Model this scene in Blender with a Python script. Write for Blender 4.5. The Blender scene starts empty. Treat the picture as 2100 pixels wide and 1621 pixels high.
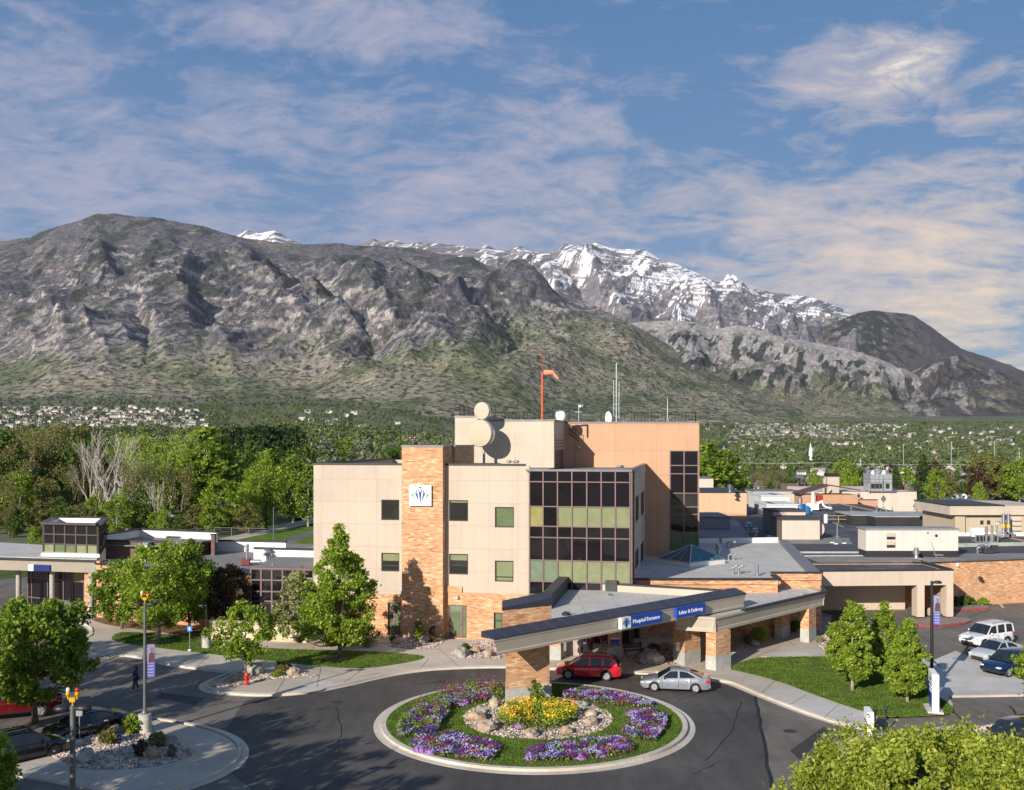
import bpy, bmesh, math, random
import numpy as np
from mathutils import Vector, Matrix
random.seed(7); RNG = np.random.RandomState(11)
C = bpy.context.scene.collection
# camera model: 2100 px wide picture, level camera 16.8 m up, horizon at row 900
F = 2042.0; H = 16.8; YH = 900.0; CX = 1050.0
def G(x, y, z=0.0):
    d = F*(H-z)/(y-YH); return ((x-CX)*d/F, d)
def ZP(y, d): return H-(y-YH)*d/F
def XP(x, d): return (x-CX)*d/F

def tag(o, label=None, cat=None, group=None, kind=None):
    if label: o['label'] = label
    if cat: o['category'] = cat
    if group: o['group'] = group
    if kind: o['kind'] = kind
    return o
def empty(name, loc=(0,0,0), rz=0.0, label=None, cat=None, group=None):
    o = bpy.data.objects.new(name, None); C.objects.link(o)
    o.location = loc; o.rotation_euler = (0,0,rz); o.empty_display_size = .2
    return tag(o, label, cat, group)
def copy_tree(o, parent=None):
    c = o.copy(); C.objects.link(c)
    if parent is not None: c.parent = parent
    for ch in list(o.children): copy_tree(ch, c)
    return c

class MB:
    def __init__(s): s.v=[]; s.f=[]; s.m=[]; s.uvs=None
    def add(s, vs, fs, mi=0):
        b=len(s.v); s.v.extend([tuple(p) for p in vs])
        for f in fs: s.f.append(tuple(i+b for i in f)); s.m.append(mi)
        return s
    def box(s, x0,x1,y0,y1,z0,z1, mi=0, M=None):
        vs=[(x,y,z) for z in (z0,z1) for y in (y0,y1) for x in (x0,x1)]
        if M is not None: vs=[tuple(M@Vector(p)) for p in vs]
        return s.add(vs, [(0,2,3,1),(4,5,7,6),(0,1,5,4),(2,6,7,3),(0,4,6,2),(1,3,7,5)], mi)
    def obox(s, o, u, v, u0,u1,v0,v1,z0,z1, mi=0):
        vs=[(o[0]+u[0]*a+v[0]*b, o[1]+u[1]*a+v[1]*b, z) for z in (z0,z1) for b in (v0,v1) for a in (u0,u1)]
        return s.add(vs, [(0,2,3,1),(4,5,7,6),(0,1,5,4),(2,6,7,3),(0,4,6,2),(1,3,7,5)], mi)
    def prism(s, poly, z0, z1, mi=0, mside=None, bottom=True):
        n=len(poly); a=sum(poly[i][0]*poly[(i+1)%n][1]-poly[(i+1)%n][0]*poly[i][1] for i in range(n))
        if a<0: poly=poly[::-1]
        zt=z1 if callable(z1) else (lambda x,y: z1)
        zb=z0 if callable(z0) else (lambda x,y: z0)
        vs=[(p[0],p[1],zb(*p[:2])) for p in poly]+[(p[0],p[1],zt(*p[:2])) for p in poly]
        s.add(vs,[tuple(range(n,2*n))],mi)
        b=len(s.v)-2*n; ms=mi if mside is None else mside
        if bottom: s.f.append(tuple(b+i for i in range(n-1,-1,-1))); s.m.append(ms)
        for i in range(n):
            j=(i+1)%n; s.f.append((b+i,b+j,b+n+j,b+n+i)); s.m.append(ms)
        return s
    def tube(s, pts, r, n=8, mi=0, cap=True):
        pts=[Vector(p) for p in pts]; rs=r if isinstance(r,(list,tuple)) else [r]*len(pts)
        b=len(s.v); N=len(pts)
        for i,p in enumerate(pts):
            t=(pts[min(i+1,N-1)]-pts[max(i-1,0)])
            if t.length<1e-9: t=Vector((0,0,1))
            t.normalize()
            a=Vector((1,0,0)) if abs(t.x)<.8 else Vector((0,1,0))
            e1=t.cross(a).normalized(); e2=t.cross(e1)
            for k in range(n):
                q=2*math.pi*k/n; s.v.append(tuple(p+e1*(rs[i]*math.cos(q))+e2*(rs[i]*math.sin(q))))
        for i in range(N-1):
            for k in range(n):
                k2=(k+1)%n; s.f.append((b+i*n+k,b+i*n+k2,b+(i+1)*n+k2,b+(i+1)*n+k)); s.m.append(mi)
        if cap:
            s.f.append(tuple(b+k for k in range(n-1,-1,-1))); s.m.append(mi)
            s.f.append(tuple(b+(N-1)*n+k for k in range(n))); s.m.append(mi)
        return s
    def lathe(s, prof, c=(0,0,0), n=20, mi=0, axis='z'):
        b=len(s.v)
        for (r,z) in prof:
            for k in range(n):
                q=2*math.pi*k/n; a,bb=r*math.cos(q),r*math.sin(q)
                p=(a,bb,z) if axis=='z' else ((a,z,bb) if axis=='y' else (z,a,bb))
                s.v.append((c[0]+p[0],c[1]+p[1],c[2]+p[2]))
        for i in range(len(prof)-1):
            for k in range(n):
                k2=(k+1)%n; s.f.append((b+i*n+k,b+i*n+k2,b+(i+1)*n+k2,b+(i+1)*n+k)); s.m.append(mi)
        s.f.append(tuple(b+k for k in range(n))); s.m.append(mi)
        s.f.append(tuple(b+(len(prof)-1)*n+k for k in range(n))); s.m.append(mi)
        return s
    def blob(s, c, r, seed=0, mi=0, rough=.18, nu=9, nv=6):
        rr=random.Random(seed); b=len(s.v); rx,ry,rz=r
        s.v.append((c[0],c[1],c[2]+rz))
        for i in range(1,nv):
            th=math.pi*i/nv
            for k in range(nu):
                q=2*math.pi*k/nu; f=1+rr.uniform(-rough,rough)
                s.v.append((c[0]+rx*f*math.sin(th)*math.cos(q),c[1]+ry*f*math.sin(th)*math.sin(q),c[2]+rz*f*math.cos(th)))
        s.v.append((c[0],c[1],c[2]-rz)); e=len(s.v)-1
        for k in range(nu):
            k2=(k+1)%nu; s.f.append((b,b+1+k,b+1+k2)); s.m.append(mi)
            s.f.append((e,b+1+(nv-2)*nu+k2,b+1+(nv-2)*nu+k)); s.m.append(mi)
            for i in range(nv-2):
                p=b+1+i*nu; s.f.append((p+k,p+nu+k,p+nu+k2,p+k2)); s.m.append(mi)
        return s
    def build(s, name, mats, parent=None, smooth=False, recalc=True, bevel=0.0, autosm=None):
        me=bpy.data.meshes.new(name); me.from_pydata(s.v,[],s.f)
        if not isinstance(mats,(list,tuple)): mats=[mats]
        for m in mats: me.materials.append(m)
        if recalc:
            bm=bmesh.new(); bm.from_mesh(me)
            for f,mi in zip(bm.faces,s.m): f.material_index=mi
            bmesh.ops.recalc_face_normals(bm,faces=bm.faces)
            bm.to_mesh(me); bm.free()
        else: me.polygons.foreach_set('material_index',s.m)
        boxuv(me)
        if smooth: me.polygons.foreach_set('use_smooth',[True]*len(me.polygons))
        if smooth and autosm: me.set_sharp_from_angle(angle=math.radians(autosm))
        o=bpy.data.objects.new(name,me); C.objects.link(o)
        if parent is not None: o.parent=parent
        if bevel>0:
            md=o.modifiers.new('Bevel','BEVEL'); md.width=bevel; md.segments=2; md.limit_method='ANGLE'
        return o
def boxuv(me):
    n=len(me.loops)
    if n==0: return
    uv=me.uv_layers.new(name='UVMap')
    co=np.empty(len(me.vertices)*3,np.float32); me.vertices.foreach_get('co',co); co=co.reshape(-1,3)
    li=np.empty(n,np.int32); me.loops.foreach_get('vertex_index',li)
    pn=np.empty(len(me.polygons)*3,np.float32); me.polygons.foreach_get('normal',pn); pn=pn.reshape(-1,3)
    pt=np.empty(len(me.polygons),np.int32); me.polygons.foreach_get('loop_total',pt)
    nn=np.repeat(pn,pt,axis=0); p=co[li]
    hor=np.abs(nn[:,2])>.7
    L=np.sqrt(nn[:,0]**2+nn[:,1]**2)+1e-9
    u=(-nn[:,1]*p[:,0]+nn[:,0]*p[:,1])/L; v=p[:,2].copy()
    u[hor]=p[hor,0]; v[hor]=p[hor,1]
    uv.data.foreach_set('uv',np.stack([u,v],1).ravel())
def npmesh(name, v, f, mat, parent=None, smooth=True, k=4):
    """fast mesh from numpy arrays; f is (n,k)"""
    me=bpy.data.meshes.new(name); me.vertices.add(len(v)); me.vertices.foreach_set('co',np.asarray(v,np.float32).ravel())
    me.loops.add(f.size); me.loops.foreach_set('vertex_index',np.asarray(f,np.int32).ravel())
    me.polygons.add(len(f)); me.polygons.foreach_set('loop_start',np.arange(0,f.size,k,dtype=np.int32))
    me.polygons.foreach_set('loop_total',np.full(len(f),k,np.int32))
    if smooth: me.polygons.foreach_set('use_smooth',np.ones(len(f),bool))
    me.update(calc_edges=True); me.validate()
    for m in (mat if isinstance(mat,(list,tuple)) else [mat]): me.materials.append(m)
    o=bpy.data.objects.new(name,me); C.objects.link(o)
    if parent is not None: o.parent=parent
    return o

# ---- materials ----
_M={}
def rgb(h):
    h=h.lstrip('#'); c=[int(h[i:i+2],16)/255 for i in (0,2,4)]
    return tuple((x/12.92 if x<=.04045 else ((x+.055)/1.055)**2.4) for x in c)
def newmat(name):
    m=bpy.data.materials.new(name); m.use_nodes=True; nt=m.node_tree
    return m,nt,nt.nodes['Principled BSDF']
def node(nt,t,**k):
    n=nt.nodes.new(t)
    for a,b in k.items():
        if a.startswith('i_'): n.inputs[a[2:].replace('_',' ')].default_value=b
        else: setattr(n,a,b)
    return n
def mix(nt,a,b,f,mode='MIX'):
    n=nt.nodes.new('ShaderNodeMix'); n.data_type='RGBA'; n.blend_type=mode
    for s,val in ((6,a),(7,b),(0,f)):
        if hasattr(val,'is_output') or isinstance(val,bpy.types.NodeSocket): nt.links.new(val,n.inputs[s])
        else: n.inputs[s].default_value=(tuple(val)+(1,) if s!=0 and len(val)==3 else val)
    return n.outputs[2]
def ramp(nt,src,stops,interp='LINEAR'):
    n=nt.nodes.new('ShaderNodeValToRGB'); cr=n.color_ramp; cr.interpolation=interp
    while len(cr.elements)<len(stops): cr.elements.new(.5)
    for e,(p,c) in zip(cr.elements,stops):
        e.position=p; e.color=(tuple(c)+(1,)) if hasattr(c,'__len__') else (c,c,c,1)
    nt.links.new(src,n.inputs[0]); return n.outputs[0]
def noisen(nt,vec,scale,detail=4,rough=.55,dist=0.0,dim='3D'):
    n=nt.nodes.new('ShaderNodeTexNoise'); n.inputs['Scale'].default_value=scale; n.inputs['Detail'].default_value=detail
    n.inputs['Roughness'].default_value=rough; n.inputs['Distortion'].default_value=dist
    if vec is not None: nt.links.new(vec,n.inputs['Vector'])
    return n.outputs[0]
def texco(nt,which='Object'):
    return nt.nodes.new('ShaderNodeTexCoord').outputs[which]
def bump(nt,b,h,strength=.3,dist=.02):
    n=nt.nodes.new('ShaderNodeBump'); n.inputs['Strength'].default_value=strength; n.inputs['Distance'].default_value=dist
    nt.links.new(h,n.inputs['Height']); nt.links.new(n.outputs[0],b.inputs['Normal'])
def M(name,col=(.5,.5,.5),rough=.6,metal=0.0,var=.12,scale=3.0,spec=.5,bmp=0.0,coat=0.0,bscale=40):
    """plain paint/metal/concrete with mottling in two scales"""
    if name in _M: return _M[name]
    m,nt,b=newmat(name); b.inputs['Roughness'].default_value=rough; b.inputs['Metallic'].default_value=metal
    b.inputs['Specular IOR Level'].default_value=spec; b.inputs['Coat Weight'].default_value=coat; b.inputs['Coat Roughness'].default_value=.04
    co=texco(nt); n1=noisen(nt,co,scale,6,.6); n2=noisen(nt,co,scale*.17,3)
    lo=tuple(c*(1-var*1.6) for c in col); hi=tuple(min(1,c*(1+var)) for c in col)
    c1=ramp(nt,n1,[(.3,lo),(.7,hi)]); f=ramp(nt,n2,[(.35,1-var),(.65,1+var*.3)])
    nt.links.new(mix(nt,c1,f,1.0,'MULTIPLY'),b.inputs['Base Color'])
    if bmp>0: bump(nt,b,noisen(nt,co,bscale,4),bmp,.02)
    _M[name]=m; return m
def Mbrick(name,c_dark,c_mid,c_light,bw=.40,bh=.10,mort=(.42,.34,.26),shade=1.0):
    m,nt,b=newmat(name); uv=texco(nt,'UV')
    br=node(nt,'ShaderNodeTexBrick'); nt.links.new(uv,br.inputs['Vector'])
    br.inputs['Color1'].default_value=(0,0,0,1); br.inputs['Color2'].default_value=(1,1,1,1); br.inputs['Mortar'].default_value=(.5,.5,.5,1)
    br.inputs['Scale'].default_value=1; br.inputs['Brick Width'].default_value=bw; br.inputs['Row Height'].default_value=bh
    br.inputs['Mortar Size'].default_value=.008; br.inputs['Bias'].default_value=0
    c=ramp(nt,br.outputs[0],[(0,c_dark),(.06,c_dark),(.24,c_mid),(.80,c_mid),(.95,c_light),(1,c_light)])
    c=mix(nt,c,mort,br.outputs[1])
    n=noisen(nt,uv,.6,5); c=mix(nt,c,ramp(nt,n,[(.3,.82),(.7,1.08)]),1.0,'MULTIPLY')
    nt.links.new(c,b.inputs['Base Color']); b.inputs['Roughness'].default_value=.85
    inv=ramp(nt,br.outputs[1],[(0,1.0),(1,0.0)]); bump(nt,b,inv,.6,.01)
    _M[name]=m; return m
def Mpanel(name,col,pw,ph,line=.6,rough=.8,mort=.02,offx=0,offz=0,var=.06):
    """stucco / metal panels with thin recessed joints"""
    m,nt,b=newmat(name); uv=texco(nt,'UV')
    mp=node(nt,'ShaderNodeMapping'); mp.inputs['Location'].default_value=(offx,offz,0); nt.links.new(uv,mp.inputs[0])
    br=node(nt,'ShaderNodeTexBrick'); br.offset=0; br.squash=1; nt.links.new(mp.outputs[0],br.inputs['Vector'])
    br.inputs['Scale'].default_value=1; br.inputs['Brick Width'].default_value=pw; br.inputs['Row Height'].default_value=ph
    br.inputs['Mortar Size'].default_value=mort; br.inputs['Mortar Smooth'].default_value=.2
    n1=noisen(nt,uv,.35,5,.6); n2=noisen(nt,uv,9,3)
    c=ramp(nt,n1,[(.3,tuple(x*(1-var) for x in col)),(.7,tuple(min(1,x*(1+var)) for x in col))])
    c=mix(nt,c,ramp(nt,n2,[(.3,.95),(.7,1.03)]),1.0,'MULTIPLY')
    st=node(nt,'ShaderNodeMapping'); st.inputs['Scale'].default_value=(2.2,.12,1); nt.links.new(uv,st.inputs[0])
    c=mix(nt,c,ramp(nt,noisen(nt,st.outputs[0],1.0,4),[(.42,1.0),(.75,.88)]),.7,'MULTIPLY')
    br.inputs['Color1'].default_value=(.94,.94,.95,1); br.inputs['Color2'].default_value=(1.03,1.02,1.01,1); br.inputs['Mortar'].default_value=(1,1,1,1); c=mix(nt,c,br.outputs[0],1.0,'MULTIPLY')
    c=mix(nt,c,tuple(x*line for x in col),br.outputs[1])
    nt.links.new(c,b.inputs['Base Color']); b.inputs['Roughness'].default_value=rough
    bump(nt,b,ramp(nt,br.outputs[1],[(0,1.0),(1,0.0)]),.5,.01)
    _M[name]=m; return m
def Mleaf(name,dark,mid,light,trans=.35,rough=.55):
    m,nt,b=newmat(name); ge=nt.nodes.new('ShaderNodeNewGeometry')
    co=texco(nt); n=noisen(nt,co,.9,3)
    c=ramp(nt,ge.outputs['Random Per Island'],[(0,dark),(.45,mid),(1,light)])
    c=mix(nt,c,ramp(nt,n,[(.3,(.62,.66,.6)),(.7,(1.2,1.15,1.05))]),1.0,'MULTIPLY')
    nt.links.new(c,b.inputs['Base Color']); b.inputs['Roughness'].default_value=rough; b.inputs['Specular IOR Level'].default_value=.35
    tr=nt.nodes.new('ShaderNodeBsdfTranslucent'); nt.links.new(mix(nt,c,(1.0,1.2,.45),1.0,'MULTIPLY'),tr.inputs[0])
    ms=nt.nodes.new('ShaderNodeMixShader'); ms.inputs[0].default_value=trans
    nt.links.new(b.outputs[0],ms.inputs[1]); nt.links.new(tr.outputs[0],ms.inputs[2])
    nt.links.new(ms.outputs[0],nt.nodes['Material Output'].inputs[0])
    _M[name]=m; return m
# ================= camera, sun, sky =================
scn=bpy.context.scene
cam=bpy.data.cameras.new('camera'); co_=bpy.data.objects.new('camera',cam); C.objects.link(co_)
co_.location=(0,0,H); co_.rotation_euler=(math.radians(90),0,0)
cam.sensor_width=36; cam.lens=36*F/2100; cam.shift_y=(YH-810.5)/2100; cam.clip_end=60000; cam.clip_start=.5
scn.camera=co_
SAZ=math.radians(32); SEL=math.radians(22)
sdir=Vector((math.sin(SAZ)*math.cos(SEL),math.cos(SAZ)*math.cos(SEL),-math.sin(SEL)))
sl=bpy.data.lights.new('sun','SUN'); so=bpy.data.objects.new('sun',sl); C.objects.link(so)
sl.energy=5.0; sl.angle=math.radians(.5); sl.color=(1.0,.915,.80)
so.rotation_euler=sdir.to_track_quat('-Z','Y').to_euler(); so.location=(-40,-40,60)
scn.view_settings.view_transform='Standard'; scn.view_settings.look='None'; scn.view_settings.exposure=0.35; scn.view_settings.gamma=1
w=bpy.data.worlds.new("World"); scn.world=w; w.use_nodes=True; nt=w.node_tree
bg=nt.nodes['Background']; bg.inputs[1].default_value=.08
sky=nt.nodes.new('ShaderNodeTexSky'); sky.sky_type='NISHITA'; sky.sun_disc=False; sky.sun_elevation=SEL
sky.sun_rotation=math.pi+SAZ; sky.altitude=1400; sky.dust_density=1.2; sky.ozone_density=2.0; sky.air_density=1.0
# clouds as a function of direction: azimuth (x/y) and elevation
g=nt.nodes.new('ShaderNodeTexCoord').outputs['Generated']
sep=nt.nodes.new('ShaderNodeSeparateXYZ'); nt.links.new(g,sep.inputs[0])
def mth(op,a,b=None,c=None):
    n=nt.nodes.new('ShaderNodeMath'); n.operation=op
    for i,v in enumerate((a,b,c)):
        if v is None: continue
        if isinstance(v,bpy.types.NodeSocket): nt.links.new(v,n.inputs[i])
        else: n.inputs[i].default_value=v
    return n.outputs[0]
az=mth('ARCTAN2',sep.outputs[0],sep.outputs[1]); el=mth('ARCSINE',sep.outputs[2])
# layer-plane projection makes clouds compress toward the horizon
zz=mth('ADD',mth('MAXIMUM',sep.outputs[2],0.0),.22)
px=mth('DIVIDE',sep.outputs[0],zz); py=mth('DIVIDE',sep.outputs[1],zz)
cv=nt.nodes.new('ShaderNodeCombineXYZ'); nt.links.new(px,cv.inputs[0]); nt.links.new(py,cv.inputs[1])
def nz(scale,detail,rough,dist=0,off=(0,0,0),sc=(1,1,1)):
    mp=nt.nodes.new('ShaderNodeMapping'); mp.inputs['Location'].default_value=off; mp.inputs['Scale'].default_value=sc
    nt.links.new(cv.outputs[0],mp.inputs[0]); return noisen(nt,mp.outputs[0],scale,detail,rough,dist)
n_big=nz(.9,3,.5,.3,(2.3,1.1,.4)); n_fine=nz(4.2,10,.66,.7,(5.1,0.3,0),(1,1.3,1)); n_str=nz(10.0,9,.66,.6,(1.7,8.2,0),(1,1.35,1))
def ell(a0,e0,ra,re):
    a=mth('DIVIDE',mth('SUBTRACT',az,a0),ra); e=mth('DIVIDE',mth('SUBTRACT',el,e0),re)
    return mth('MAXIMUM',mth('SUBTRACT',1.0,mth('ADD',mth('MULTIPLY',a,a),mth('MULTIPLY',e,e))),0.0)
def pe(x,y,rx,ry):
    A=math.atan((x-CX)/F); E=math.atan((YH-y)/F*math.cos(A)); return ell(A,E,rx/F,ry/F)
# thin veil
veil=mth('ADD',mth('MULTIPLY',n_big,.55),mth('MULTIPLY',n_fine,.55))
low=mth('MULTIPLY',mth('SUBTRACT',.42,mth('MINIMUM',el,.42)),.36)   # more cloud low down
azr=mth('MULTIPLY',mth('ADD',mth('MINIMUM',mth('MAXIMUM',az,-.6),.6),.1),.04)
cov=mth('ADD',mth('ADD',veil,low),azr)
veilm=ramp(nt,cov,[(.56,0.0),(.82,.40),(.99,.68)])
# wispier brighter tufts
t=mth('ADD',mth('ADD',mth('MULTIPLY',n_fine,.62),mth('MULTIPLY',n_str,.42)),mth('MULTIPLY',n_big,.12))
t=mth('ADD',t,mth('MULTIPLY',low,.62))
t=mth('SUBTRACT',t,.02)
for (x,y,rx,ry,s) in ((1810,150,175,75,.19),(1660,450,150,60,.12),(1900,480,170,60,.14),(1130,255,150,50,.13),(560,255,180,60,.09),(640,30,330,70,.15),
                      (1780,600,320,90,.12),(1000,420,260,110,.10),(150,380,300,110,.07),(1900,355,170,45,.10),(60,170,110,50,.10)):
    t=mth('ADD',t,mth('MULTIPLY',pe(x,y,rx*1.3,ry*1.3),s))
tuft=ramp(nt,t,[(.565,0.0),(.70,.45),(.88,.95)])
# clear hole on the upper right / upper left
# cloud tint: lavender high, cream near the horizon on the right
warm=mth('MULTIPLY',mth('ADD',mth('MULTIPLY',mth('ADD',az,.10),1.8),.05),mth('SUBTRACT',1.15,mth('MULTIPLY',el,2.3)))
warmc=nt.nodes.new('ShaderNodeClamp'); nt.links.new(warm,warmc.inputs[0])
wf=warmc.outputs[0]
cveil=mix(nt,(2.9,3.3,4.9),(6.4,5.6,4.9),wf)
ctuft=mix(nt,(5.2,4.9,6.0),(10.0,7.9,5.7),wf)
hot=mth('MULTIPLY',pe(1835,125,130,70),ramp(nt,n_str,[(.42,0.0),(.62,1.0)])); ctuft=mix(nt,ctuft,(11.0,9.6,7.6),hot)
sk=mix(nt,sky.outputs[0],(1.10,1.02,.94),1.0,'MULTIPLY')
# deepen blue slightly and keep the zenith from going dark
skc=mix(nt,sk,(.55,1.95,4.5),.72)
sel_=ramp(nt,el,[(0.0,1.0),(.22,.25),(.5,0.0)])
skc=mix(nt,skc,(3.6,4.7,6.0),mth('MULTIPLY',sel_,.55))
c1=mix(nt,skc,cveil,veilm); c2=mix(nt,c1,ctuft,tuft)
up=nt.nodes.new('ShaderNodeMapRange'); up.inputs[1].default_value=-.02; up.inputs[2].default_value=.0; nt.links.new(sep.outputs[2],up.inputs[0])
nt.links.new(mix(nt,(1.2,1.2,1.0),c2,up.outputs[0]),bg.inputs[0])

# ================= noise in numpy =================
_p=np.random.RandomState(3).permutation(512); PERM=np.concatenate([_p,_p])
_a=np.random.RandomState(5).rand(512)*2*np.pi; GX=np.cos(_a); GY=np.sin(_a)
def pn(x,y,seed=0):
    x=x+seed*17.13; y=y-seed*9.71
    xi=np.floor(x).astype(np.int64); yi=np.floor(y).astype(np.int64); xf=x-xi; yf=y-yi
    u=xf*xf*xf*(xf*(xf*6-15)+10); v=yf*yf*yf*(yf*(yf*6-15)+10)
    def g(ix,iy,fx,fy):
        h=PERM[(PERM[ix&511]+iy)&511]; return GX[h]*fx+GY[h]*fy
    a=g(xi,yi,xf,yf); b=g(xi+1,yi,xf-1,yf); c=g(xi,yi+1,xf,yf-1); d=g(xi+1,yi+1,xf-1,yf-1)
    return ((a*(1-u)+b*u)*(1-v)+(c*(1-u)+d*u)*v)*1.5
def fbm(x,y,oct=5,seed=0,gain=.5):
    s=0;a=1;t=0
    for i in range(oct): s=s+a*pn(x*2**i,y*2**i,seed+i); t+=a; a*=gain
    return s/t
def ridged(x,y,oct=5,seed=0,gain=.55):
    s=0;a=1;t=0;w_=1
    for i in range(oct):
        n=1-np.abs(pn(x*2.03**i,y*2.03**i,seed+i)); n=n*n; s=s+a*n*w_; t+=a; w_=np.clip(n*1.3,0,1); a*=gain
    return s/t
def sst(a,b,x): t=np.clip((x-a)/(b-a),0,1); return t*t*(3-2*t)
def lerp3(a,b,m): return a*(1-m[...,None])+np.asarray(b)*m[...,None]

def mountain_mat(name,bush=.5,bushcol=(.030,.042,.028),rockmix=.5):
    m,nt,b=newmat(name); co=texco(nt); at=nt.nodes.new('ShaderNodeAttribute'); at.attribute_name='Col'
    n=noisen(nt,co,.045,6,.62,.4); n2=noisen(nt,co,.035,8,.72,.3); n3=noisen(nt,co,.0035,5,.6)
    c=mix(nt,at.outputs[0],ramp(nt,n2,[(.34,.58),(.5,1.0),(.66,1.5)]),1.0,'MULTIPLY')
    msk=nt.nodes.new('ShaderNodeMath'); msk.operation='MULTIPLY'
    mm=ramp(nt,n,[(.52,0.0),(.56,1.0)]); nt.links.new(mm,msk.inputs[0]); 
    mul=nt.nodes.new('ShaderNodeMath'); mul.operation='MULTIPLY'; nt.links.new(at.outputs['Alpha'],mul.inputs[0]); mul.inputs[1].default_value=bush
    nt.links.new(mul.outputs[0],msk.inputs[1])
    c=mix(nt,c,bushcol,msk.outputs[0])
    c=mix(nt,c,ramp(nt,n3,[(.35,(.86,.88,.9)),(.65,(1.08,1.04,1.0))]),1.0,'MULTIPLY')
    nt.links.new(c,b.inputs['Base Color']); b.inputs['Roughness'].default_value=.95; b.inputs['Specular IOR Level'].default_value=.1
    bump(nt,b,n2,1.0,12.0)
    return m
def interp(pts,x): return np.interp(x,[p[0] for p in pts],[p[1] for p in pts])

SPK=.70
def spur(u,y,pts,w):
    best=np.full(u.shape,1e9)
    for (ax,ay),(bx,by) in zip(pts[:-1],pts[1:]):
        vx,vy=bx-ax,by-ay; L=vx*vx+vy*vy; q=np.clip(((u-ax)*vx+(y-ay)*vy)/L,0,1)
        best=np.minimum(best,np.hypot(u-ax-q*vx,y-ay-q*vy))
    return np.exp(-np.sqrt(best*best+9)/w)
def make_range(name,x0,x1,crest,base,d0,d1,nu,nt_,amps,colorfn,mat,skew=.45,pexp=1.35,seed=0,plin=.3,back=.10,spurs=()):
    U=np.linspace(x0,x1,nu); T=np.concatenate([[-.06,-.03],np.linspace(0,1,nt_),1+np.linspace(.01,back,10)]); nT=len(T)
    u,t=np.meshgrid(U,T,indexing='xy')
    yc=interp(crest,u); yb=interp(base,u)
    D0=interp(d0,u) if isinstance(d0,list) else d0+0*u; D1=interp(d1,u) if isinstance(d1,list) else d1+0*u
    D=D0+(D1-D0)*t; k=(u-CX)/F; X=k*D
    zc=H-(yc-YH)*D1/F; zb=H-(yb-YH)*D0/F
    tt=np.clip(t,0,1); p=plin*tt+(1-plin)*tt**pexp
    S=X-skew*D   # spurs run down and to the right
    rel=0; 
    w_=(.16*sst(0,.08,t)+.84*sst(.12,.5,t))*(1-.95*sst(.72,1.0,t))*(1-sst(1,1.02,t))*np.clip((zc-zb)/350,.02,1)
    wx=fbm(X/900,D/900,3,seed+40)*260
    mids=[]
    for (a,lx,ly,o) in amps:
        r=ridged((S+wx)/lx,D/ly+seed,o,seed+int(lx)%97)-.45; mids.append(r); rel=rel+a*r
    if spurs:
        y0=YH-((zb+(zc-zb)*p)-H)/np.maximum(D,1)*F
        jx=fbm(X/260,D/260,3,seed+70)*26; jy=fbm(X/260,D/260,3,seed+71)*20
        for (A,w__,pts) in spurs: rel=rel+SPK*A*spur(u+jx,y0+jy,pts,w__*1.25)
    if name=='mountain_ridge': w_=w_*(1-.55*sst(1040,1240,u))
    z=zb+(zc-zb)*p+rel*w_
    z=np.where(t>1, zc-(t-1)*(D1-D0)*.9, z); z=np.where(t<0, z+t*1500, z)
    z=z+ fbm(X/70,D/70,3,seed+9)*6*np.clip(t*6,0,1)*(t<=1) + fbm(X/160,D*0+seed,4,seed+5)*10*sst(.9,1,t)
    # slope
    dzu=np.gradient(z,axis=1)/(np.abs(np.gradient(X,axis=1))+1e-6); dzt=np.gradient(z,axis=0)/(np.abs(np.gradient(D,axis=0))+1e-6)
    slope=np.sqrt(dzu**2+dzt**2)
    col,al=colorfn(X,D,z,t,u,slope,rel,mids)
    v=np.stack([X,D,z],-1).reshape(-1,3)
    idx=np.arange(nT*nu).reshape(nT,nu)
    f=np.stack([idx[:-1,:-1],idx[:-1,1:],idx[1:,1:],idx[1:,:-1]],-1).reshape(-1,4)
    o=npmesh(name,v,f,mat); ca=o.data.color_attributes.new('Col','FLOAT_COLOR','POINT')
    rgba=np.concatenate([np.clip(col,0,1),np.clip(al,0,1)[...,None]],-1).reshape(-1,4).astype(np.float32)
    ca.data.foreach_set('color',rgba.ravel())
    tag(o,kind='structure'); return o
OLIVE=np.array((.235,.232,.150)); TAN=np.array((.31,.27,.215)); PURP=np.array((.135,.127,.148)); ROCK=np.array((.43,.39,.36)); SCREE=np.array((.215,.19,.165))
DARKG=np.array((.030,.038,.028)); GRN=np.array((.115,.138,.070)); SNOW=np.array((.95,.96,1.0)); BLUER=np.array((.155,.15,.17))
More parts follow.
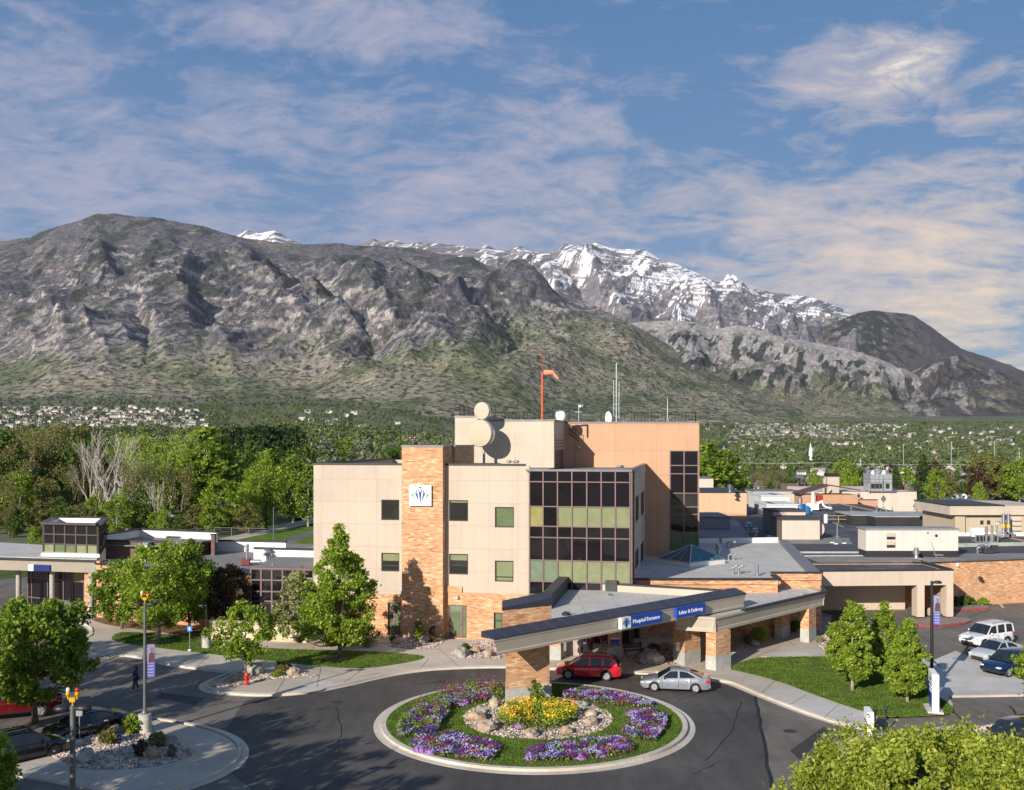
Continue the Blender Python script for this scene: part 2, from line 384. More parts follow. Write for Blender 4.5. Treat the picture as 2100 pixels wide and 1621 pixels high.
def col_front(X,D,z,t,u,slope,rel,mids):
    n1=fbm(X/420,D/420,5,61); n2=fbm(X/110,D/140,5,62); n3=fbm(X/1300,D/1300,3,63); n4=fbm(X/46,D/70,4,64)
    yy=900-(z-H)/D*F; yt=interp([(-400,745),(0,742),(220,725),(420,690),(620,700),(820,720),(950,700),(1050,650),(1180,640),(1300,640),(1500,700),(1700,800)],u)
    a=(yt-yy)/70+.9*n1+.5*n3                     # >0 : brushy and rocky upper slope
    up=sst(-.35,.35,a); hi=np.clip((yt-yy)/np.maximum(yt-interp(CR_FRONT,u),30),0,1)
    c=np.zeros(X.shape+(3,))+OLIVE; c=lerp3(c,TAN,sst(.0,.30,n1+.35*n2+.05)*.6); c=lerp3(c,GRN,sst(.0,.15,-n1+.7*n2)*.75)
    c=lerp3(c,PURP,up); c=lerp3(c,OLIVE*.75,sst(.12,.25,-n2-.3*n1)*.3*up)
    band=fbm((X-.3*D)/190,z/60+X*.003+.6*n1,5,71,.6); br=fbm((X-.45*D)/52,z/62+D/330,5,73,.7)
    zone=sst(.02,.14,hi+.15*n3)*(1-sst(.62,.95,hi)*.75); steep=sst(.5,1.2,slope)
    r=sst(.0,.055,band*.55+br*.85-.215+.10*steep+.30*n3)*np.clip(zone,0,1)
    c=lerp3(c,ROCK*1.06,r*.92)
    c=lerp3(c,DARKG*1.3,sst(.05,.12,-br*.8+n4*.6-.12)*np.clip(zone,0,1)*.55)
    st=sst(.06,.12,fbm((X-.45*D)/26,D/380,3,75)+.3*n2)*sst(-.9,-.1,a)*(1-sst(.2,.5,hi)); c=lerp3(c,ROCK*.85,st*.7*(1-.6*sst(1250,1500,u)))
    c=lerp3(c,SCREE*1.15,sst(.16,.22,n1*.8+br*.3)*sst(.25,.5,hi)*.55)
    dk=sst(.10,.18,fbm(X/170,D/260,6,77)-.12*mids[0])*sst(.1,.4,hi); c=lerp3(c,DARKG*1.4,dk*.7)
    sc=sst(.13,.2,fbm((X-.5*D)/100,D/420,5,81))*sst(1120,1250,u)*sst(-.3,.3,a+.6); c=lerp3(c,SCREE*1.45,sc*.7)
    cut=sst(.20,.26,fbm(X/120,z/14,5,79))*sst(0,.02,t)*(1-sst(.05,.12,t)); c=lerp3(c,(.50,.43,.36),cut*.85)
    return c,(.95-.7*r)*(1-.35*up)
def col_snow(X,D,z,t,u,slope,rel,mids):
    n1=fbm(X/500,D/500,5,161); n2=fbm(X/90,z/50,5,162); band=fbm(X/900,z/24,4,163); dg=fbm((X-.55*D)/120,D/1500,5,168,.6); dg2=fbm((X-.55*D)/38,D/500,4,169)
    yy=900-(z-H)/D*F; line=interp([(400,640),(760,540),(1000,545),(1100,575),(1300,640),(1450,670),(1600,660),(1760,680)],u); ab=(line-yy)/60
    c=np.zeros(X.shape+(3,))+BLUER*1.15; c=lerp3(c,PURP*1.25,sst(-.2,.5,-ab*.6+n1*.8)); c=lerp3(c,ROCK*.85,sst(.06,.12,band+n2*.3+dg2*.3)*.6)
    c=lerp3(c,DARKG*1.3,sst(.12,.2,fbm(X/150,D/260,5,165))*sst(0,1,-ab)*.75)
    s=sst(.0,.05,ab*.30+dg*1.25+dg2*.5+n2*.40-.5*sst(.0,.08,band)-.27)*sst(-.6,.1,ab+.8*dg)
    c=lerp3(c,SNOW,s); return c,(1-s)*.4
def col_cliff(X,D,z,t,u,slope,rel,mids):
    n1=fbm(X/300,D/300,5,261); n2=fbm(X/80,z/50,5,262)
    yy=900-(z-H)/D*F; f=np.clip((868-yy)/(868-interp(CR_MID,u)+1),0,1)
    c=np.zeros(X.shape+(3,))+OLIVE*.9; c=lerp3(c,TAN,sst(0,.4,n1)*.5); c=lerp3(c,PURP*1.1,sst(.45,.7,f+.15*n1)*.7)
    r=sst(-.02,.10,n2*.7+.5*sst(.5,.9,f)-.12+.5*fbm((X-.4*D)/50,D/420,5,264))*sst(.3,.5,f)
    c=lerp3(c,np.array((.40,.38,.36)),r*.9)
    c=lerp3(c,DARKG,sst(.06,.11,fbm((X-.45*D)/60,D/330,5,263)+.1*n1)*sst(.25,.45,f)*(1-sst(.85,.97,f))*.9)
    return c,.9-.6*r
def col_right(X,D,z,t,u,slope,rel,mids):
    n1=fbm(X/400,D/400,5,361); n2=fbm(X/90,D/120,4,362)
    c=np.zeros(X.shape+(3,))+np.array((.105,.088,.095)); c=lerp3(c,OLIVE*.8,sst(0,.5,n1)*.35)
    c=lerp3(c,DARKG,sst(.0,.18,n2*.7+.30-np.abs((u-1765)/95.0)*.32-.2*n1+.25*sst(1700,1640,u))*.85)
    c=lerp3(c,ROCK*.7,sst(.22,.36,fbm(X/70,D/160,4,364))*sst(1900,1780,u)*.7)
    return c,.6+0*t
def col_low(X,D,z,t,u,slope,rel,mids):
    n1=fbm(X/260,D/260,5,461); yy=900-(z-H)/D*F; f=np.clip((865-yy)/120,0,1)
    c=np.zeros(X.shape+(3,))+np.array((.10,.088,.09)); c=lerp3(c,OLIVE*.8,sst(0,.5,n1+.3*(u-2000)/100)*.6)
    r=sst(0.02,.2,fbm((X-.45*D)/90,D/500,5,463)+.10*n1)
    c=lerp3(c,np.array((.36,.33,.32)),r*(1-sst(2010,2080,u))*.85)
    c=lerp3(c,DARKG,sst(.12,.25,fbm(X/90,D/200,4,464))*.7)
    return c,.8+0*t
CR_FRONT=[(-400,560),(-150,520),(0,498),(60,492),(100,473),(143,460),(200,439),(267,442),(317,447),(400,463),(473,483),(550,498),(633,504),(700,501),(743,506),(860,511),(900,523),(967,528),(1000,547),(1067,567),(1150,603),(1233,633),(1300,667),(1371,707),(1440,746),(1543,793),(1629,831),(1671,853),(1720,866),(1800,872)]
CR_SNOW=[(400,560),(470,500),(485,483),(507,471),(533,478),(563,471),(587,488),(627,504),(690,520),(743,502),(767,490),(780,496),(817,494),(840,502),(857,495),(883,498),(950,504),(985,512),(997,502),(1013,511),(1040,515),(1067,505),(1090,517),(1133,518),(1160,503),(1193,505),(1223,500),(1253,511),(1324,513),(1350,531),(1393,544),(1457,574),(1517,591),(1586,600),(1654,607),(1714,627),(1753,647),(1800,690),(1900,760)]
CR_MID=[(1180,760),(1286,664),(1350,658),(1427,662),(1474,673),(1510,667),(1543,670),(1586,686),(1671,703),(1740,716),(1800,733),(1886,776),(1971,819),(2027,853),(2080,866)]
CR_RIGHT=[(1560,760),(1641,690),(1714,660),(1760,642),(1791,636),(1873,647),(1907,669),(1971,716),(2010,728),(2074,750),(2110,766),(2300,850)]
CR_LOW=[(1780,850),(1864,767),(1929,733),(1963,727),(1993,745),(2040,760),(2110,785),(2300,850)]
mfront=mountain_mat('mountain slope',.95); msnow=mountain_mat('snowy rock',.25); mcl=mountain_mat('limestone',.8)
BASE=[(-400,846),(0,846),(420,850),(640,872),(900,886),(1400,866),(2100,866)]
make_range('mountain_ridge',-420,1800,CR_FRONT,BASE,[(-400,2900),(420,2900),(900,2500),(1400,3300),(1800,3900)],[(-400,6000),(1000,6200),(1500,5200),(1800,4300)],1500,430,
    [(300,1500,5200,3),(120,520,2600,4),(42,190,800,4),(16,60,170,4),(6,24,60,2)],col_front,mfront,skew=.42,seed=1,pexp=1.7,plin=.36,spurs=[
    (170,34,[(60,480),(150,505),(240,560),(290,620),(315,680)]),(150,30,[(-60,620),(0,640),(110,672),(150,760)]),(-120,24,[(380,540),(420,640),(420,720)]),
    (200,30,[(473,475),(497,545),(560,600),(640,660),(720,700)]),(-140,22,[(250,560),(295,650),(305,760)]),(150,28,[(317,440),(350,500),(380,560),(370,640)]),
    (150,30,[(640,500),(690,560),(760,640),(800,700)]),(160,30,[(743,500),(800,560),(900,640),(990,700)]),(170,30,[(870,505),(960,560),(1060,630),(1180,690),(1290,740)]),
    (-130,22,[(560,520),(620,600),(700,660),(780,740)]),(-120,24,[(820,540),(900,600),(960,660),(1080,720)]),(130,26,[(1020,545),(1100,600),(1200,660),(1330,750)]),
    (110,18,[(160,690),(215,750),(235,830)]),(100,18,[(250,715),(305,770),(320,840)]),(110,20,[(590,690),(660,740),(780,790)]),(100,18,[(60,720),(110,790),(130,840)]),
    (110,20,[(420,690),(480,760),(520,830)]),(110,20,[(880,720),(980,780),(1060,840)]),(110,20,[(1240,700),(1360,770),(1500,840)]),(90,16,[(340,760),(400,800),(430,850)])])
make_range('snowy_mountain',400,1900,CR_SNOW,[(400,800),(1900,800)],6200,10200,1000,300,
    [(300,1500,5200,3),(170,480,2400,4),(60,170,600,4),(22,50,140,4)],col_snow,msnow,skew=.55,seed=2,pexp=1.2,spurs=[
    (230,22,[(1160,520),(1210,560),(1290,640)]),(230,22,[(1253,535),(1320,580),(1400,660)]),(230,20,[(1334,540),(1400,600),(1470,680)]),(200,20,[(1040,535),(1090,560),(1150,620)]),
    (210,18,[(1440,590),(1500,640),(1560,700)]),(200,18,[(1575,625),(1620,660),(1660,710)]),(180,16,[(1664,630),(1700,650),(1740,690)]),(-260,20,[(1130,518),(1190,590),(1240,640)]),(-260,20,[(1280,520),(1350,610),(1400,680)])])
make_range('limestone_foothill',1180,2080,CR_MID,[(1180,868),(2100,868)],4300,6000,800,280,
    [(150,700,2100,3),(75,260,1100,4),(26,90,300,4)],col_cliff,mcl,skew=.45,seed=4,pexp=1.3)
make_range('forested_hill',1560,2300,CR_RIGHT,[(1560,860),(2300,860)],6400,8600,520,200,
    [(80,1100,2200,3),(30,300,900,4),(12,90,200,3)],col_right,mcl,skew=.35,seed=6,pexp=1.1)
make_range('rocky_foothill',1780,2300,CR_LOW,[(1780,864),(2300,864)],4500,6100,440,180,
    [(120,600,1700,3),(55,200,800,4),(20,80,220,3)],col_low,mcl,skew=.45,seed=8,pexp=1.2)

# ================= ground: one sheet to the mountains =================
GL=[(0,0),(170,0),(260,-1.5),(420,-4),(800,-3),(1200,4),(1500,13),(1800,33),(2500,92),(3200,150)]
GR=[(0,0),(170,0),(250,-5),(300,-8.5),(434,-13),(940,-27),(1400,-25),(2000,-13),(2600,16),(3500,68),(4600,120)]
def gz(X,D):
    X=np.asarray(X,float); D=np.asarray(D,float); k=X/np.maximum(D,1)*F+CX
    m=sst(600,1250,k); zl=interp(GL,D); zr=interp(GR,D)
    return zl*(1-m)+zr*m+ (fbm(X/160,D/160,3,90)*sst(300,900,D)*5)
def build_ground():
    D=np.concatenate([[-60,-20,1,10,20],np.linspace(30,170,15),np.geomspace(175,5200,260)]); U=np.linspace(-1,1,361)
    Xs=U[None,:]*(120+D[:,None]*.75); Ds=D[:,None]+0*Xs
    z=gz(Xs,np.maximum(Ds,1)); z=np.where(Ds<172,0,z)-.02
    idx=np.arange(z.size).reshape(z.shape); f=np.stack([idx[:-1,:-1],idx[:-1,1:],idx[1:,1:],idx[1:,:-1]],-1).reshape(-1,4)
    m,nt,b=newmat('valley ground'); co=texco(nt)
    n=noisen(nt,co,.02,6,.6); n2=noisen(nt,co,.35,5); n3=noisen(nt,co,.004,4)
    c=ramp(nt,n,[(.35,(.055,.085,.028)),(.5,(.085,.11,.04)),(.62,(.15,.13,.075))]); c=mix(nt,c,(.20,.17,.12),ramp(nt,n3,[(.55,0.0),(.62,.7)]))
    c=mix(nt,c,ramp(nt,n2,[(.3,.7),(.7,1.2)]),1.0,'MULTIPLY'); nt.links.new(c,b.inputs['Base Color']); b.inputs['Roughness'].default_value=.95
    tag(npmesh('ground',np.stack([Xs,Ds,z],-1).reshape(-1,3),f,m),kind='structure')
build_ground()

hz=MB(); hz.box(-14000,14000,-80,10900,-80,2600)
hm=bpy.data.materials.new('haze air'); hm.use_nodes=True; hn=hm.node_tree; hn.nodes.remove(hn.nodes['Principled BSDF'])
pv=hn.nodes.new('ShaderNodeVolumePrincipled'); pv.inputs['Color'].default_value=(.80,.86,1,1); pv.inputs['Density'].default_value=1.7e-5; pv.inputs['Anisotropy'].default_value=.2
hn.links.new(pv.outputs[0],hn.nodes['Material Output'].inputs['Volume'])
tag(hz.build('haze',hm),kind='stuff')
# ================= site ground =================
def GP(pts,z=0.0): return [G(x,y,z) for x,y in pts]
def smooth_poly(pts,it=2,closed=True):
    for _ in range(it):
        q=[]; n=len(pts)
        for i in range(n if closed else n-1):
            a=pts[i]; b=pts[(i+1)%n]
            q.append((a[0]*.75+b[0]*.25,a[1]*.75+b[1]*.25)); q.append((a[0]*.25+b[0]*.75,a[1]*.25+b[1]*.75))
        pts=q if closed else [pts[0]]+q+[pts[-1]]
    return pts
def sheet(name,poly,z,mat,kind='structure',label=None,parent=None):
    mb=MB(); mb.add([(p[0],p[1],z) for p in poly],[tuple(range(len(poly)))])
    o=mb.build(name,mat,parent); 
    bm=bmesh.new(); bm.from_mesh(o.data); bmesh.ops.triangulate(bm,faces=bm.faces)
    for f in bm.faces:
        if f.normal.z<0: f.normal_flip()
    bm.to_mesh(o.data); bm.free()
    tag(o,kind=kind); return o
# asphalt with patches, wheel polish and stains
def asphalt(name,base,warm):
    m,nt,b=newmat(name); co=texco(nt); n=noisen(nt,co,.11,5,.6,.5); n2=noisen(nt,co,14,5,.7); n3=noisen(nt,co,1.3,6,.65)
    mp=node(nt,'ShaderNodeMapping'); mp.inputs['Scale'].default_value=(.9,.14,1); mp.inputs['Rotation'].default_value=(0,0,.5); nt.links.new(co,mp.inputs[0])
    c=ramp(nt,n,[(.3,tuple(x*.72 for x in base)),(.7,warm)]); c=mix(nt,c,ramp(nt,n2,[(.3,.75),(.7,1.25)]),1.0,'MULTIPLY')
    c=mix(nt,c,ramp(nt,n3,[(.3,.86),(.7,1.1)]),1.0,'MULTIPLY'); c=mix(nt,c,ramp(nt,noisen(nt,mp.outputs[0],1.5,5),[(.35,.84),(.65,1.08)]),1.0,'MULTIPLY')
    nt.links.new(c,b.inputs['Base Color']); b.inputs['Roughness'].default_value=.8; b.inputs['Specular IOR Level'].default_value=.3
    bump(nt,b,n2,.25,.01); return m
def concrete(name,col):
    m,nt,b=newmat(name); co=texco(nt); n=noisen(nt,co,.35,6,.65,.3); n2=noisen(nt,co,9,5,.65); n3=noisen(nt,co,.09,3)
    c=ramp(nt,n,[(.3,tuple(x*.80 for x in col)),(.7,tuple(x*1.12 for x in col))]); c=mix(nt,c,ramp(nt,n2,[(.3,.86),(.7,1.1)]),1.0,'MULTIPLY')
    c=mix(nt,c,ramp(nt,n3,[(.4,(.92,.9,.86)),(.6,(1.03,1.03,1.05))]),1.0,'MULTIPLY')
    nt.links.new(c,b.inputs['Base Color']); b.inputs['Roughness'].default_value=.85; bump(nt,b,n2,.2,.01); return m
def grassmat(name,a,b_,c_):
    m,nt,b=newmat(name); co=texco(nt); n=noisen(nt,co,.45,5,.6,.4); n2=noisen(nt,co,11,4,.7); n3=noisen(nt,co,2.2,4,.6)
    c=ramp(nt,n,[(.3,a),(.55,b_),(.75,c_)]); c=mix(nt,c,ramp(nt,n2,[(.28,.45),(.72,1.45)]),1.0,'MULTIPLY'); c=mix(nt,c,ramp(nt,n3,[(.3,.8),(.7,1.15)]),1.0,'MULTIPLY')
    nt.links.new(c,b.inputs['Base Color']); b.inputs['Roughness'].default_value=.9; b.inputs['Specular IOR Level'].default_value=.15; bump(nt,b,n2,.9,.05); return m
MASP=asphalt('asphalt old',(.165,.147,.130),(.220,.195,.168)); MASPD=asphalt('asphalt dark',(.078,.072,.069),(.112,.103,.096))
MCON=concrete('concrete walk',(.50,.44,.37)); MCONB=concrete('concrete new',(.52,.50,.475)); MKERB=concrete('kerb concrete',(.58,.52,.44))
MLAWN=grassmat('lawn',(.072,.135,.018),(.12,.195,.026),(.20,.26,.05)); MWILD=grassmat('wild grass',(.05,.085,.02),(.085,.12,.03),(.16,.15,.07))
MMULCH=M('mulch',(.20,.105,.045),.95,var=.35,scale=6,bmp=.8,bscale=20); MGRAVB=M('gravel bed',(.30,.225,.185),.95,var=.3,scale=14,bmp=.9,bscale=25)
MTAR=M('tar seal',(.012,.012,.013),.6); MRED=M('red kerb paint',(.42,.05,.055),.6,var=.3); MWHT=M('white road paint',(.55,.53,.48),.7,var=.3,scale=8); MYEL=M('yellow road paint',(.45,.36,.14),.7,var=.35,scale=8)

asp_poly=[(-75,34),(75,34),(75,118),(48,118),(40,140),(-60,140),(-75,118)]
sheet('asphalt_road',asp_poly,.0,MASP)
# darker resurfaced ring around the circle and left lot
ring=GP([(435,1540),(480,1590),(540,1640),(560,1780),(1640,1780),(1583,1621),(1560,1480),(1548,1425),(1500,1396),(1460,1390),(1330,1380),(1030,1366),(900,1369),(780,1384),(680,1410),(620,1422),(540,1425),(500,1440)])
sheet('resurfaced_road',ring,.004,MASPD)
def strip(name,pts,wd,z,mat,label=None):
    mb=MB(); P=[Vector((p[0],p[1],0)) for p in pts]
    for a,b in zip(P[:-1],P[1:]):
        t=(b-a); 
        if t.length<1e-6: continue
        n=Vector((-t.y,t.x,0)).normalized()*wd/2
        mb.add([(a.x-n.x,a.y-n.y,z),(b.x-n.x,b.y-n.y,z),(b.x+n.x,b.y+n.y,z),(a.x+n.x,a.y+n.y,z)],[(0,1,2,3)])
    o=mb.build(name,mat,recalc=False); tag(o,kind='structure'); return o
def wob(pts,n=6,amp=.12,seed=1):
    r=random.Random(seed); out=[]
    for a,b in zip(pts[:-1],pts[1:]):
        for i in range(n): q=i/n; out.append((a[0]+(b[0]-a[0])*q+r.uniform(-amp,amp),a[1]+(b[1]-a[1])*q+r.uniform(-amp,amp)))
    return out+[pts[-1]]
for i,(pp,wd) in enumerate([([(1548,1426),(1560,1490),(1583,1621)],.14),([(437,1504),(520,1470),(540,1460),(600,1448)],.07),([(540,1480),(620,1460),(700,1445)],.06),([(395,1457),(440,1445),(540,1436)],.05),
        ([(820,1408),(870,1402),(930,1398),(990,1396)],.07),([(900,1398),(930,1408),(950,1404)],.06),([(975,1372),(985,1390),(1000,1400),(960,1396)],.06),([(880,1404),(905,1396),(935,1404)],.05),([(1355,1437),(1400,1425)],.06),([(1390,1437),(1440,1420),(1490,1408)],.06),
        ([(1955,1460),(2010,1515)],.08),([(2070,1448),(2110,1500)],.10),([(1780,1290),(1870,1280),(1960,1276),(2030,1252)],.06),([(1890,1300),(1990,1278)],.05),([(1900,1345),(1930,1368)],.10),([(1950,1352),(1985,1340)],.04),([(600,1600),(690,1560),(760,1545)],.05),([(690,1560),(700,1500),(690,1450)],.05),([(1450,1560),(1500,1500),(1520,1440)],.05),([(1620,1621),(1650,1560),(1700,1540)],.05),([(250,1440),(330,1452),(400,1445)],.05),([(1420,1590),(1480,1560)],.04)]):
    strip('tar_seal_line',wob(GP(pp),6,.09,i),wd*1.35,.008,MTAR)
for pp,mt in [([(224,1382),(300,1359)],MYEL),([(0,1403),(125,1387)],MYEL),([(290,1392),(372,1362)],MYEL),([(1930,1352),(1957,1360)],MWHT),([(1975,1302),(2000,1306)],MWHT),([(1968,1310),(2000,1318)],MWHT),([(0,1434),(60,1420)],MYEL)]:
    strip('parking_line',wob(GP(pp),3,.0),.10,.009,mt)
for k,(pp,m_) in enumerate([([(560,1500),(640,1488),(660,1502),(580,1516)],0),([(1640,1560),(1700,1500),(1690,1490),(1620,1540)],0),([(330,1420),(420,1432),(400,1446),(318,1432)],0),([(700,1590),(760,1610),(720,1640),(650,1618)],0)]): sheet('asphalt_patch',GP(pp),.0065,asphalt('asphalt patch %d'%k,(.060,.057,.056),(.085,.08,.076)))
for x,y in ((1620,1500),(690,1440)): p=G(x,y); sheet('manhole_cover',[(p[0]+.38*math.cos(a*.4),p[1]+.38*math.sin(a*.4)) for a in range(16)],.011,M('cast iron',(.07,.065,.06),.6,.5))
def slab(name,pts,mat=None,z=.13,it=1,px=True,kerb=True,kerbmat=None,kw=.16):
    P=GP(pts,z) if px else pts
    if it: P=smooth_poly(P,it)
    mb=MB(); mb.prism(P,-.05,z,0,1); 
    o=mb.build(name,[mat or MCON,kerbmat or MKERB]); 
    bm=bmesh.new(); bm.from_mesh(o.data); bmesh.ops.triangulate(bm,faces=[f for f in bm.faces if len(f.verts)>4]); bm.to_mesh(o.data); bm.free()
    tag(o,kind='structure'); return o,P
def kerbline(pts,z0=.0,z1=.15,w=.18,mat=None,gut=.42,closed=False,px=True,side=1):
    """kerb stone row along the road edge plus the flat gutter pan beside it"""
    pts=smooth_poly(pts,2,closed)
    P=[Vector((*p,0)) for p in (GP(pts) if px else pts)]; n=len(P); mb=MB()
    def off(i,d):
        a=P[(i-1)%n if closed else max(i-1,0)]; b=P[(i+1)%n if closed else min(i+1,n-1)]; t=(b-a).normalized(); return P[i]+Vector((-t.y,t.x,0))*d*side
    m=n if closed else n-1
    for i in range(m):
        j=(i+1)%n
        A=[off(i,0),off(i,w),off(j,w),off(j,0)]
        mb.add([(p.x,p.y,z0-.04) for p in A]+[(p.x,p.y,z1) for p in A],[(4,5,6,7),(0,1,5,4),(1,2,6,5),(2,3,7,6),(3,0,4,7)])
        if gut>0:
            B=[off(i,w),off(i,w+gut),off(j,w+gut),off(j,w)]; mb.add([(p.x,p.y,z0+.014) for p in B],[(0,1,2,3)])
    o=mb.build('kerb',mat or MKERB); tag(o,kind='structure'); return o

# --- big left/centre walk apron
walk_edge=[(130,1368),(170,1369),(210,1358),(247,1341),(310,1352),(365,1366),(430,1373),(484,1379),(455,1390),(428,1402),(424,1409),(440,1418),(490,1423),(540,1425),(620,1421),(700,1405),(780,1386),(840,1376),(900,1370),(1030,1366),(1130,1371),(1230,1374)]
walk_edge=smooth_poly(walk_edge,2,False)
left_apron=walk_edge+[(1330,1381),(1345,1378),(1450,1392),(1500,1398),(1560,1424),(1640,1455),(1700,1476),(1765,1493),(1790,1490),(1800,1470),(1780,1462),(1700,1436),(1590,1394),(1500,1374),(1498,1366),(1530,1354),(1560,1347),(1700,1346),(1720,1340),(1700,1290),(1705,1262),(1640,1240),(1500,1300),(1300,1300),(1160,1312),(1085,1312),(915,1311),(800,1306),(640,1302),(515,1296),(430,1288),(200,1273),(186,1262),(40,1252),(30,1262),(120,1268),(175,1278),(195,1292),(192,1303),(170,1315),(140,1325),(100,1345),(115,1360)]
o,_=slab('sidewalk',left_apron,MCON,.13,0)
kerbline([(500,1379),(484,1380),(455,1391),(430,1402),(424,1410),(440,1419),(490,1424),(540,1426),(620,1422),(700,1406),(780,1387),(840,1377),(900,1371),(1030,1367),(1130,1372),(1230,1375),(1330,1382),(1345,1379),(1450,1393),(1500,1399),(1560,1425),(1640,1456),(1700,1477),(1765,1494)],side=-1)
kerbline([(130,1369),(170,1370),(210,1359),(247,1342),(310,1353),(365,1367),(430,1374),(484,1380)],side=-1,gut=.3)
kerbline([(38,1263),(120,1269),(175,1279),(195,1293),(192,1304),(170,1316),(140,1326)],side=-1,gut=.3)
# joints in the walk
for i,(a,b) in enumerate([((440,1400),(480,1375)),((565,1423),(600,1365)),((650,1410),(660,1362)),((700,1404),(745,1372)),((860,1374),(880,1350)),((310,1352),(345,1338)),((400,1370),(430,1345)),((240,1340),(160,1330)),((1620,1446),(1655,1424)),((1690,1472),(1720,1445)),((1560,1423),(1590,1396)),((1530,1356),(1600,1326)),((1640,1330),(1590,1300)),((250,1300),(420,1315)),((560,1362),(700,1380)),((520,1353),(500,1377)),((940,1367),(900,1330)),((860,1330),(930,1335)),((1220,1373),(1235,1362)),((1275,1376),(1300,1364)),((650,1407),(780,1380)),((280,1285),(250,1296)),((330,1293),(310,1301)),((640,1330),(660,1310))]):
    strip('expansion_joint',GP([a,b],.134),.045,.1345,M('joint',(.12,.11,.10),.9))
# new light concrete panels
for pts in ([(1560,1424),(1640,1455),(1700,1476),(1765,1493),(1788,1489),(1798,1470),(1700,1438),(1612,1404)],[(1560,1346),(1600,1333),(1660,1340),(1700,1345)],[(640,1423),(590,1418),(640,1400),(700,1398)]):
    sheet('new_concrete_panel',smooth_poly(GP(pts,.13),1),.134,MCONB)
# lawns (slightly crowned sheets above the walk)
def lawn(name,pts,z=.15,it=2,holes=()):
    P=smooth_poly(GP(pts,z),it); mb=MB(); mb.prism(P,.10,z,0); o=mb.build(name,MLAWN)
    bm=bmesh.new(); bm.from_mesh(o.data); bmesh.ops.triangulate(bm,faces=[f for f in bm.faces if len(f.verts)>4]); bm.to_mesh(o.data); bm.free()
    tag(o,kind='structure'); return P
L1=lawn('lawn',[(226,1309),(240,1298),(262,1296),(310,1299),(395,1306),(470,1322),(560,1331),(700,1334),(780,1337),(872,1344),(868,1352),(810,1363),(745,1372),(660,1367),(560,1356),(500,1350),(420,1340),(300,1326),(240,1317)])
L2=lawn('lawn',[(1502,1374),(1500,1367),(1530,1355),(1562,1348),(1640,1347),(1760,1346),(1880,1352),(1900,1385),(1912,1420),(1955,1450),(1955,1462),(1905,1467),(1800,1470),(1780,1462),(1700,1436),(1590,1394)],it=1)
mulchb=sheet('mulch_bed',smooth_poly(GP([(186,1272),(230,1284),(330,1296),(425,1312),(436,1300),(430,1286),(300,1276),(200,1266)],.14),1),.136,MMULCH)
# right lot: concrete parking apron and raised kerb, far asphalt, drives
sheet('concrete_parking',GP([(1890,1372),(1900,1360),(1960,1335),(2110,1400),(2130,1440),(2100,1424),(1942,1424),(1925,1400)]),.006,MCONB)
slab('raised_island',[(1942,1418),(2130,1410),(2130,1424),(1941,1427)],MCONB,.14,0)
slab('sidewalk',[(1868,1330),(1892,1340),(1930,1405),(1955,1445),(1945,1452),(1905,1420),(1896,1385),(1880,1352)],MCONB,.13,0)
slab('planter_kerb',[(1870,1276),(1880,1268),(1955,1266),(1988,1267),(1990,1275),(1955,1280),(1890,1285)],MGRAVB,.15,1,kerbmat=MRED)
slab('planter_kerb',[(1956,1243),(2026,1239),(2028,1247),(1957,1251)],MGRAVB,.15,0,kerbmat=MRED)
slab('planter_kerb',[(2027,1218),(2150,1210),(2150,1217),(2028,1225)],MGRAVB,.15,0,kerbmat=MRED)
strip('painted_arrow',GP([(2045,1238),(2052,1240),(2058,1248)]),.25,.009,MWHT)
slab('gravel_median',[(1980,1492),(2040,1484),(2130,1478),(2130,1500),(2060,1506),(2010,1508)],MGRAVB,.14,1,kerbmat=MRED)
slab('sidewalk',[(1880,1496),(1950,1488),(1985,1494),(2020,1512),(2010,1540),(1950,1560),(1880,1560)],MCONB,.12,1)
o,_=slab('sidewalk',[(1703,1545),(1710,1525),(1735,1512),(1765,1502),(1800,1500),(1870,1512),(1900,1560),(1900,1640),(1740,1640),(1712,1580)],MCONB,.13,1)
sheet('gravel_patch',smooth_poly(GP([(1730,1540),(1745,1525),(1770,1518),(1850,1522),(1860,1600),(1760,1600)],.14),1),.137,MGRAVB)
# left island
isl=[(-60,1640),(-60,1605),(15,1583),(82,1545),(128,1523),(224,1490),(270,1475),(296,1474),(373,1485),(437,1500),(476,1518),(490,1538),(483,1564),(440,1591),(386,1611),(330,1624),(250,1626),(180,1616),(77,1596),(15,1588),(-40,1600)]
isl=[(-60,1612),(15,1577),(31,1560),(82,1544),(128,1523),(224,1490),(270,1474),(296,1474),(373,1485),(437,1500),(476,1518),(490,1538),(483,1564),(437,1592),(386,1610),(320,1628),(250,1630),(180,1616),(77,1595),(15,1587),(-60,1640)]
slab('traffic_island',isl,MCON,.13,2)
kerbline([(10,1580),(82,1545),(128,1524),(224,1491),(270,1475),(296,1475),(373,1486),(437,1501),(476,1519),(490,1539),(483,1565),(437,1593),(386,1612),(320,1632)],side=1,gut=.4)
gisl=[(84,1546),(130,1526),(224,1493),(268,1479),(300,1481),(312,1488),(308,1505),(316,1514),(340,1518),(370,1524),(397,1538),(392,1550),(340,1568),(262,1577),(170,1577),(144,1568),(116,1554)]
gislP=smooth_poly(GP(gisl,.15),1)
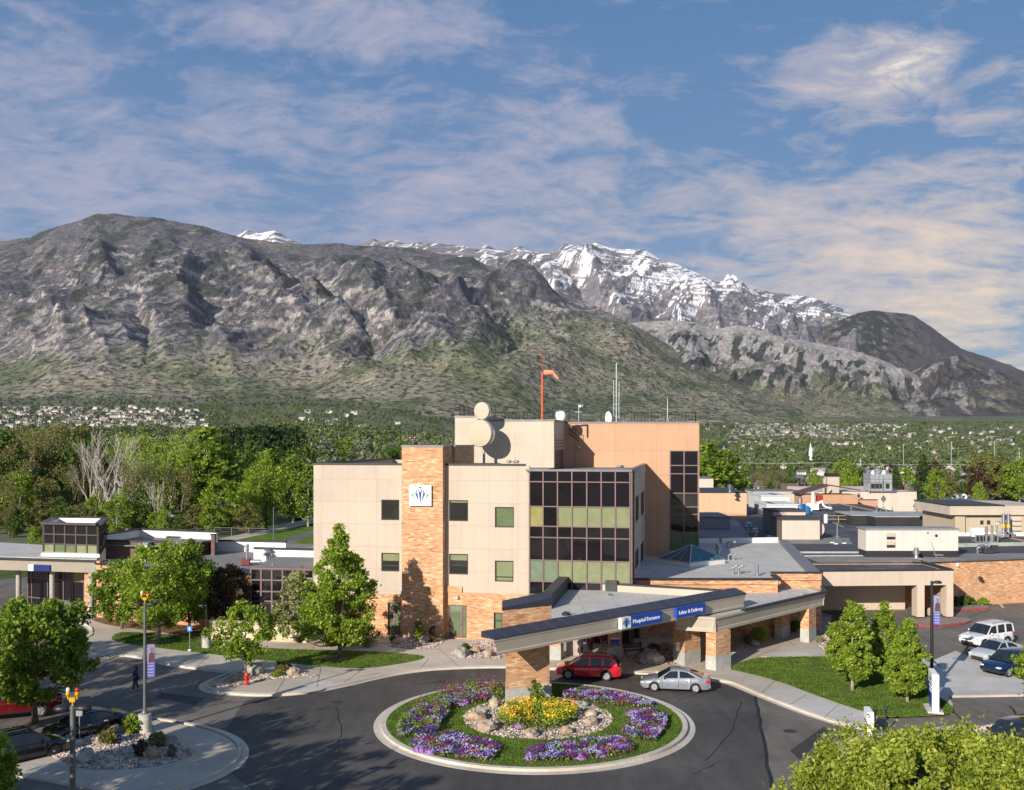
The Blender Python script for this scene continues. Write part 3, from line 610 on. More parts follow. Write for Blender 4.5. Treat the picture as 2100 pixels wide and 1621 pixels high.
def gravel(name,poly,z,n,size,cols,label,seed=0,kind='stuff',mound=0.0):
    sheet('gravel_bed',poly,z,MGRAVB)
    rs=np.random.RandomState(seed); P=np.array(poly); x0,y0=P.min(0); x1,y1=P.max(0)
    q=rs.rand(n*3,2)*[x1-x0,y1-y0]+[x0,y0]
    ins=np.zeros(len(q),bool); j=len(P)-1
    for i in range(len(P)):
        c=((P[i,1]>q[:,1])!=(P[j,1]>q[:,1]))&(q[:,0]<(P[j,0]-P[i,0])*(q[:,1]-P[i,1])/(P[j,1]-P[i,1]+1e-12)+P[i,0]); ins^=c; j=i
    q=q[ins][:n]; m=len(q)
    base=np.array([(1,0,0),(-1,0,0),(0,1,0),(0,-1,0),(0,0,1),(0,0,-1)],float); fs=np.array([(0,2,4),(2,1,4),(1,3,4),(3,0,4),(2,0,5),(1,2,5),(3,1,5),(0,3,5)])
    s=size*(.5+rs.rand(m)**2*1.1); sc=np.stack([s*(.7+.6*rs.rand(m)),s*(.7+.6*rs.rand(m)),s*(.4+.4*rs.rand(m))],1)
    a=rs.rand(m)*6.28; v=base[None]*(1+.35*(rs.rand(m,6,1)-.5))*sc[:,None,:]
    x=v[...,0]*np.cos(a)[:,None]-v[...,1]*np.sin(a)[:,None]; y=v[...,0]*np.sin(a)[:,None]+v[...,1]*np.cos(a)[:,None]
    V=np.stack([x+q[:,:1],y+q[:,1:],v[...,2]+z+.02+0*x],-1).reshape(-1,3); Fc=(fs[None]+6*np.arange(m)[:,None,None]).reshape(-1,3)
    mt=_M.get('stones')
    if mt is None:
        mt,nt,b=newmat('stones'); ge=nt.nodes.new('ShaderNodeNewGeometry')
        c=ramp(nt,ge.outputs['Random Per Island'],[(0,(.22,.16,.14)),(.35,(.42,.32,.27)),(.65,(.55,.44,.38)),(1,(.66,.60,.54))]); nt.links.new(c,b.inputs['Base Color']); b.inputs['Roughness'].default_value=.9; _M['stones']=mt
    o=npmesh(name,V,Fc,mt,smooth=False,k=3); tag(o,label,'gravel',kind='stuff'); return o
gravel('gravel',gislP,.138,5200,.085,None,'pinkish river gravel spread over the curved left traffic island',1)
gravel('gravel',smooth_poly(GP([(425,1408),(455,1396),(500,1372),(520,1370),(545,1385),(600,1377),(660,1384),(640,1388),(560,1392),(510,1400),(470,1410)],.15),1),.139,2600,.075,None,'pinkish gravel bed around the fire hydrant and boulders',2)
gravel('gravel',smooth_poly(GP([(135,1366),(140,1352),(170,1352),(243,1339),(225,1348),(195,1362),(168,1368)],.15),1),.139,900,.08,None,'small gravel bed at the head of the left parking bays',3)
gravel('gravel',smooth_poly(GP([(800,1322),(830,1312),(915,1312),(900,1322),(880,1332),(800,1328)],.15),1),.139,1200,.08,None,'gravel strip along the foot of the tall brick tower',4)
gravel('gravel',smooth_poly(GP([(915,1350),(945,1322),(1000,1314),(1040,1318),(1036,1352),(990,1349)],.15),1),.139,1500,.09,None,'gravel bed between the side door and the thick brick pillar',5)
gravel('gravel',smooth_poly(GP([(1290,1362),(1305,1332),(1350,1318),(1380,1318),(1400,1352),(1385,1364)],.15),1),.139,1300,.09,None,'gravel bed under the canopy beside the grey brick piers',6)
gravel('gravel',smooth_poly(GP([(1502,1348),(1518,1330),(1560,1318),(1590,1305),(1592,1296),(1500,1305)],.15),1),.139,1300,.08,None,'gravel bed in front of the low window under the second canopy',7)
gravel('gravel',smooth_poly(GP([(1680,1262),(1692,1262),(1725,1310),(1735,1340),(1690,1336),(1676,1318)],.15),1),.139,1500,.08,None,'sloping gravel strip beside the ambulance drive',8)
gravel('gravel',smooth_poly(GP([(1985,1492),(2040,1486),(2125,1480),(2125,1498),(2060,1504),(2012,1506)],.16),1),.15,900,.08,None,'narrow gravel median near the dark parked car',9)
gravel('gravel',smooth_poly(GP([(1732,1540),(1748,1526),(1772,1520),(1845,1526),(1850,1590),(1760,1590)],.15),1),.143,1300,.08,None,'gravel corner below the foreground maple',10)
# ================= roundabout =================
RC=(1.30,59.2); 
def circ(r,n=96,c=RC): return [(c[0]+r*math.cos(2*math.pi*i/n),c[1]+r*math.sin(2*math.pi*i/n)) for i in range(n)]
def annulus(name,r0,r1,z0,z1,mat,n=96):
    mb=MB(); a=circ(r0,n); b=circ(r1,n)
    for i in range(n):
        j=(i+1)%n; A=[a[i],b[i],b[j],a[j]]
        mb.add([(p[0],p[1],z0) for p in A]+[(p[0],p[1],z1) for p in A],[(4,5,6,7),(1,2,6,5),(3,0,4,7)])
    o=mb.build(name,mat); return tag(o,kind='structure')
annulus('gutter',9.02,9.45,-.03,.018,MKERB); annulus('kerb',8.72,9.02,-.03,.16,MKERB)
sheet('lawn',circ(8.73),.145,MLAWN)
for k in range(0,24): 
    a=k*math.pi/12+.1; strip('kerb_joint',[(RC[0]+8.72*math.cos(a),RC[1]+8.72*math.sin(a)),(RC[0]+9.02*math.cos(a),RC[1]+9.02*math.sin(a))],.02,.1625,M('joint',(.12,.11,.10),.9))
CB=(1.55,59.5)
gravel('gravel',circ(4.45,48,CB),.150,5200,.075,None,'ring of pinkish gravel in the middle of the roundabout',12)
# short grass blades over both lawns and the circle
def blades(name,polys,n,z,label,hgt=.05,seed=1,holes=()):
    rs=np.random.RandomState(seed); Q=[]
    for poly,m in polys:
        P=np.array(poly); x0,y0=P.min(0); x1,y1=P.max(0); q=rs.rand(m,2)*[x1-x0,y1-y0]+[x0,y0]; ins=np.zeros(len(q),bool); j=len(P)-1
        for i in range(len(P)):
            c=((P[i,1]>q[:,1])!=(P[j,1]>q[:,1]))&(q[:,0]<(P[j,0]-P[i,0])*(q[:,1]-P[i,1])/(P[j,1]-P[i,1]+1e-12)+P[i,0]); ins^=c; j=i
        Q.append(q[ins])
    q=np.concatenate(Q); m=len(q); a=rs.rand(m)*6.28; w_=.02+.02*rs.rand(m); h=hgt*(.5+rs.rand(m)); lx=(rs.rand(m)-.5)*.08; ly=(rs.rand(m)-.5)*.08
    dx=np.cos(a)*w_; dy=np.sin(a)*w_; zz=np.full(m,z)
    V=np.stack([np.stack([q[:,0]-dx,q[:,1]-dy,zz],1),np.stack([q[:,0]+dx,q[:,1]+dy,zz],1),np.stack([q[:,0]+lx,q[:,1]+ly,zz+h],1)],1).reshape(-1,3)
    mt=_M.get('blade') or Mleaf('blade',(.06,.12,.014),(.11,.19,.024),(.21,.28,.055),.35)
    o=npmesh(name,V,np.arange(3*m).reshape(-1,3),mt,smooth=False,k=3); return tag(o,label,'grass',kind='stuff')
blades('grass',[(L1,60000),(L2,110000)],0,.15,'short mown grass of the two curved lawns',.06,1)
blades('grass',[(circ(8.7,48),90000)],0,.145,'short mown grass of the round island',.05,2)
# ================= building materials =================
BRK=Mbrick('orange brick',(.48,.17,.065),(.62,.33,.165),(.78,.54,.34),.42,.095,(.50,.36,.24))
BEI=Mpanel('beige stucco',(.53,.445,.36),2.45,1.9,.80,.85,.022); ORG=Mpanel('tan orange stucco',(.54,.315,.195),4.2,2.6,.72,.8,.022)
CREAM=Mpanel('cream stucco',(.53,.46,.37),5.2,1.15,.90,.85,.015); TANP=M('taupe fascia',(.48,.425,.34),.7,var=.05,scale=.6); PINKT=Mpanel('pinkish stucco',(.66,.53,.45),1.6,9,.88,.85,.015)
TANRIB=Mpanel('ribbed tan metal',(.52,.43,.31),.30,30,.82,.55,.03); TANRIBO=Mpanel('ribbed orange metal',(.66,.44,.27),.28,30,.90,.6,.03); WRIB=Mpanel('white ribbed metal',(.66,.68,.68),.9,30,.80,.5,.03)
BLKC=M('dark parapet cap',(.028,.028,.032),.5,var=.15); CAPG=M('grey metal cap',(.20,.20,.21),.45,.4,var=.1); WPAR=M('white roof membrane upstand',(.80,.78,.75),.8,var=.04,scale=.8)
def roofmat(name,col,stain,pw=2.6):
    m,nt,b=newmat(name); uv=texco(nt,'UV'); br=node(nt,'ShaderNodeTexBrick'); br.offset=0; nt.links.new(uv,br.inputs['Vector'])
    br.inputs['Scale'].default_value=1; br.inputs['Brick Width'].default_value=pw; br.inputs['Row Height'].default_value=11; br.inputs['Mortar Size'].default_value=.03
    n=noisen(nt,uv,.22,6,.62,.6); n2=noisen(nt,uv,2.5,5,.6)
    c=ramp(nt,n,[(.28,tuple(x*.82 for x in col)),(.55,col),(.72,stain)]); c=mix(nt,c,ramp(nt,n2,[(.3,.88),(.7,1.1)]),1.0,'MULTIPLY')
    c=mix(nt,c,tuple(x*.7 for x in col),br.outputs[1]); nt.links.new(c,b.inputs['Base Color']); b.inputs['Roughness'].default_value=.8; return m
ROOFG=roofmat('grey roof membrane',(.50,.485,.455),(.60,.55,.47)); ROOFD=roofmat('dark roof membrane',(.060,.060,.066),(.15,.145,.145)); ROOFM=roofmat('mid roof membrane',(.22,.21,.20),(.34,.31,.28))
SILV=M('galvanised steel',(.55,.57,.60),.35,.9,var=.12,scale=3); STEEL=M('dull steel',(.38,.39,.40),.5,.6,var=.15); MCOL=M('concrete column',(.40,.39,.36),.85,var=.16,scale=5,bmp=.3)
PLC=M('pillar concrete',(.46,.46,.42),.85,var=.12,scale=3,bmp=.2); FRM=M('window frame mauve bronze',(.20,.13,.125),.45,.2,var=.08); FRMK=M('dark bronze frame',(.10,.07,.07),.45,.2); TANPD=M('deep taupe fascia',(.33,.29,.23),.7,var=.05,scale=.6); FRMD=M('dark window frame',(.035,.030,.030),.45,.2)
STONE=Mbrick('cut sandstone',(.46,.36,.22),(.60,.50,.34),(.70,.60,.45),.55,.26,(.36,.29,.2))
def glassm(name,col,rough=.04,spec=.75,streak=None):
    m,nt,b=newmat(name); uv=texco(nt,'UV'); n=noisen(nt,uv,.9,4,.6,1.2)
    c=ramp(nt,n,[(.3,tuple(x*.85 for x in col)),(.75,tuple(min(1,x*1.15) for x in col))]); nt.links.new(c,b.inputs['Base Color'])
    b.inputs['Roughness'].default_value=rough; b.inputs['Specular IOR Level'].default_value=spec; bump(nt,b,noisen(nt,uv,.8,2),.28,.02); _M[name]=m; return m
GLD=glassm('dark glass',(.012,.010,.014)); GLB=glassm('glass with green blind',(.22,.245,.135),.10,.4); GLY=glassm('glass with yellow blind',(.28,.26,.10),.12,.4); GLG=glassm('green glass',(.13,.17,.09),.08,.5); GLT=glassm('teal glass',(.17,.22,.15),.08,.5)
GLN=glassm('night tinted glass',(.03,.03,.03))

A0=math.radians(10.6); U_=(math.cos(A0),-math.sin(A0)); V_=(math.sin(A0),math.cos(A0))
O0=G(915,1310)
def uo(x,v,o=O0):   # u coordinate of picture column x on the wall plane at depth v
    k=(x-CX)/F; ox=o[0]+v*V_[0]; oy=o[1]+v*V_[1]; return (k*oy-ox)/(U_[0]-k*U_[1])
def PT(u,v,z=None,o=O0):
    p=(o[0]+u*U_[0]+v*V_[0],o[1]+u*U_[1]+v*V_[1]); return p if z is None else (p[0],p[1],z)
def zat(x,y,v): p=PT(uo(x,v),v); return H-(y-YH)*p[1]/F
def vof(x,u,o=O0):
    k=(x-CX)/F; ox=o[0]+u*U_[0]; oy=o[1]+u*U_[1]; return (k*oy-ox)/(V_[0]-k*V_[1])
class FB(MB):
    """boxes in the main building's frame: u along the facade, v into the building"""
    def b(s,u0,u1,v0,v1,z0,z1,mi=0): return s.obox(O0,U_,V_,u0,u1,v0,v1,z0,z1,mi)
def wall_with_holes(mb,u0,u1,v,th,z0,z1,holes,mi=0):
    """wall slab whose rectangular openings are really open"""
    us=sorted(set([u0,u1]+[h[0] for h in holes]+[h[1] for h in holes])); zs=sorted(set([z0,z1]+[h[2] for h in holes]+[h[3] for h in holes]))
    us=[a for a in us if u0<=a<=u1]; zs=[a for a in zs if z0<=a<=z1]
    def hole(a,b): return any(h[0]-1e-6<=a<=h[1]+1e-6 and h[2]-1e-6<=b<=h[3]+1e-6 for h in holes)
    for j in range(len(zs)-1):
        zc=(zs[j]+zs[j+1])/2; i=0
        while i<len(us)-1:
            if hole((us[i]+us[i+1])/2,zc): i+=1; continue
            k=i
            while k<len(us)-1 and not hole((us[k]+us[k+1])/2,zc): k+=1
            mb.b(us[i],us[k],v,v+th,zs[j],zs[j+1],mi); i=k
def window(parent,u0,u1,z0,z1,v,split=None,glass=None,blind=None,frame=FRMD,name='window'):
    f=FB(); t=.09; f.b(u0,u1,v,v+.1,z0,z0+t); f.b(u0,u1,v,v+.1,z1-t,z1); f.b(u0,u0+t,v,v+.1,z0+t,z1-t); f.b(u1-t,u1,v,v+.1,z0+t,z1-t)
    if split:
        for s_ in split: f.b(u0+t,u1-t,v+.01,v+.09,z0+(z1-z0)*s_-.04,z0+(z1-z0)*s_+.04)
    fo=f.build(name,frame,parent)
    g_=FB(); g_.b(u0+t,u1-t,v+.05,v+.07,z0+t,z1-t); g_.build('pane',glass or GLN,fo)
    if blind: bl=FB(); zb_=z1-t-(z1-z0-2*t)*blind; bl.b(u0+t,u1-t,v+.035,v+.048,zb_,z1-t); bl.build('blind',GLB,fo)
    return fo
# ================= main hospital building =================
hosp=empty('hospital_building',(0,0,0),0,'three storey beige stucco hospital block with tall brick tower and dark curtain wall','building')
uL=uo(643,0); uT0=uo(824,-.8); uT1=uo(908,-.8); uR0=uo(913,0); uC0=uo(1086,0); uC1=uo(1300,0)
zr=14.55; zc=zat(1200,967,0); 
vB=vof(1328,uC1)   # back wall plane
th=.35
rects_left=[(782,819,1025,1067),(782,819,1134,1172)]
rects_right=[(921,960,1026,1069),(1015,1054,1040,1082),(921,960,1136,1178),(1015,1053,1150,1193)]
def rz(r,v=0): return (uo(r[0],v),uo(r[1],v),zat(r[0],r[3],v),zat(r[0],r[2],v))
hl=[rz(r) for r in rects_left]; hr=[rz(r) for r in rects_right]
door_l=(uo(795,0),uo(821,0),.13,zat(800,1236,0)); door_r=(uo(920,0),uo(958,0),.13,zat(920,1241,0)); w_low=(uo(1013,0),uo(1031,0),zat(1013,1300,0),zat(1013,1256,0))
zbrk=zat(1000,1217,0)
mb=FB(); wall_with_holes(mb,uL,uT0,0,th,zbrk-.3,zr,hl); wall_with_holes(mb,uR0,uC0,0,th,zbrk,zr,hr)
mb.b(uL,uL+th,th,vB,0,zr); mb.b(uL+th,uC0,vB-th,vB,0,zr-.02)
mb.b(uC0,uC0+.01+.2,.0,th,0,zc-.01)
mb.build('beige_wall',BEI,hosp)
mb=FB(); wall_with_holes(mb,uL,uT0,.002,th,0,zbrk-.3,[door_l]); wall_with_holes(mb,uR0,uC0,.002-.08,th+.08,0,zbrk,[door_r,w_low]); mb.build('brick_base_wall',BRK,hosp)
mb=FB(); mb.b(uR0,uo(948,0),-.14,0.0,zbrk+.0,zbrk+.50); mb.build('brick_ledge',BRK,hosp)
mb=FB(); mb.b(uL+th,uC0,th,vB-th,zr-.75,zr-.55); mb.build('roof',ROOFM,hosp)
mb=FB()
for a in ((uL-.06,uT0,-.06,th+.05),(uR0,uo(1077,0),-.06,th+.05),(uL-.06,uL+th+.05,th+.05,vB)): mb.b(a[0],a[1],a[2],a[3],zr,zr+.16)
mb.build('parapet_cap',BLKC,hosp)
# brick tower
zt=zat(860,917,-.8)
tow=FB(); tow.b(uT0,uT1,-.8,2.5,0,zt); tow.b(uT0+1.2,uo(952,6)-.0,2.5,10.0,zr-.7,zt-.02); tow.build('brick_tower',BRK,hosp)
mb=FB(); mb.b(uT0-.06,uT1+.06,-.86,2.5,zt,zt+.14); mb.b(uT0+1.1,uo(952,6)+.05,2.5,10.05,zt-.02,zt+.12); mb.build('tower_cap',CAPG,hosp)
for r,s in zip(hl,(None,(.30,))): window(hosp,*r,.10,split=s,glass=GLN,blind=(None if s is None else .42))
for r,(s,gl,bl) in zip(hr,((None,GLN,.08),(None,GLG,None),((.42,),GLN,.30),((.22,),GLB,None))): window(hosp,*r,.10,split=s,glass=gl,blind=bl)
window(hosp,*w_low,.06,split=(.6,),glass=GLG)
def door(parent,u0,u1,z0,z1,v,side=.72,name='glass_door'):
    f=FB(); t=.08; f.b(u0,u0+t,v,v+.1,z0,z1); f.b(u1-t,u1,v,v+.1,z0,z1); f.b(u0+t,u1-t,v,v+.1,z1-t,z1); um=u0+(u1-u0)*side; f.b(um-.04,um+.04,v,v+.1,z0,z1-t); f.b(u0+t,u1-t,v+.01,v+.09,z0+2.05,z0+2.13)
    fo=f.build('door_frame',FRM,parent)
    d=FB(); d.b(u0+t,um-.04,v+.03,v+.08,z0+.02,z0+.2); d.b(u0+t,um-.04,v+.03,v+.08,z0+1.0,z0+1.1); d.b(u0+t,u0+t+.1,v+.03,v+.08,z0+.2,z0+2.05); d.b(um-.14,um-.04,v+.03,v+.08,z0+.2,z0+2.05); d.b(u0+t+.06,u0+t+.1,v-.03,v+.03,z0+.95,z0+1.2)
    do=d.build('door',FRM,fo); g_=FB(); g_.b(u0+t,um-.04,v+.05,v+.06,z0+.05,z1-t); g_.b(um+.04,u1-t,v+.05,v+.06,z0+.05,z1-t); g_.build('pane',GLG,fo)
    tr=FB(); tr.b(u0+t,um-.04,v+.036,v+.047,z0+2.14,z1-t); tr.build('transom_pane',GLT,fo)
door(hosp,*door_r,.05); door(hosp,*door_l,.25,.5)
mb=FB(); uw=uo(938,-.08); mb.b(uw-.12,uw+.12,-.3,-.08,zat(938,1228,0),zat(938,1221,0)); mb.build('wall_light',M('lamp housing',(.5,.5,.52),.4,.4),hosp)
# curtain wall
cw=FB(); vC=-.25
cols=[1086,1114,1143.5,1173,1203.5,1233,1262,1292]; rows=[967,989,1040,1081,1104,1151,1195,1222,1262,1312]
CU=[uo(c,vC) for c in cols]; CZ=[zat(1200,r,vC) for r in rows]; CZ[-1]=.13
for c in CU: cw.b(c-.05,c+.05,vC-.10,vC+.06,CZ[-1],CZ[0])
for z in CZ: cw.b(CU[0]-.07,CU[-1]+.07,vC-.08,vC+.05,z-.045,z+.045)
cwo=cw.build('curtain_wall',FRM,hosp)
kinds={2:[GLY,GLD,GLB,GLB,GLB,GLB,GLB],5:[GLT,GLT,GLB,GLB,GLB,GLB,GLB]}
rr_=random.Random(4)
for j in range(len(rows)-1):
    for i in range(7):
        g_=FB(); g_.b(CU[i]+.05,CU[i+1]-.05,vC-.012+rr_.uniform(-.006,.006),vC+.01,CZ[j+1]+.045,CZ[j]-.045); g_.build('pane',kinds.get(j,[GLD]*7)[i],cwo)
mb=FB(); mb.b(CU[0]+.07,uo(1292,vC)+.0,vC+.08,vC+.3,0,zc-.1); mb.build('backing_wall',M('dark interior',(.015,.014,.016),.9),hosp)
# glazed return at the corner and beige side wall
u1_=CU[-1]+.07; 
ret=FB(); vr=2.6
for k in range(3): ret.b(u1_,u1_+.12,vC+k*vr/2-.0,vC+k*vr/2+.12,CZ[-1],CZ[0])
for z in CZ: ret.b(u1_-.0,u1_+.10,vC+.12,vC+vr,z-.05,z+.05)
reto=ret.build('corner_glazing',FRM,hosp); g_=FB(); g_.b(u1_-.06,u1_+.03,vC+.12,vC+vr,CZ[-1],CZ[0]-.05); g_.build('pane',GLD,reto)
sw=[]
def sx(x): return vof(x,u1_)
side_w=[]
for (xa,xb,ya,yb) in ((1303.5,1310,1020,1074),(1314.5,1321,1012,1060),(1303,1309.5,1132,1172),(1314,1320.5,1118,1160)):
    va,vb=sx(xa),sx(xb); pa=PT(u1_,va); side_w.append((va,vb,H-(yb-YH)*pa[1]/F,H-(ya-YH)*pa[1]/F))
# side wall pieces with openings (built along v)
vs_=sorted(set([vC+vr,vB]+[a for s_ in side_w for a in s_[:2]])); mb=FB()
def hs(v,z): return any(a<=v<=b and c<=z<=d for a,b,c,d in side_w)
zs_=sorted(set([0,zc]+[a for s_ in side_w for a in s_[2:]]))
for i in range(len(vs_)-1):
    for j in range(len(zs_)-1):
        if not hs((vs_[i]+vs_[i+1])/2,(zs_[j]+zs_[j+1])/2): mb.b(u1_-.3,u1_,vs_[i],vs_[i+1],zs_[j],zs_[j+1])
mb.build('side_wall',BEI,hosp)
for s_ in side_w:
    f=FB(); a,b,c,d=s_; f.b(u1_-.14,u1_-.06,a,a+.1,c,d); f.b(u1_-.14,u1_-.06,b-.1,b,c,d); f.b(u1_-.14,u1_-.06,a,b,d-.08,d); f.b(u1_-.14,u1_-.06,a,b,c,c+.08); f.b(u1_-.14,u1_-.06,(a+b)/2-.05,(a+b)/2+.05,c,d)
    fo=f.build('window',FRMD,hosp); g_=FB(); g_.b(u1_-.12,u1_-.10,a+.1,b-.1,c+.08,d-.08); g_.build('pane',GLD,fo)
mb=FB(); mb.b(uC0,u1_-.3,vC+.3,vB,zc-.5,zc-.3); mb.build('roof',ROOFM,hosp)
mb=FB(); mb.b(uC0-.25,u1_+.1,vC-.15,vC+.25,zc,zc+.16); mb.b(u1_-.3,u1_+.1,vC+.25,vB,zc,zc+.14); mb.build('parapet_cap',CAPG,hosp)
# upper blocks
uP1=uo(1158,vB); vP=vof(1136,uP1); uP0=uo(933,vP); zp=zat(1000,864,vP); 
mb=FB(); mb.b(uP0,uo(980,vP),vP,vB+6,zr-.9,zat(950,856,vP)); mb.b(uo(980,vP),uP1,vP,vB+6,zc-.6,zp); mb.build('penthouse_wall',CREAM,hosp)
mb=FB(); mb.b(uP0-.08,uo(980,vP),vP-.08,vB+6,zat(950,856,vP),zat(950,856,vP)+.14); mb.b(uo(980,vP),uP1+.08,vP-.08,vB+6,zp,zp+.14); mb.build('penthouse_cap',CAPG,hosp)
mb=FB(); mb.b(uP1,uP1+.06,vP+1.0,vB-1.4,zc-.3,zat(1140,925,vP)); lv=mb.build('louvre',M('louvre dark',(.07,.05,.055),.5,.3),hosp)
mb=FB()
for k in range(9): mb.b(uP1+.06,uP1+.12,vP+1.0,vB-1.4,zc-.1+k*.32,zc+.0+k*.32)
mb.build('slat',FRM,lv)
uQ=uo(1434,vB); zq=zat(1300,868,vB); 
gz0=zat(1400,1130,vB); gz1=zat(1400,925,vB); gu0=uo(1373,vB); gu1=uo(1433,vB)
mb=FB(); wall_with_holes(mb,uP1,uQ,vB,.4,0,zq,[(gu0,gu1,gz0,gz1)]); mb.b(uQ-.4,uQ,vB+.4,vB+26,0,zq); mb.b(uP1,uQ-.4,vB+25.6,vB+26,0,zq); mb.b(uP1,uP1+.4,vB+6,vB+25.6,0,zq); mb.build('orange_block_wall',ORG,hosp)
mb=FB(); mb.b(uP1+.4,uQ-.4,vB+.4,vB+25.6,zq-.5,zq-.3); mb.build('roof',ROOFM,hosp)
mb=FB(); mb.b(uP1,uQ+.08,vB-.08,vB+.5,zq,zq+.14); mb.b(uQ-.4,uQ+.08,vB+.5,vB+26,zq,zq+.14); mb.build('parapet_cap',CAPG,hosp)
st=FB(); rws=[925,955,972,1012,1040,1055,1092,1130]; SZ=[zat(1400,r,vB) for r in rws]
for c in (gu0+.06,(gu0+gu1)/2,gu1-.06): st.b(c-.06,c+.06,vB+.02,vB+.16,gz0,gz1)
for z in SZ: st.b(gu0,gu1,vB+.04,vB+.14,z-.05,z+.05)
so_=st.build('stair_glazing',FRM,hosp)
for j in range(7):
    for i in range(2):
        a=gu0+.12 if i==0 else (gu0+gu1)/2+.06; b=(gu0+gu1)/2-.06 if i==0 else gu1-.12
        g_=FB(); g_.b(a,b,vB+.08,vB+.1,SZ[j+1]+.05,SZ[j]-.05); g_.build('pane',GLN if j==3 else (GLG if j==6 else GLD),so_)
mb=FB(); ud=uo(1190,vB); mb.b(ud-.55,ud+.45,vB-.08,vB-.002,zc-.3,zat(1190,922,vB)); mb.build('roof_door',ORG,hosp)
mb=FB(); ul=uo(1189,vB); mb.b(ul-.15,ul+.15,vB-.3,vB,zat(1190,919,vB),zat(1190,915,vB)); mb.build('wall_light',M('lamp housing',(.5,.5,.52),.4,.4),hosp)
# roof stair rail down from the penthouse
mb=MB()
def fp(u,v,z): return PT(u,v,z)
u_a=uo(1166,vB-1.2); u_b=uo(1186,vB-1.2); za=zq-.2; zb_=zat(1186,905,vB)
for h_ in (0,.5,1.0): mb.tube([fp(u_a,vB-1.0,za+h_-.9),fp(u_b,vB-1.0,zb_+h_)],.04,5)
for k in range(7):
    q=k/6; u=u_a+(u_b-u_a)*q; z=za-.9+(zb_-za+.9)*q; mb.tube([fp(u,vB-1.0,z),fp(u,vB-1.0,z+1.0)],.03,5)
mb.build('stair_rail',FRMD,hosp)
# railings round the two upper roofs
def railing(pts,h=1.05,step=.42,parent=None,name='roof_railing',r=.025):
    mb=MB()
    for a,b in zip(pts[:-1],pts[1:]):
        a=Vector(a); b=Vector(b); L=(b-a).length; n=max(2,int(L/step)); up=Vector((0,0,h))
        for z in (.12,h): mb.tube([a+Vector((0,0,z)),b+Vector((0,0,z))],.035,4)
        for k in range(n+1):
            p=a.lerp(b,k/n); rr=r if k%5 else .045; mb.tube([p,p+up],rr*1.0,4,cap=False)
    return mb.build(name,FRMD,parent)
railing([fp(uP0+.3,vB+5.6,zp+.1),fp(uP1-.3,vB+5.6,zp+.1)],1.1,parent=hosp); railing([fp(uP0+.3,vP+.6,zp+.6),fp(uP0+.3,vB+5.6,zp+.1)],1.1,parent=hosp)
railing([fp(uP1+1.5,vB+24,zq+.1),fp(uQ-.4,vB+24,zq+.1)],1.6,parent=hosp); railing([fp(uQ-.4,vB+.8,zq+.1),fp(uQ-.4,vB+24,zq+.1)],1.1,parent=hosp)
# logo sign on the tower
def flatpoly(mb,pts,org,ux,uz,nrm,d,th,mi=0):
    """extruded emblem piece: pts in metres on the plane (ux right, z up)"""
    vs=[(org[0]+ux[0]*p[0]+nrm[0]*d,org[1]+ux[1]*p[0]+nrm[1]*d,org[2]+p[1]) for p in pts]+[(org[0]+ux[0]*p[0]+nrm[0]*(d+th),org[1]+ux[1]*p[0]+nrm[1]*(d+th),org[2]+p[1]) for p in pts]
    n=len(pts); mb.add(vs,[tuple(range(n)),tuple(range(2*n-1,n-1,-1))]+[(i,(i+1)%n,n+(i+1)%n,n+i) for i in range(n)],mi)
BLUE=M('sign blue',(.018,.075,.42),.35,var=.05); NAVY=M('sign navy',(.012,.022,.16),.35,var=.05); GREEN=M('sign green',(.03,.42,.05),.4,var=.05); WSGN=M('sign white',(.86,.87,.89),.35,var=.02)
def emblem(parent,org,ux,nrm,s,d,th=.02):
    E=[('b',[(-.13,.62),(-.10,.60),(0,.36),(.10,.60),(.13,.62),(.06,.30),(.012,-.28),(-.012,-.28),(-.06,.30)],NAVY),
       ('c',[(-.24,.72),(-.19,.50),(-.14,.22),(-.085,-.17),(-.20,.10),(-.36,.45),(-.22,.30)],BLUE),('c',[(.24,.72),(.19,.50),(.14,.22),(.085,-.17),(.20,.10),(.36,.45),(.22,.30)],BLUE),
       ('g',[(-.50,.48),(-.42,.30),(-.27,.0),(-.40,.12),(-.55,.27),(-.45,.27)],GREEN),('g',[(.50,.48),(.42,.30),(.27,.0),(.40,.12),(.55,.27),(.45,.27)],GREEN),
       ('h',[(.055*math.cos(a*math.pi/5),.66+.055*math.sin(a*math.pi/5)) for a in range(10)],NAVY)]
    for _,pts,mt in E:
        mb=MB(); flatpoly(mb,[(p[0]*s,(p[1]-.2)*s) for p in pts],org,ux,None,nrm,d,th); mb.build('emblem',mt,parent)
sg0,sg1=uo(841,-.8),uo(886,-.8); sz0,sz1=zat(841,1037,-.8),zat(841,995,-.8)
tl=empty('logo_sign',(0,0,0),0,'square white sign with blue and green fan emblem on the brick tower','sign')
mb=FB(); mb.b(sg0,sg1,-1.06,-.802,sz0,sz1); mb.build('panel',WSGN,tl); c_=PT((sg0+sg1)/2,-1.06,(sz0+sz1)/2); emblem(tl,c_,U_,(-V_[0],-V_[1]),(sg1-sg0)*.78,.002)
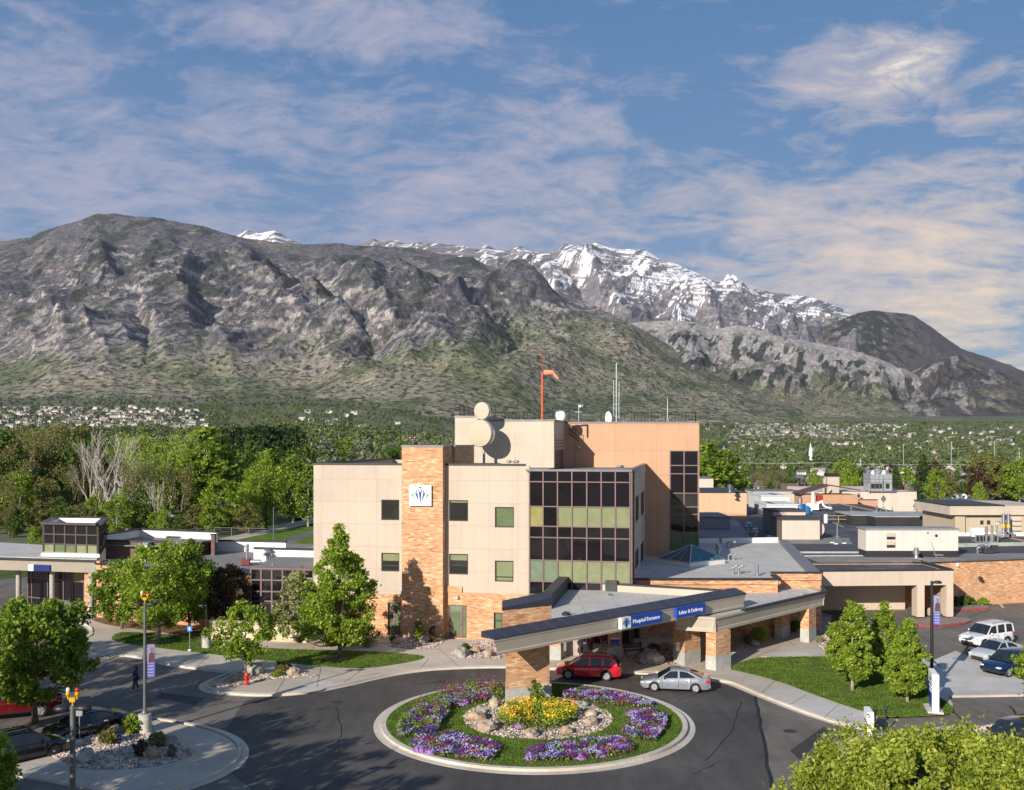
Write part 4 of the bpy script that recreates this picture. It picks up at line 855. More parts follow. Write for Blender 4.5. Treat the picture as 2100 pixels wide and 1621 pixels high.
def text3d(s,org,ux,nrm,size,mat,parent,extr=.012,width=None,name='lettering',align='LEFT',tilt=0):
    cu=bpy.data.curves.new(name,'FONT'); cu.body=s; cu.size=size; cu.extrude=extr; cu.align_x=align; cu.align_y='CENTER'; cu.materials.append(mat)
    o=bpy.data.objects.new(name,cu); C.objects.link(o)
    x=Vector((ux[0],ux[1],0)).normalized(); n=Vector((nrm[0],nrm[1],0)).normalized(); x=(x+Vector((0,0,tilt))).normalized(); n=(n-x*n.dot(x)).normalized(); y=n.cross(x)
    Mx=Matrix((x,y,n)).transposed().to_4x4(); Mx.translation=Vector(org)
    bpy.context.view_layer.update()
    if width and o.dimensions.x>0: Mx=Mx@Matrix.Diagonal((width/o.dimensions.x,1,1,1))
    me=bpy.data.meshes.new_from_object(o); bpy.data.objects.remove(o); o=bpy.data.objects.new(name,me); C.objects.link(o)
    o.matrix_world=Mx
    if parent is not None: o.parent=parent
    return o
# satellite drums on the roof
def drum(name,label,cx,cy,rpx,v,poleto):
    p=PT(uo(cx,v),v); z=H-(cy-YH)*p[1]/F; r=rpx*p[1]/F; t=empty(name,(p[0],p[1],poleto),0,label,'antenna dish','round antenna drums on the roof')
    a=math.radians(-28); nx=Vector((math.sin(a),-math.cos(a),-.02)).normalized(); e1=Vector((0,0,1)).cross(nx).normalized(); e2=nx.cross(e1); c=Vector((0,0,z-poleto))
    def ring(rad,off,n=40): return [c+nx*off+e1*rad*math.cos(2*math.pi*k/n)+e2*rad*math.sin(2*math.pi*k/n) for k in range(n)]
    mb=MB(); R=[ring(.02,r*.24),ring(r*.7,r*.235),ring(r*.97,r*.20),ring(r,r*.14),ring(r,-r*.22)]; vs=[q for g_ in R for q in g_]; n=40
    fs=[(i*n+k,i*n+(k+1)%n,(i+1)*n+(k+1)%n,(i+1)*n+k) for i in range(4) for k in range(n)]; mb.add(vs,fs); mb.build('radome',M('radome cream',(.47,.41,.31),.6,var=.04,scale=.6),t,smooth=True,autosm=40)
    mb=MB(); A=ring(r*1.02,-r*.05); B=ring(r*1.02,-r*.30); vs=A+B+ring(r*.5,-r*.5); mb.add(vs,[(k,(k+1)%n,n+(k+1)%n,n+k) for k in range(n)]+[(n+k,n+(k+1)%n,2*n+(k+1)%n,2*n+k) for k in range(n)]+[tuple(range(2*n,3*n))]); mb.build('shroud',SILV,t,smooth=True,autosm=40)
    mb=MB(); bk=c-nx*r*.45; mb.tube([bk,Vector((bk.x,bk.y,.0))],.11,10); mb.tube([bk,c-nx*r*.2],.14,10); mb.tube([Vector((bk.x,bk.y,.4)),Vector((bk.x+.9,bk.y+.2,0))],.05,6); mb.build('mast',STEEL,t,smooth=True,autosm=40); return t
vd=vP-2.6
drum('antenna_drum','large round cream antenna drum on mast, lower and bigger of the roof pair',986,889,28,vd,zr-.55)
drum('antenna_drum','small round cream antenna drum mounted above the large one',989,843,18,vd+.4,zr-.55)
# roof masts, windsock, camera poles
def pole_thing(name,label,cat,x,y0,y1,v,r,mat,zb=None,group=None):
    p=PT(uo(x,v),v); zb=zb if zb is not None else H-(y0-YH)*p[1]/F; z1=H-(y1-YH)*p[1]/F
    t=empty(name,(p[0],p[1],zb),0,label,cat,group); mb=MB(); mb.tube([(0,0,0),(0,0,z1-zb)],r,8); mb.lathe([(r*2.4,0),(r*2.4,.06),(r,.07)],n=12); mb.build('pole',mat,t,smooth=True,autosm=40); return t,z1-zb,p
OR=M('aviation orange',(.75,.10,.02),.45,var=.05); WSK=M('windsock fabric',(.80,.30,.18),.7,var=.15,scale=3)
t,hh,p=pole_thing('windsock','tall orange pole with faded orange windsock on the upper roof','windsock',1112,866,765,vP+3,.085,OR,zp)
mb=MB(); mb.tube([(0,0,hh),(0,0,hh+1.9)],.04,6); mb.blob((0,0,hh+2.0),(.1,.1,.14),1); mb.build('mast_tip',M('mast red',(.30,.05,.03),.5),t)
mb=MB(); pts=[Vector((.1+q,0,hh-.0)) for q in (0,.45,.95)]+[Vector((1.25,0,hh-.18)),Vector((1.45,.0,hh-.42)),Vector((1.6,.0,hh-.62))]; mb.tube(pts,[.30,.29,.26,.20,.15,.11],14,cap=False); mb.build('sock',WSK,t,smooth=True)
mb=MB(); mb.lathe([(.31,-.02),(.33,0),(.31,.02)],c=(.12,0,hh),n=16,axis='x'); mb.tube([(0,0,hh),(.12,0,hh)],.03,6); mb.build('hoop',STEEL,t)
GP_=M('pale antenna',(.52,.58,.58),.5,.2)
t,hh,p=pole_thing('radio_mast','tall pale radio mast with side whips on the orange block roof','antenna mast',1264,868,745,vB+4,.05,GP_,zq-.3)
mb=MB()
for dx,a,b in ((-.28,0,3.6),(.28,.9,3.7),(-.3,3.2,5.0),(.3,3.0,4.8),(.02,0,3.4)): mb.tube([(dx,0,max(a,0)),(dx,0,b)],.035,6)
for z in (1.0,2.4,3.3): mb.tube([(-.3,0,z),(.3,0,z)],.03,6)
mb.build('whip_antenna',GP_,t)
t,hh,p=pole_thing('thin_mast','single thin whip mast near the right end of the upper roof','antenna mast',1369,866,817,vB+5,.04,GP_,zq-.3)
mb=MB(); mb.box(-.1,.1,-.1,.1,.5,.9); mb.build('junction_box',STEEL,t)
t,hh,p=pole_thing('camera_mast','short pole with white floodlight camera on the upper roof','camera mast',1187,866,830,vB+3,.05,STEEL,zq-.3)
mb=MB(); mb.box(0,.45,-.12,.12,hh-.3,hh-.05); mb.tube([(-.4,0,hh-.8),(.9,0,hh-.8)],.025,6); mb.build('camera_head',WSGN,t)
t,hh,p=pole_thing('roof_aerial','dark cross aerial on pole behind the round drums','antenna mast',1016,862,832,vP+2,.04,FRMD,zp)
mb=MB(); mb.tube([(-.5,0,hh),(.5,0,hh)],.04,6); mb.build('crossarm',FRMD,t)
# small dish
p=PT(uo(1246,vB+3),vB+3); t=empty('satellite_dish',(p[0],p[1],zq-.3),0,'small white oval satellite dish on the orange block roof','satellite dish')
mb=MB(); mb.tube([(0,0,0),(0,0,.7)],.05,8); mb.build('stand',STEEL,t); mb=MB(); n=20
vs=[]; 
for (r_,o_) in ((.02,.0),(.3,.03),(.55,.12),(.57,.12),(.32,.0),(.02,-.04)):
    for k in range(n): q=2*math.pi*k/n; vs.append((r_*.62*math.cos(q)+o_*.6,-o_*.9+.05,.9+r_*1.25*math.sin(q)))
mb.add(vs,[(i*n+k,i*n+(k+1)%n,(i+1)*n+(k+1)%n,(i+1)*n+k) for i in range(5) for k in range(n)]); mb.build('reflector',WSGN,t,smooth=True)
for (x,lab) in ((1150,'left'),):
    p=PT(uo(1150,vP+4),vP+4); t=empty('rooftop_fan_unit',(p[0],p[1],zp),0,'boxed dark fan screen at the corner of the cream penthouse roof','fan unit'); 
    mb=MB()
    for a in ((-.9,-.8,-.1,.1),(.8,.9,-.1,.1)): mb.box(a[0],a[1],a[2],a[3],0,1.3)
    mb.box(-.9,.9,-.1,.1,1.25,1.35); mb.build('frame',FRMD,t); mb=MB(); mb.blob((0,.5,.6),(.55,.3,.6),3); mb.build('white_dish',WSGN,t,smooth=True)
# beacon on tower
p=PT(uo(846,0),0); t=empty('obstruction_light',(p[0],p[1],zt+.14),0,'pair of small red lamps on a post above the brick tower','beacon')
mb=MB(); mb.tube([(0,0,0),(0,0,.5)],.03,6); mb.tube([(-.2,0,.5),(.2,0,.5)],.025,6); mb.build('post',STEEL,t); mb=MB(); mb.blob((-.2,0,.62),(.08,.08,.11),1,rough=0); mb.blob((.2,0,.62),(.08,.08,.11),1,rough=0); mb.build('lamp',M('red lens',(.5,.02,.02),.3),t)
for i,x in enumerate((1044,1056,1060,1270,1275)):
    v=4 if i<3 else 6; p=PT(uo(x,v),v); zz=(zr if x<1080 else zc)-.5; mb=MB(); mb.tube([(p[0],p[1],zz),(p[0],p[1],zz+.5)],.09,8); mb.blob((p[0],p[1],zz+.75),(.22,.22,.12),i); o=mb.build('roof_vent',STEEL,smooth=True,autosm=50)
    tag(o,'small grey roof vent showing above the main parapet edge','roof vent','roof vents on the main block')

# ================= porte-cochere =================
pc=empty('entrance_canopy',(0,0,0),0,'big triangular entrance canopy with taupe fascia and dark metal edge on a thick brick pillar','canopy')
zT=4.95; zB=3.92; rz_=4.45
Ax=G(1012,1312,zT); Ex=G(1530,1218,zT); Cx=G(1160,1192,zT); Dx=G(1268,1200,zT); E2=G(1500,1214,zT)
poly=[Ax,Ex,E2,Dx,Cx]
def fascia(mb,a,b,z0,z1,flare=.35,th=.25,mi=0,capm=1,capw=.95,caph=.0):
    """sloped taupe fascia with a lower bead and wide dark metal top"""
    a=Vector((*a,0)); b=Vector((*b,0)); t=(b-a).normalized(); n=Vector((t.y,-t.x,0))  # outward (right of travel)
    prof=[(-.42,z0),(-flare*.5,z0),(-flare*.45,z0+.22),(-flare*.55,z0+.27),(-.03,z1-.14),(.03,z1-.14),(.03,z1),(-.42,z1)]
    N=len(prof); vs=[]
    for P in (a,b):
        for (o,z) in prof: vs.append(tuple(P+n*o+Vector((0,0,z))))
    fs=[(i,(i+1)%N,N+(i+1)%N,N+i) for i in range(N)]+[tuple(range(N)),tuple(range(2*N-1,N-1,-1))]
    mb.add(vs,fs,mi)
def inset(poly,d):
    a=sum(poly[i][0]*poly[(i+1)%len(poly)][1]-poly[(i+1)%len(poly)][0]*poly[i][1] for i in range(len(poly))); P=poly if a>0 else poly[::-1]; n=len(P); L=[]
    for i in range(n):
        p,q=Vector((*P[i][:2],0)),Vector((*P[(i+1)%n][:2],0)); t=(q-p).normalized(); nn_=Vector((-t.y,t.x,0)); L.append((p+nn_*d,t))
    out=[]
    for i in range(n):
        (p,t),(q,s_)=L[i-1],L[i]; den=t.x*s_.y-t.y*s_.x
        k=((q.x-p.x)*s_.y-(q.y-p.y)*s_.x)/den if abs(den)>1e-4 else 0; out.append((p.x+t.x*k,p.y+t.y*k))
    return out
def frust(name,mat,parent,poly,levels):
    """closed stack of outlines: (inset, z) from the bottom up"""
    mb=MB(); R=[inset(poly,d) for d,_ in levels]; n=len(poly)
    for r,(d,z) in zip(R,levels): mb.v+= [(p[0],p[1],z) for p in r]
    mb.add([],[]); m=len(levels)
    for i in range(m-1):
        for k in range(n): mb.f.append((i*n+k,i*n+(k+1)%n,(i+1)*n+(k+1)%n,(i+1)*n+k)); mb.m.append(0)
    mb.f.append(tuple(range(n))); mb.m.append(0); mb.f.append(tuple(range((m-1)*n,m*n))); mb.m.append(0)
    o=mb.build(name,mat,parent); bm=bmesh.new(); bm.from_mesh(o.data); bmesh.ops.triangulate(bm,faces=[f for f in bm.faces if len(f.verts)>4]); bm.to_mesh(o.data); bm.free(); return o
frust('fascia',TANP,pc,[Ax,Ex,(Ex[0]-1.4,Ex[1]+1.3),Dx,Cx],[(.12,zB),(.09,zB+.16),(.14,zB+.19),(.03,zT-.15),(.0,zT-.15),(0,zT),(.3,zT),(.3,zT-.73)])
def metaltop(name,a,b,w,z,h,parent,inset=0):
    """standing seam metal coping"""
    a=Vector((*a,0)); b=Vector((*b,0)); t=(b-a).normalized(); n=Vector((-t.y,t.x,0)); L=(b-a).length; mb=MB()
    vs=[]
    for P in (a,b): vs+= [tuple(P-n*.06+Vector((0,0,z))),tuple(P-n*.06+Vector((0,0,z+.05))),tuple(P+n*w+Vector((0,0,z+h))),tuple(P+n*(w+.12)+Vector((0,0,z+h))),tuple(P+n*(w+.12)+Vector((0,0,z-.02))),tuple(P+n*(w-.1)+Vector((0,0,z-.02)))]
    mb.add(vs,[(i,(i+1)%6,6+(i+1)%6,6+i) for i in range(6)]+[tuple(range(6)),tuple(range(11,5,-1))],0)
    k=1.0
    while k<L: 
        p0=a+t*k; mb.add([tuple(p0-n*.05+Vector((0,0,z+.052))),tuple(p0+t*.04-n*.05+Vector((0,0,z+.052))),tuple(p0+t*.04+n*w+Vector((0,0,z+h+.012))),tuple(p0+n*w+Vector((0,0,z+h+.012)))],[(0,1,2,3)],1); k+=1.35
    return mb.build(name,[MTOP,M('seam',(.20,.17,.16),.5)],parent)
MTOP=M('slate metal coping',(.052,.055,.075),.45,.3,var=.1)
metaltop('metal_coping',Ax,Ex,1.0,zT,.34,pc)
pcx=Vector((*Cx,0)); 
mb=MB(); mb.prism(inset([Ax,Ex,(Ex[0]-1.4,Ex[1]+1.3),Dx,Cx],.32),zT-.70,zT-.50,0); mb.build('roof',ROOFG,pc)
# raised left coping and white inner back parapet
mb=MB(); 
def ribbon(mb,a,b,z0,z1,w,mi=0):
    a=Vector((*a,0)); b=Vector((*b,0)); t=(b-a).normalized(); n=Vector((-t.y,t.x,0))*w/2
    mb.add([tuple(p+Vector((0,0,z))) for z in (z0,z1) for p in (a-n,b-n,b+n,a+n)],[(0,3,2,1),(4,5,6,7),(0,1,5,4),(1,2,6,5),(2,3,7,6),(3,0,4,7)],mi)
Lp=G(1120,1235,zT)
ribbon(mb,(Lp[0],Lp[1]),Cx,zT-.5,zT+.55,.8,0); ribbon(mb,Dx,(Dx[0]-.9,Dx[1]+.4),zT-.5,zT+.35,.8,0); mb.build('left_coping',M('dark shingle',(.05,.055,.055),.7,var=.2,scale=6),pc)
mb=MB(); ribbon(mb,Dx,E2,zT-.5,zT+.02,.25,0); mb.build('inner_parapet',WPAR,pc)
mb=MB(); ribbon(mb,Dx,E2,zT+.02,zT+.12,.45,0); mb.build('back_coping',BLKC,pc)
# pillar block: front pillar and the brick block above the roof
pa=G(1036,1453); pb=G(1131,1441); t_=Vector((pb[0]-pa[0],pb[1]-pa[1],0)); tn=Vector((.0,2.0,0))
def quadp(a,b,n): return [a,b,(b[0]+n.x,b[1]+n.y),(a[0]+n.x,a[1]+n.y)]
PP=quadp(pa,pb,tn)
mb=MB(); mb.prism(PP,0,1.15,0); pil=mb.build('pillar_base',PLC,pc)
PP2=quadp((pa[0]+.03,pa[1]+.03),(pb[0]-.12,pb[1]+.03),tn*.97)
mb=MB(); mb.prism(PP2,1.15,zB+.3,0); mb.build('brick_pillar',BRK,pc)
# upper wedge: front face from (1031,1253)-(1130,1235) up to 6.3 m
ua=G(1031,1300,4.6); ub=G(1131,1288,4.6)
mb=MB(); tn2=Vector((.0,1.4,0))
PW=quadp(ua,ub,tn2); mb.prism(PW,zT-.6,6.05,0); mb.build('brick_upstand',BRK,pc)
cen=(sum(p[0] for p in PW)/4,sum(p[1] for p in PW)/4)
mb=MB(); PW2=[(cen[0]+(p[0]-cen[0])*1.03,cen[1]+(p[1]-cen[1])*1.03) for p in PW]; mb.prism(PW2,6.05,lambda x,y:6.22+max(0,y-PW2[0][1])*.16,0); mb.build('upstand_cap',MTOP,pc)
# other piers
def pier(name,label,fl,fc,fr,ztop,conc=1.15,dep=None,parent=None):
    a=Vector((*G(*fl),0)); b=Vector((*G(*fc),0)); c=Vector((*G(*fr),0)); d=a+(c-b); P=[(a.x,a.y),(b.x,b.y),(c.x,c.y),(d.x,d.y)]
    t=empty(name,(0,0,0),0,label,'pier','square brick piers under the canopies') if parent is None else parent
    m2=MB(); m2.prism(P,0,conc,0); m2.build('concrete_base',PLC,t)
    cx,cy=(a.x+c.x)/2,(a.y+c.y)/2; Q=[(cx+(p[0]-cx)*.97,cy+(p[1]-cy)*.97) for p in P]; m2=MB(); m2.prism(Q,conc,ztop,0); m2.build('brick_shaft',BRK,t); return t
pier('brick_pier','brick pier nearest the silver sedan, right of its twin',(1447,1376),(1468,1380),(1499,1372),2.85)
pier('brick_pier','brick pier with a white notice, left of its twin near the silver sedan',(1380,1361),(1404,1371),(1437,1363),4.0)
pier('brick_pier','brick pier behind the red car, with a blue notice board',(1246,1359),(1262,1361),(1276,1357),4.0)
pier('brick_pier','brick pier beside the glass entrance door, just right of the thick pillar',(1120,1357),(1150,1358),(1156,1352),4.0)
pier('brick_pier','brick pier of the long canopy by the yellow flowering shrub',(1588,1313),(1605,1315),(1620,1309),2.85)
pier('brick_pier','rightmost brick pier, at the end of the long canopy',(1641,1319),(1659,1322),(1674,1316),2.85)
# second canopy
c2=empty('walkway_canopy',(0,0,0),0,'long low walkway canopy with taupe fascia running right from the entrance canopy','canopy')
z2=3.95; b2=2.85; A2=G(1467,1267,z2); B2=G(1693,1215,z2); A3=G(1385,1262,z2); 
mb=MB(); fascia(mb,A2,B2,b2,z2,.30); fascia(mb,A3,A2,b2,z2-.004,.30); Bk=(B2[0]-.6,B2[1]+4.0); fascia(mb,B2,Bk,b2,z2-.004,.3); mb.build('fascia',TANP,c2)
R1=G(1515,1253,z2); R2=G(1602,1196,z2); R3=G(1680,1196,z2)
mb=MB(); mb.prism([ (A3[0]+.3,A3[1]+.3),(A2[0],A2[1]+.35),(B2[0]-.35,B2[1]+.1),(R3[0],R3[1]),(R2[0],R2[1]+.6),(R1[0]-4,R1[1]+6)],z2-.22,z2-.12,0); mb.build('roof',ROOFG,c2)
mb=MB(); ribbon(mb,(A2[0]+2.6,A2[1]+2.75),B2,z2,z2+.12,.35); ribbon(mb,B2,R3,z2,z2+.1,.3); mb.build('metal_coping',BLKC,c2)
mb=MB(); ribbon(mb,R2,R3,z2-.1,z2+.45,.3); mb.build('inner_parapet',WPAR,c2)
mb=MB(); mb.tube([(R2[0]-.3,R2[1]-.6,z2-.12),(R2[0]-.3,R2[1]-.6,z2+.5)],.12,8); mb.blob((R2[0]-.3,R2[1]-.6,z2+.6),(.25,.25,.12),2); mb.build('roof_drain',SILV,c2)
# fascia signs
tF=(Vector((*Ex,0))-Vector((*Ax,0))).normalized(); nF=Vector((tF.y,-tF.x,0)); LF=(Vector((*Ex,0))-Vector((*Ax,0))).length
def onF(x):   # distance along the fascia of picture column x
    k=(x-CX)/F; return (k*Ax[1]-Ax[0])/(tF.x-k*tF.y)
def fsign(x0,x1,label,s,logo=False):
    t=empty('entrance_sign',(0,0,0),0,label,'sign'); a,b=onF(x0),onF(x1); zc_=4.52; hh=.37
    A=Vector((*Ax,0))
    def bx(l0,l1,o0,o1,z0,z1,mt,nm):
        m_=MB(); P=[A+tF*l0+nF*o0,A+tF*l1+nF*o0,A+tF*l1+nF*o1,A+tF*l0+nF*o1]; m_.prism([(p.x,p.y) for p in P],z0,z1,0); return m_.build(nm,mt,t)
    lw=.95 if logo else 0
    bx(a+lw,b,.02,.28,zc_-hh,zc_+hh,BLUE,'panel')
    if logo: bx(a,a+lw,.02,.28,zc_-hh,zc_+hh,WSGN,'logo_panel'); p=A+tF*(a+lw/2)+nF*.28; emblem(t,(p.x,p.y,zc_),tF,nF,.72,.002)
    p=A+tF*(a+lw+.2)+nF*.29; text3d(s,(p.x,p.y,zc_),tF,nF,.38,WSGN,t,width=(b-a-lw)*.84)
fsign(1268,1352,'blue sign reading Hospital Entrance with a white logo square at its left','Hospital Entrance',True)
fsign(1382,1440,'blue sign reading Labor & Delivery on the canopy fascia','Labor & Delivery')
# entrance wall + doors behind the pillar
en=empty('entrance_wall',(0,0,0),0,'dark glazed entrance front and brick wall in the shade under the entrance canopy','entrance')
mb=MB(); w0=G(1160,1318); w1=G(1310,1312); mb.prism(quadp(w0,w1,Vector((0,.4,0))),0,3.95,0); eg=mb.build('glass_front',GLD,en)
mb=MB(); 
for q in (0,.2,.4,.6,.8,1.0):
    x=w0[0]+(w1[0]-w0[0])*q; y=w0[1]+(w1[1]-w0[1])*q-.06; mb.box(x-.06,x+.06,y-.06,y+.05,0.13,3.4)
mb.build('mullion',FRM,eg)
mb=MB(); w2=G(1420,1306); w3=G(1600,1284); mb.prism(quadp((w1[0]+.1,w1[1]),w2,Vector((0,.4,0))),0,3.95,0); mb.prism(quadp(w2,(25.5,90.3),Vector((0,.4,0))),0,3.6,0); mb.build('brick_wall',BRK,en)
mb=MB(); a=Vector((*w2,0)); b=Vector((25.5,90.3,0)); tt_=(b-a).normalized(); nn=Vector((tt_.y,-tt_.x,0)); p=a+tt_*2.0+nn*.05; q=p+tt_*2.6; mb.prism([(p.x,p.y),(q.x,q.y),(q.x-nn.x*.04,q.y-nn.y*.04),(p.x-nn.x*.04,p.y-nn.y*.04)],1.0,2.2,0); mb.build('window',GLN,en)
mb=MB(); dx=G(1156,1348); mb.box(dx[0]+.2,dx[0]+1.2,dx[1],dx[1]+.12,.13,2.3); mb.build('vestibule_door',M('pale door panel',(.45,.38,.36),.5),en)
# ================= lobby block with grey roof + skylight =================
lb=empty('lobby_block',(0,0,0),0,'single storey brick lobby with light grey roof and white rear parapet','building')
zl=4.95; l0=G(1303,1189,zl); l1=G(1595,1189,zl); l2=G(1600,1176,zl+.1); l3=G(1680,1176,zl+.1); l4=G(1660,1170,zl); l5=G(1600,1108,zl); l6=G(1480,1110,zl); l7=(15.2,103)
mb=MB(); mb.prism([(l0[0],l0[1]),(l1[0],l1[1]),(l1[0]+.3,l1[1]+2.6),(l3[0],l1[1]+2.6),(l3[0],l1[1]+6),(l5[0]+.6,l5[1]),(l6[0]-9,l5[1]),(l0[0]-1,l0[1]+2)],0,zl-.35,0); 
lw_=mb.build('roof_body',[BRK],lb); lw_.name='brick_wall'
mb=MB(); mb.prism([(l0[0]+.1,l0[1]+.4),(l1[0]-.3,l1[1]+.4),(l1[0]+.3,l1[1]+3),(l3[0]-.6,l1[1]+3.2),(l5[0],l5[1]-.2),(l6[0]-8,l5[1]-.2),(l0[0]-.8,l0[1]+2)],zl-.36,zl-.25,0); mb.build('roof',ROOFG,lb)
mb=MB(); ribbon(mb,l0,l1,zl-.4,zl-.002,.3); ribbon(mb,(l1[0]+.1,l1[1]),(l1[0]+.2,l1[1]+2.6),zl-.4,zl-.002,.3); ribbon(mb,(l1[0]+.3,l1[1]+2.6),(l3[0],l1[1]+2.6),zl-.4,zl+.18,.3); mb.build('brick_parapet',BRK,lb)
mb=MB(); ribbon(mb,(l0[0]-.1,l0[1]-.05),(l1[0]+.25,l1[1]-.05),zl,zl+.12,.5); ribbon(mb,(l1[0]+.1,l1[1]+.2),(l1[0]+.25,l1[1]+2.4),zl,zl+.12,.5); ribbon(mb,(l1[0]+.1,l1[1]+2.6),(l3[0]+.1,l1[1]+2.6),zl+.18,zl+.3,.45); mb.build('parapet_cap',BLKC,lb)
mb=MB(); ribbon(mb,(l3[0]-.3,l1[1]+2.9),(l5[0]+.3,l5[1]),zl-.3,zl+.08,1.0); mb.build('right_coping',M('slate coping',(.16,.17,.19),.5,var=.1),lb)
mb=MB(); ribbon(mb,(l6[0],l6[1]),(l5[0]-.3,l5[1]),zl-.3,zl+.32,.35); ribbon(mb,(l6[0]-9,l6[1]+.1),(l6[0]-.3,l6[1]+.1),zl-.3,zl+.30,.35); mb.build('rear_parapet',WPAR,lb)
s0=G(1415,1163,zl-.2); sk_=empty('pyramid_skylight',(0,0,0),0,'glass pyramid skylight with a white curb on the grey lobby roof','skylight')
sa=Vector((*G(1415,1161,zl-.1),0)); sb=Vector((*G(1487,1153,zl-.1),0)); t1=(sb-sa); n1_=Vector((-t1.y,t1.x,0)).normalized()*4.2
SP=[sa,sb,sb+n1_,sa+n1_]; mb=MB(); mb.prism([(p.x,p.y) for p in SP],zl-.3,zl+.2,0); mb.build('curb',WPAR,sk_)
ap=(sa+sb+n1_)/2; ap=Vector((sum(p.x for p in SP)/4,sum(p.y for p in SP)/4,zl+1.55)); mb=MB(); base=[Vector((p.x,p.y,zl+.2)) for p in SP]
mb.add([tuple(p) for p in base]+[tuple(ap)],[(0,1,4),(1,2,4),(2,3,4),(3,0,4)]); mb.build('glazing',glassm('skylight glass',(.03,.10,.13),.05,.7),sk_)
mb=MB()
for i in range(4):
    mb.tube([base[i],ap],.05,4); mb.tube([base[i],base[(i+1)%4]],.06,4)
    for q in (.33,.66): mb.tube([base[i].lerp(base[(i+1)%4],q),ap.lerp(base[i].lerp(base[(i+1)%4],q),.25)],.025,4)
mb.build('glazing_bar',SILV,sk_)
def at(x,y,z): p=G(x,y,z); return p
VG=[0]
def vent(x,y,z,kind,label,s=1.0):
    p=at(x,y,z); t=empty('roof_vent',(p[0],p[1],z),0,label,'roof vent','vents and pipes on the flat roofs'); mb=MB()
    if kind=='mush': mb.lathe([(.16*s,0),(.16*s,.45*s),(.34*s,.5*s),(.36*s,.62*s),(.2*s,.75*s),(.2*s,.85*s),(.3*s,.9*s),(.1*s,1.05*s)],n=12)
    elif kind=='pipe': mb.tube([(0,0,0),(0,0,.8*s)],.11*s,8)
    elif kind=='low': mb.lathe([(.5*s,0),(.55*s,.14*s),(.35*s,.26*s),(.05,.3*s)],n=14)
    elif kind=='goose': mb.tube([(0,0,0),(0,0,.6*s),(.12*s,0,.8*s),(.34*s,0,.85*s),(.5*s,0,.7*s)],.13*s,8)
    mb.build('pipe' if kind in('pipe','goose') else 'cowl',SILV if kind!='goose' else STEEL,t,smooth=True,autosm=45)
    if kind!='goose': mb=MB(); mb.lathe([(.34*s,0),(.30*s,.05)],n=12); mb.build('flashing',STEEL,t)
# ================= right wing: low roofs and rooftop plant =================
ZR=4.5
rw=empty('rear_wing_building',(0,0,0),0,'sprawling single storey brick wing with dark flat roofs on the right','building')
ra=Vector((*G(1690,1271),0)); rb_=Vector((*G(1955,1268),0)); tu=(rb_-ra).normalized(); tv=Vector((-tu.y,tu.x,0))
wl=(43.0,99.5); wr=(62,104.5)
mb=MB(); mb.prism(quadp(wl,wr,Vector((0,.5,0))),0,ZR,0); mb.prism(quadp(wr,(62.4,190),Vector((-.5,0,0))),0,ZR,0); mb.prism(quadp((30.0,99.2),wl,Vector((0,.5,0))),0,ZR-.2,0); mb.build('brick_wall',BRK,rw)
mb=MB(); mb.prism([(30.0,99.4),(43,99.9),(62,104.9),(66,188),(39,188),(30,118)],ZR-.4,ZR-.05,0); mb.prism([(39,188),(15,188),(17,118.5),(30,118.5)],ZR-.4,ZR-.06,0); mb.build('roof',ROOFD,rw)
mb=MB(); mb.prism([(30.6,99.5),(43,100),(61,104.4),(61,108),(30.6,104.5)],ZR-.05,ZR-.02,0); mb.prism([(30.5,117),(40,117),(42,124),(31,124)],ZR-.05,ZR-.03,0); mb.prism([(18,119),(29,119),(34,150),(27,152)],ZR-.05,ZR-.03,0); mb.build('worn_roof_patch',ROOFM,rw)
mb=MB(); ribbon(mb,(42.9,99.4),(62,104.4),ZR,ZR+.12,.4); ribbon(mb,(40,99.3),(43,99.4),ZR,ZR+.12,.4); mb.build('parapet_cap',CAPG,rw)
mb=MB(); ribbon(mb,(30.5,107.5),(38,107.5),ZR-.05,ZR+.12,.35); ribbon(mb,(30.3,104.3),(38,104.6),ZR-.05,ZR+.08,.2); ribbon(mb,(48,113),(64,116),ZR-.05,ZR+.35,.4); mb.build('roof_kerb',M('pale roof trim',(.42,.44,.42),.7,var=.15,scale=2),rw)
# ambulance canopy
ac=empty('ambulance_canopy',(0,0,0),0,'boxy beige ambulance canopy with open bay and two columns','canopy')
def AB(mb,x0,x1,v0,v1,z0,z1,mi=0):
    def L(x):
        k=(x-CX)/F; return (k*ra.y-ra.x)/(tu.x-k*tu.y)
    return mb.obox(ra,tu,tv,L(x0),L(x1),v0,v1,z0,z1,mi)
AC=Mpanel('beige render',(.56,.465,.37),7,9,.9,.85,.01)
mb=MB(); AB(mb,1680,1955,0,.5,3.1,4.45); AB(mb,1881,1896,0,1.1,.13,3.1); AB(mb,1941,1955,0,1.1,.13,3.1); AB(mb,1690,1705,5.5,6.5,0,3.1); AB(mb,1955.2,1955.8,.5,6.5,3.3,4.45); mb.build('frame',AC,ac)
mb=MB(); AB(mb,1706,1905,4.9,5.2,0,3.4); mb.build('back_wall',AC,ac)
mb=MB(); AB(mb,1906,1950,6.6,7.0,0,3.6); AB(mb,1948,1955,.9,6.5,0,3.1); mb.build('brick_wall',BRK,ac)
mb=MB(); AB(mb,1682,1955,.5,7.2,3.4,3.6,0); AB(mb,1682,1954,.5,7.0,4.0,4.25,0); mb.build('roof',ROOFD,ac)
mb=MB(); AB(mb,1679,1956,-.06,.4,4.45,4.57); AB(mb,1950,1956,.4,7.4,4.45,4.62); mb.build('parapet_cap',BLKC,ac)
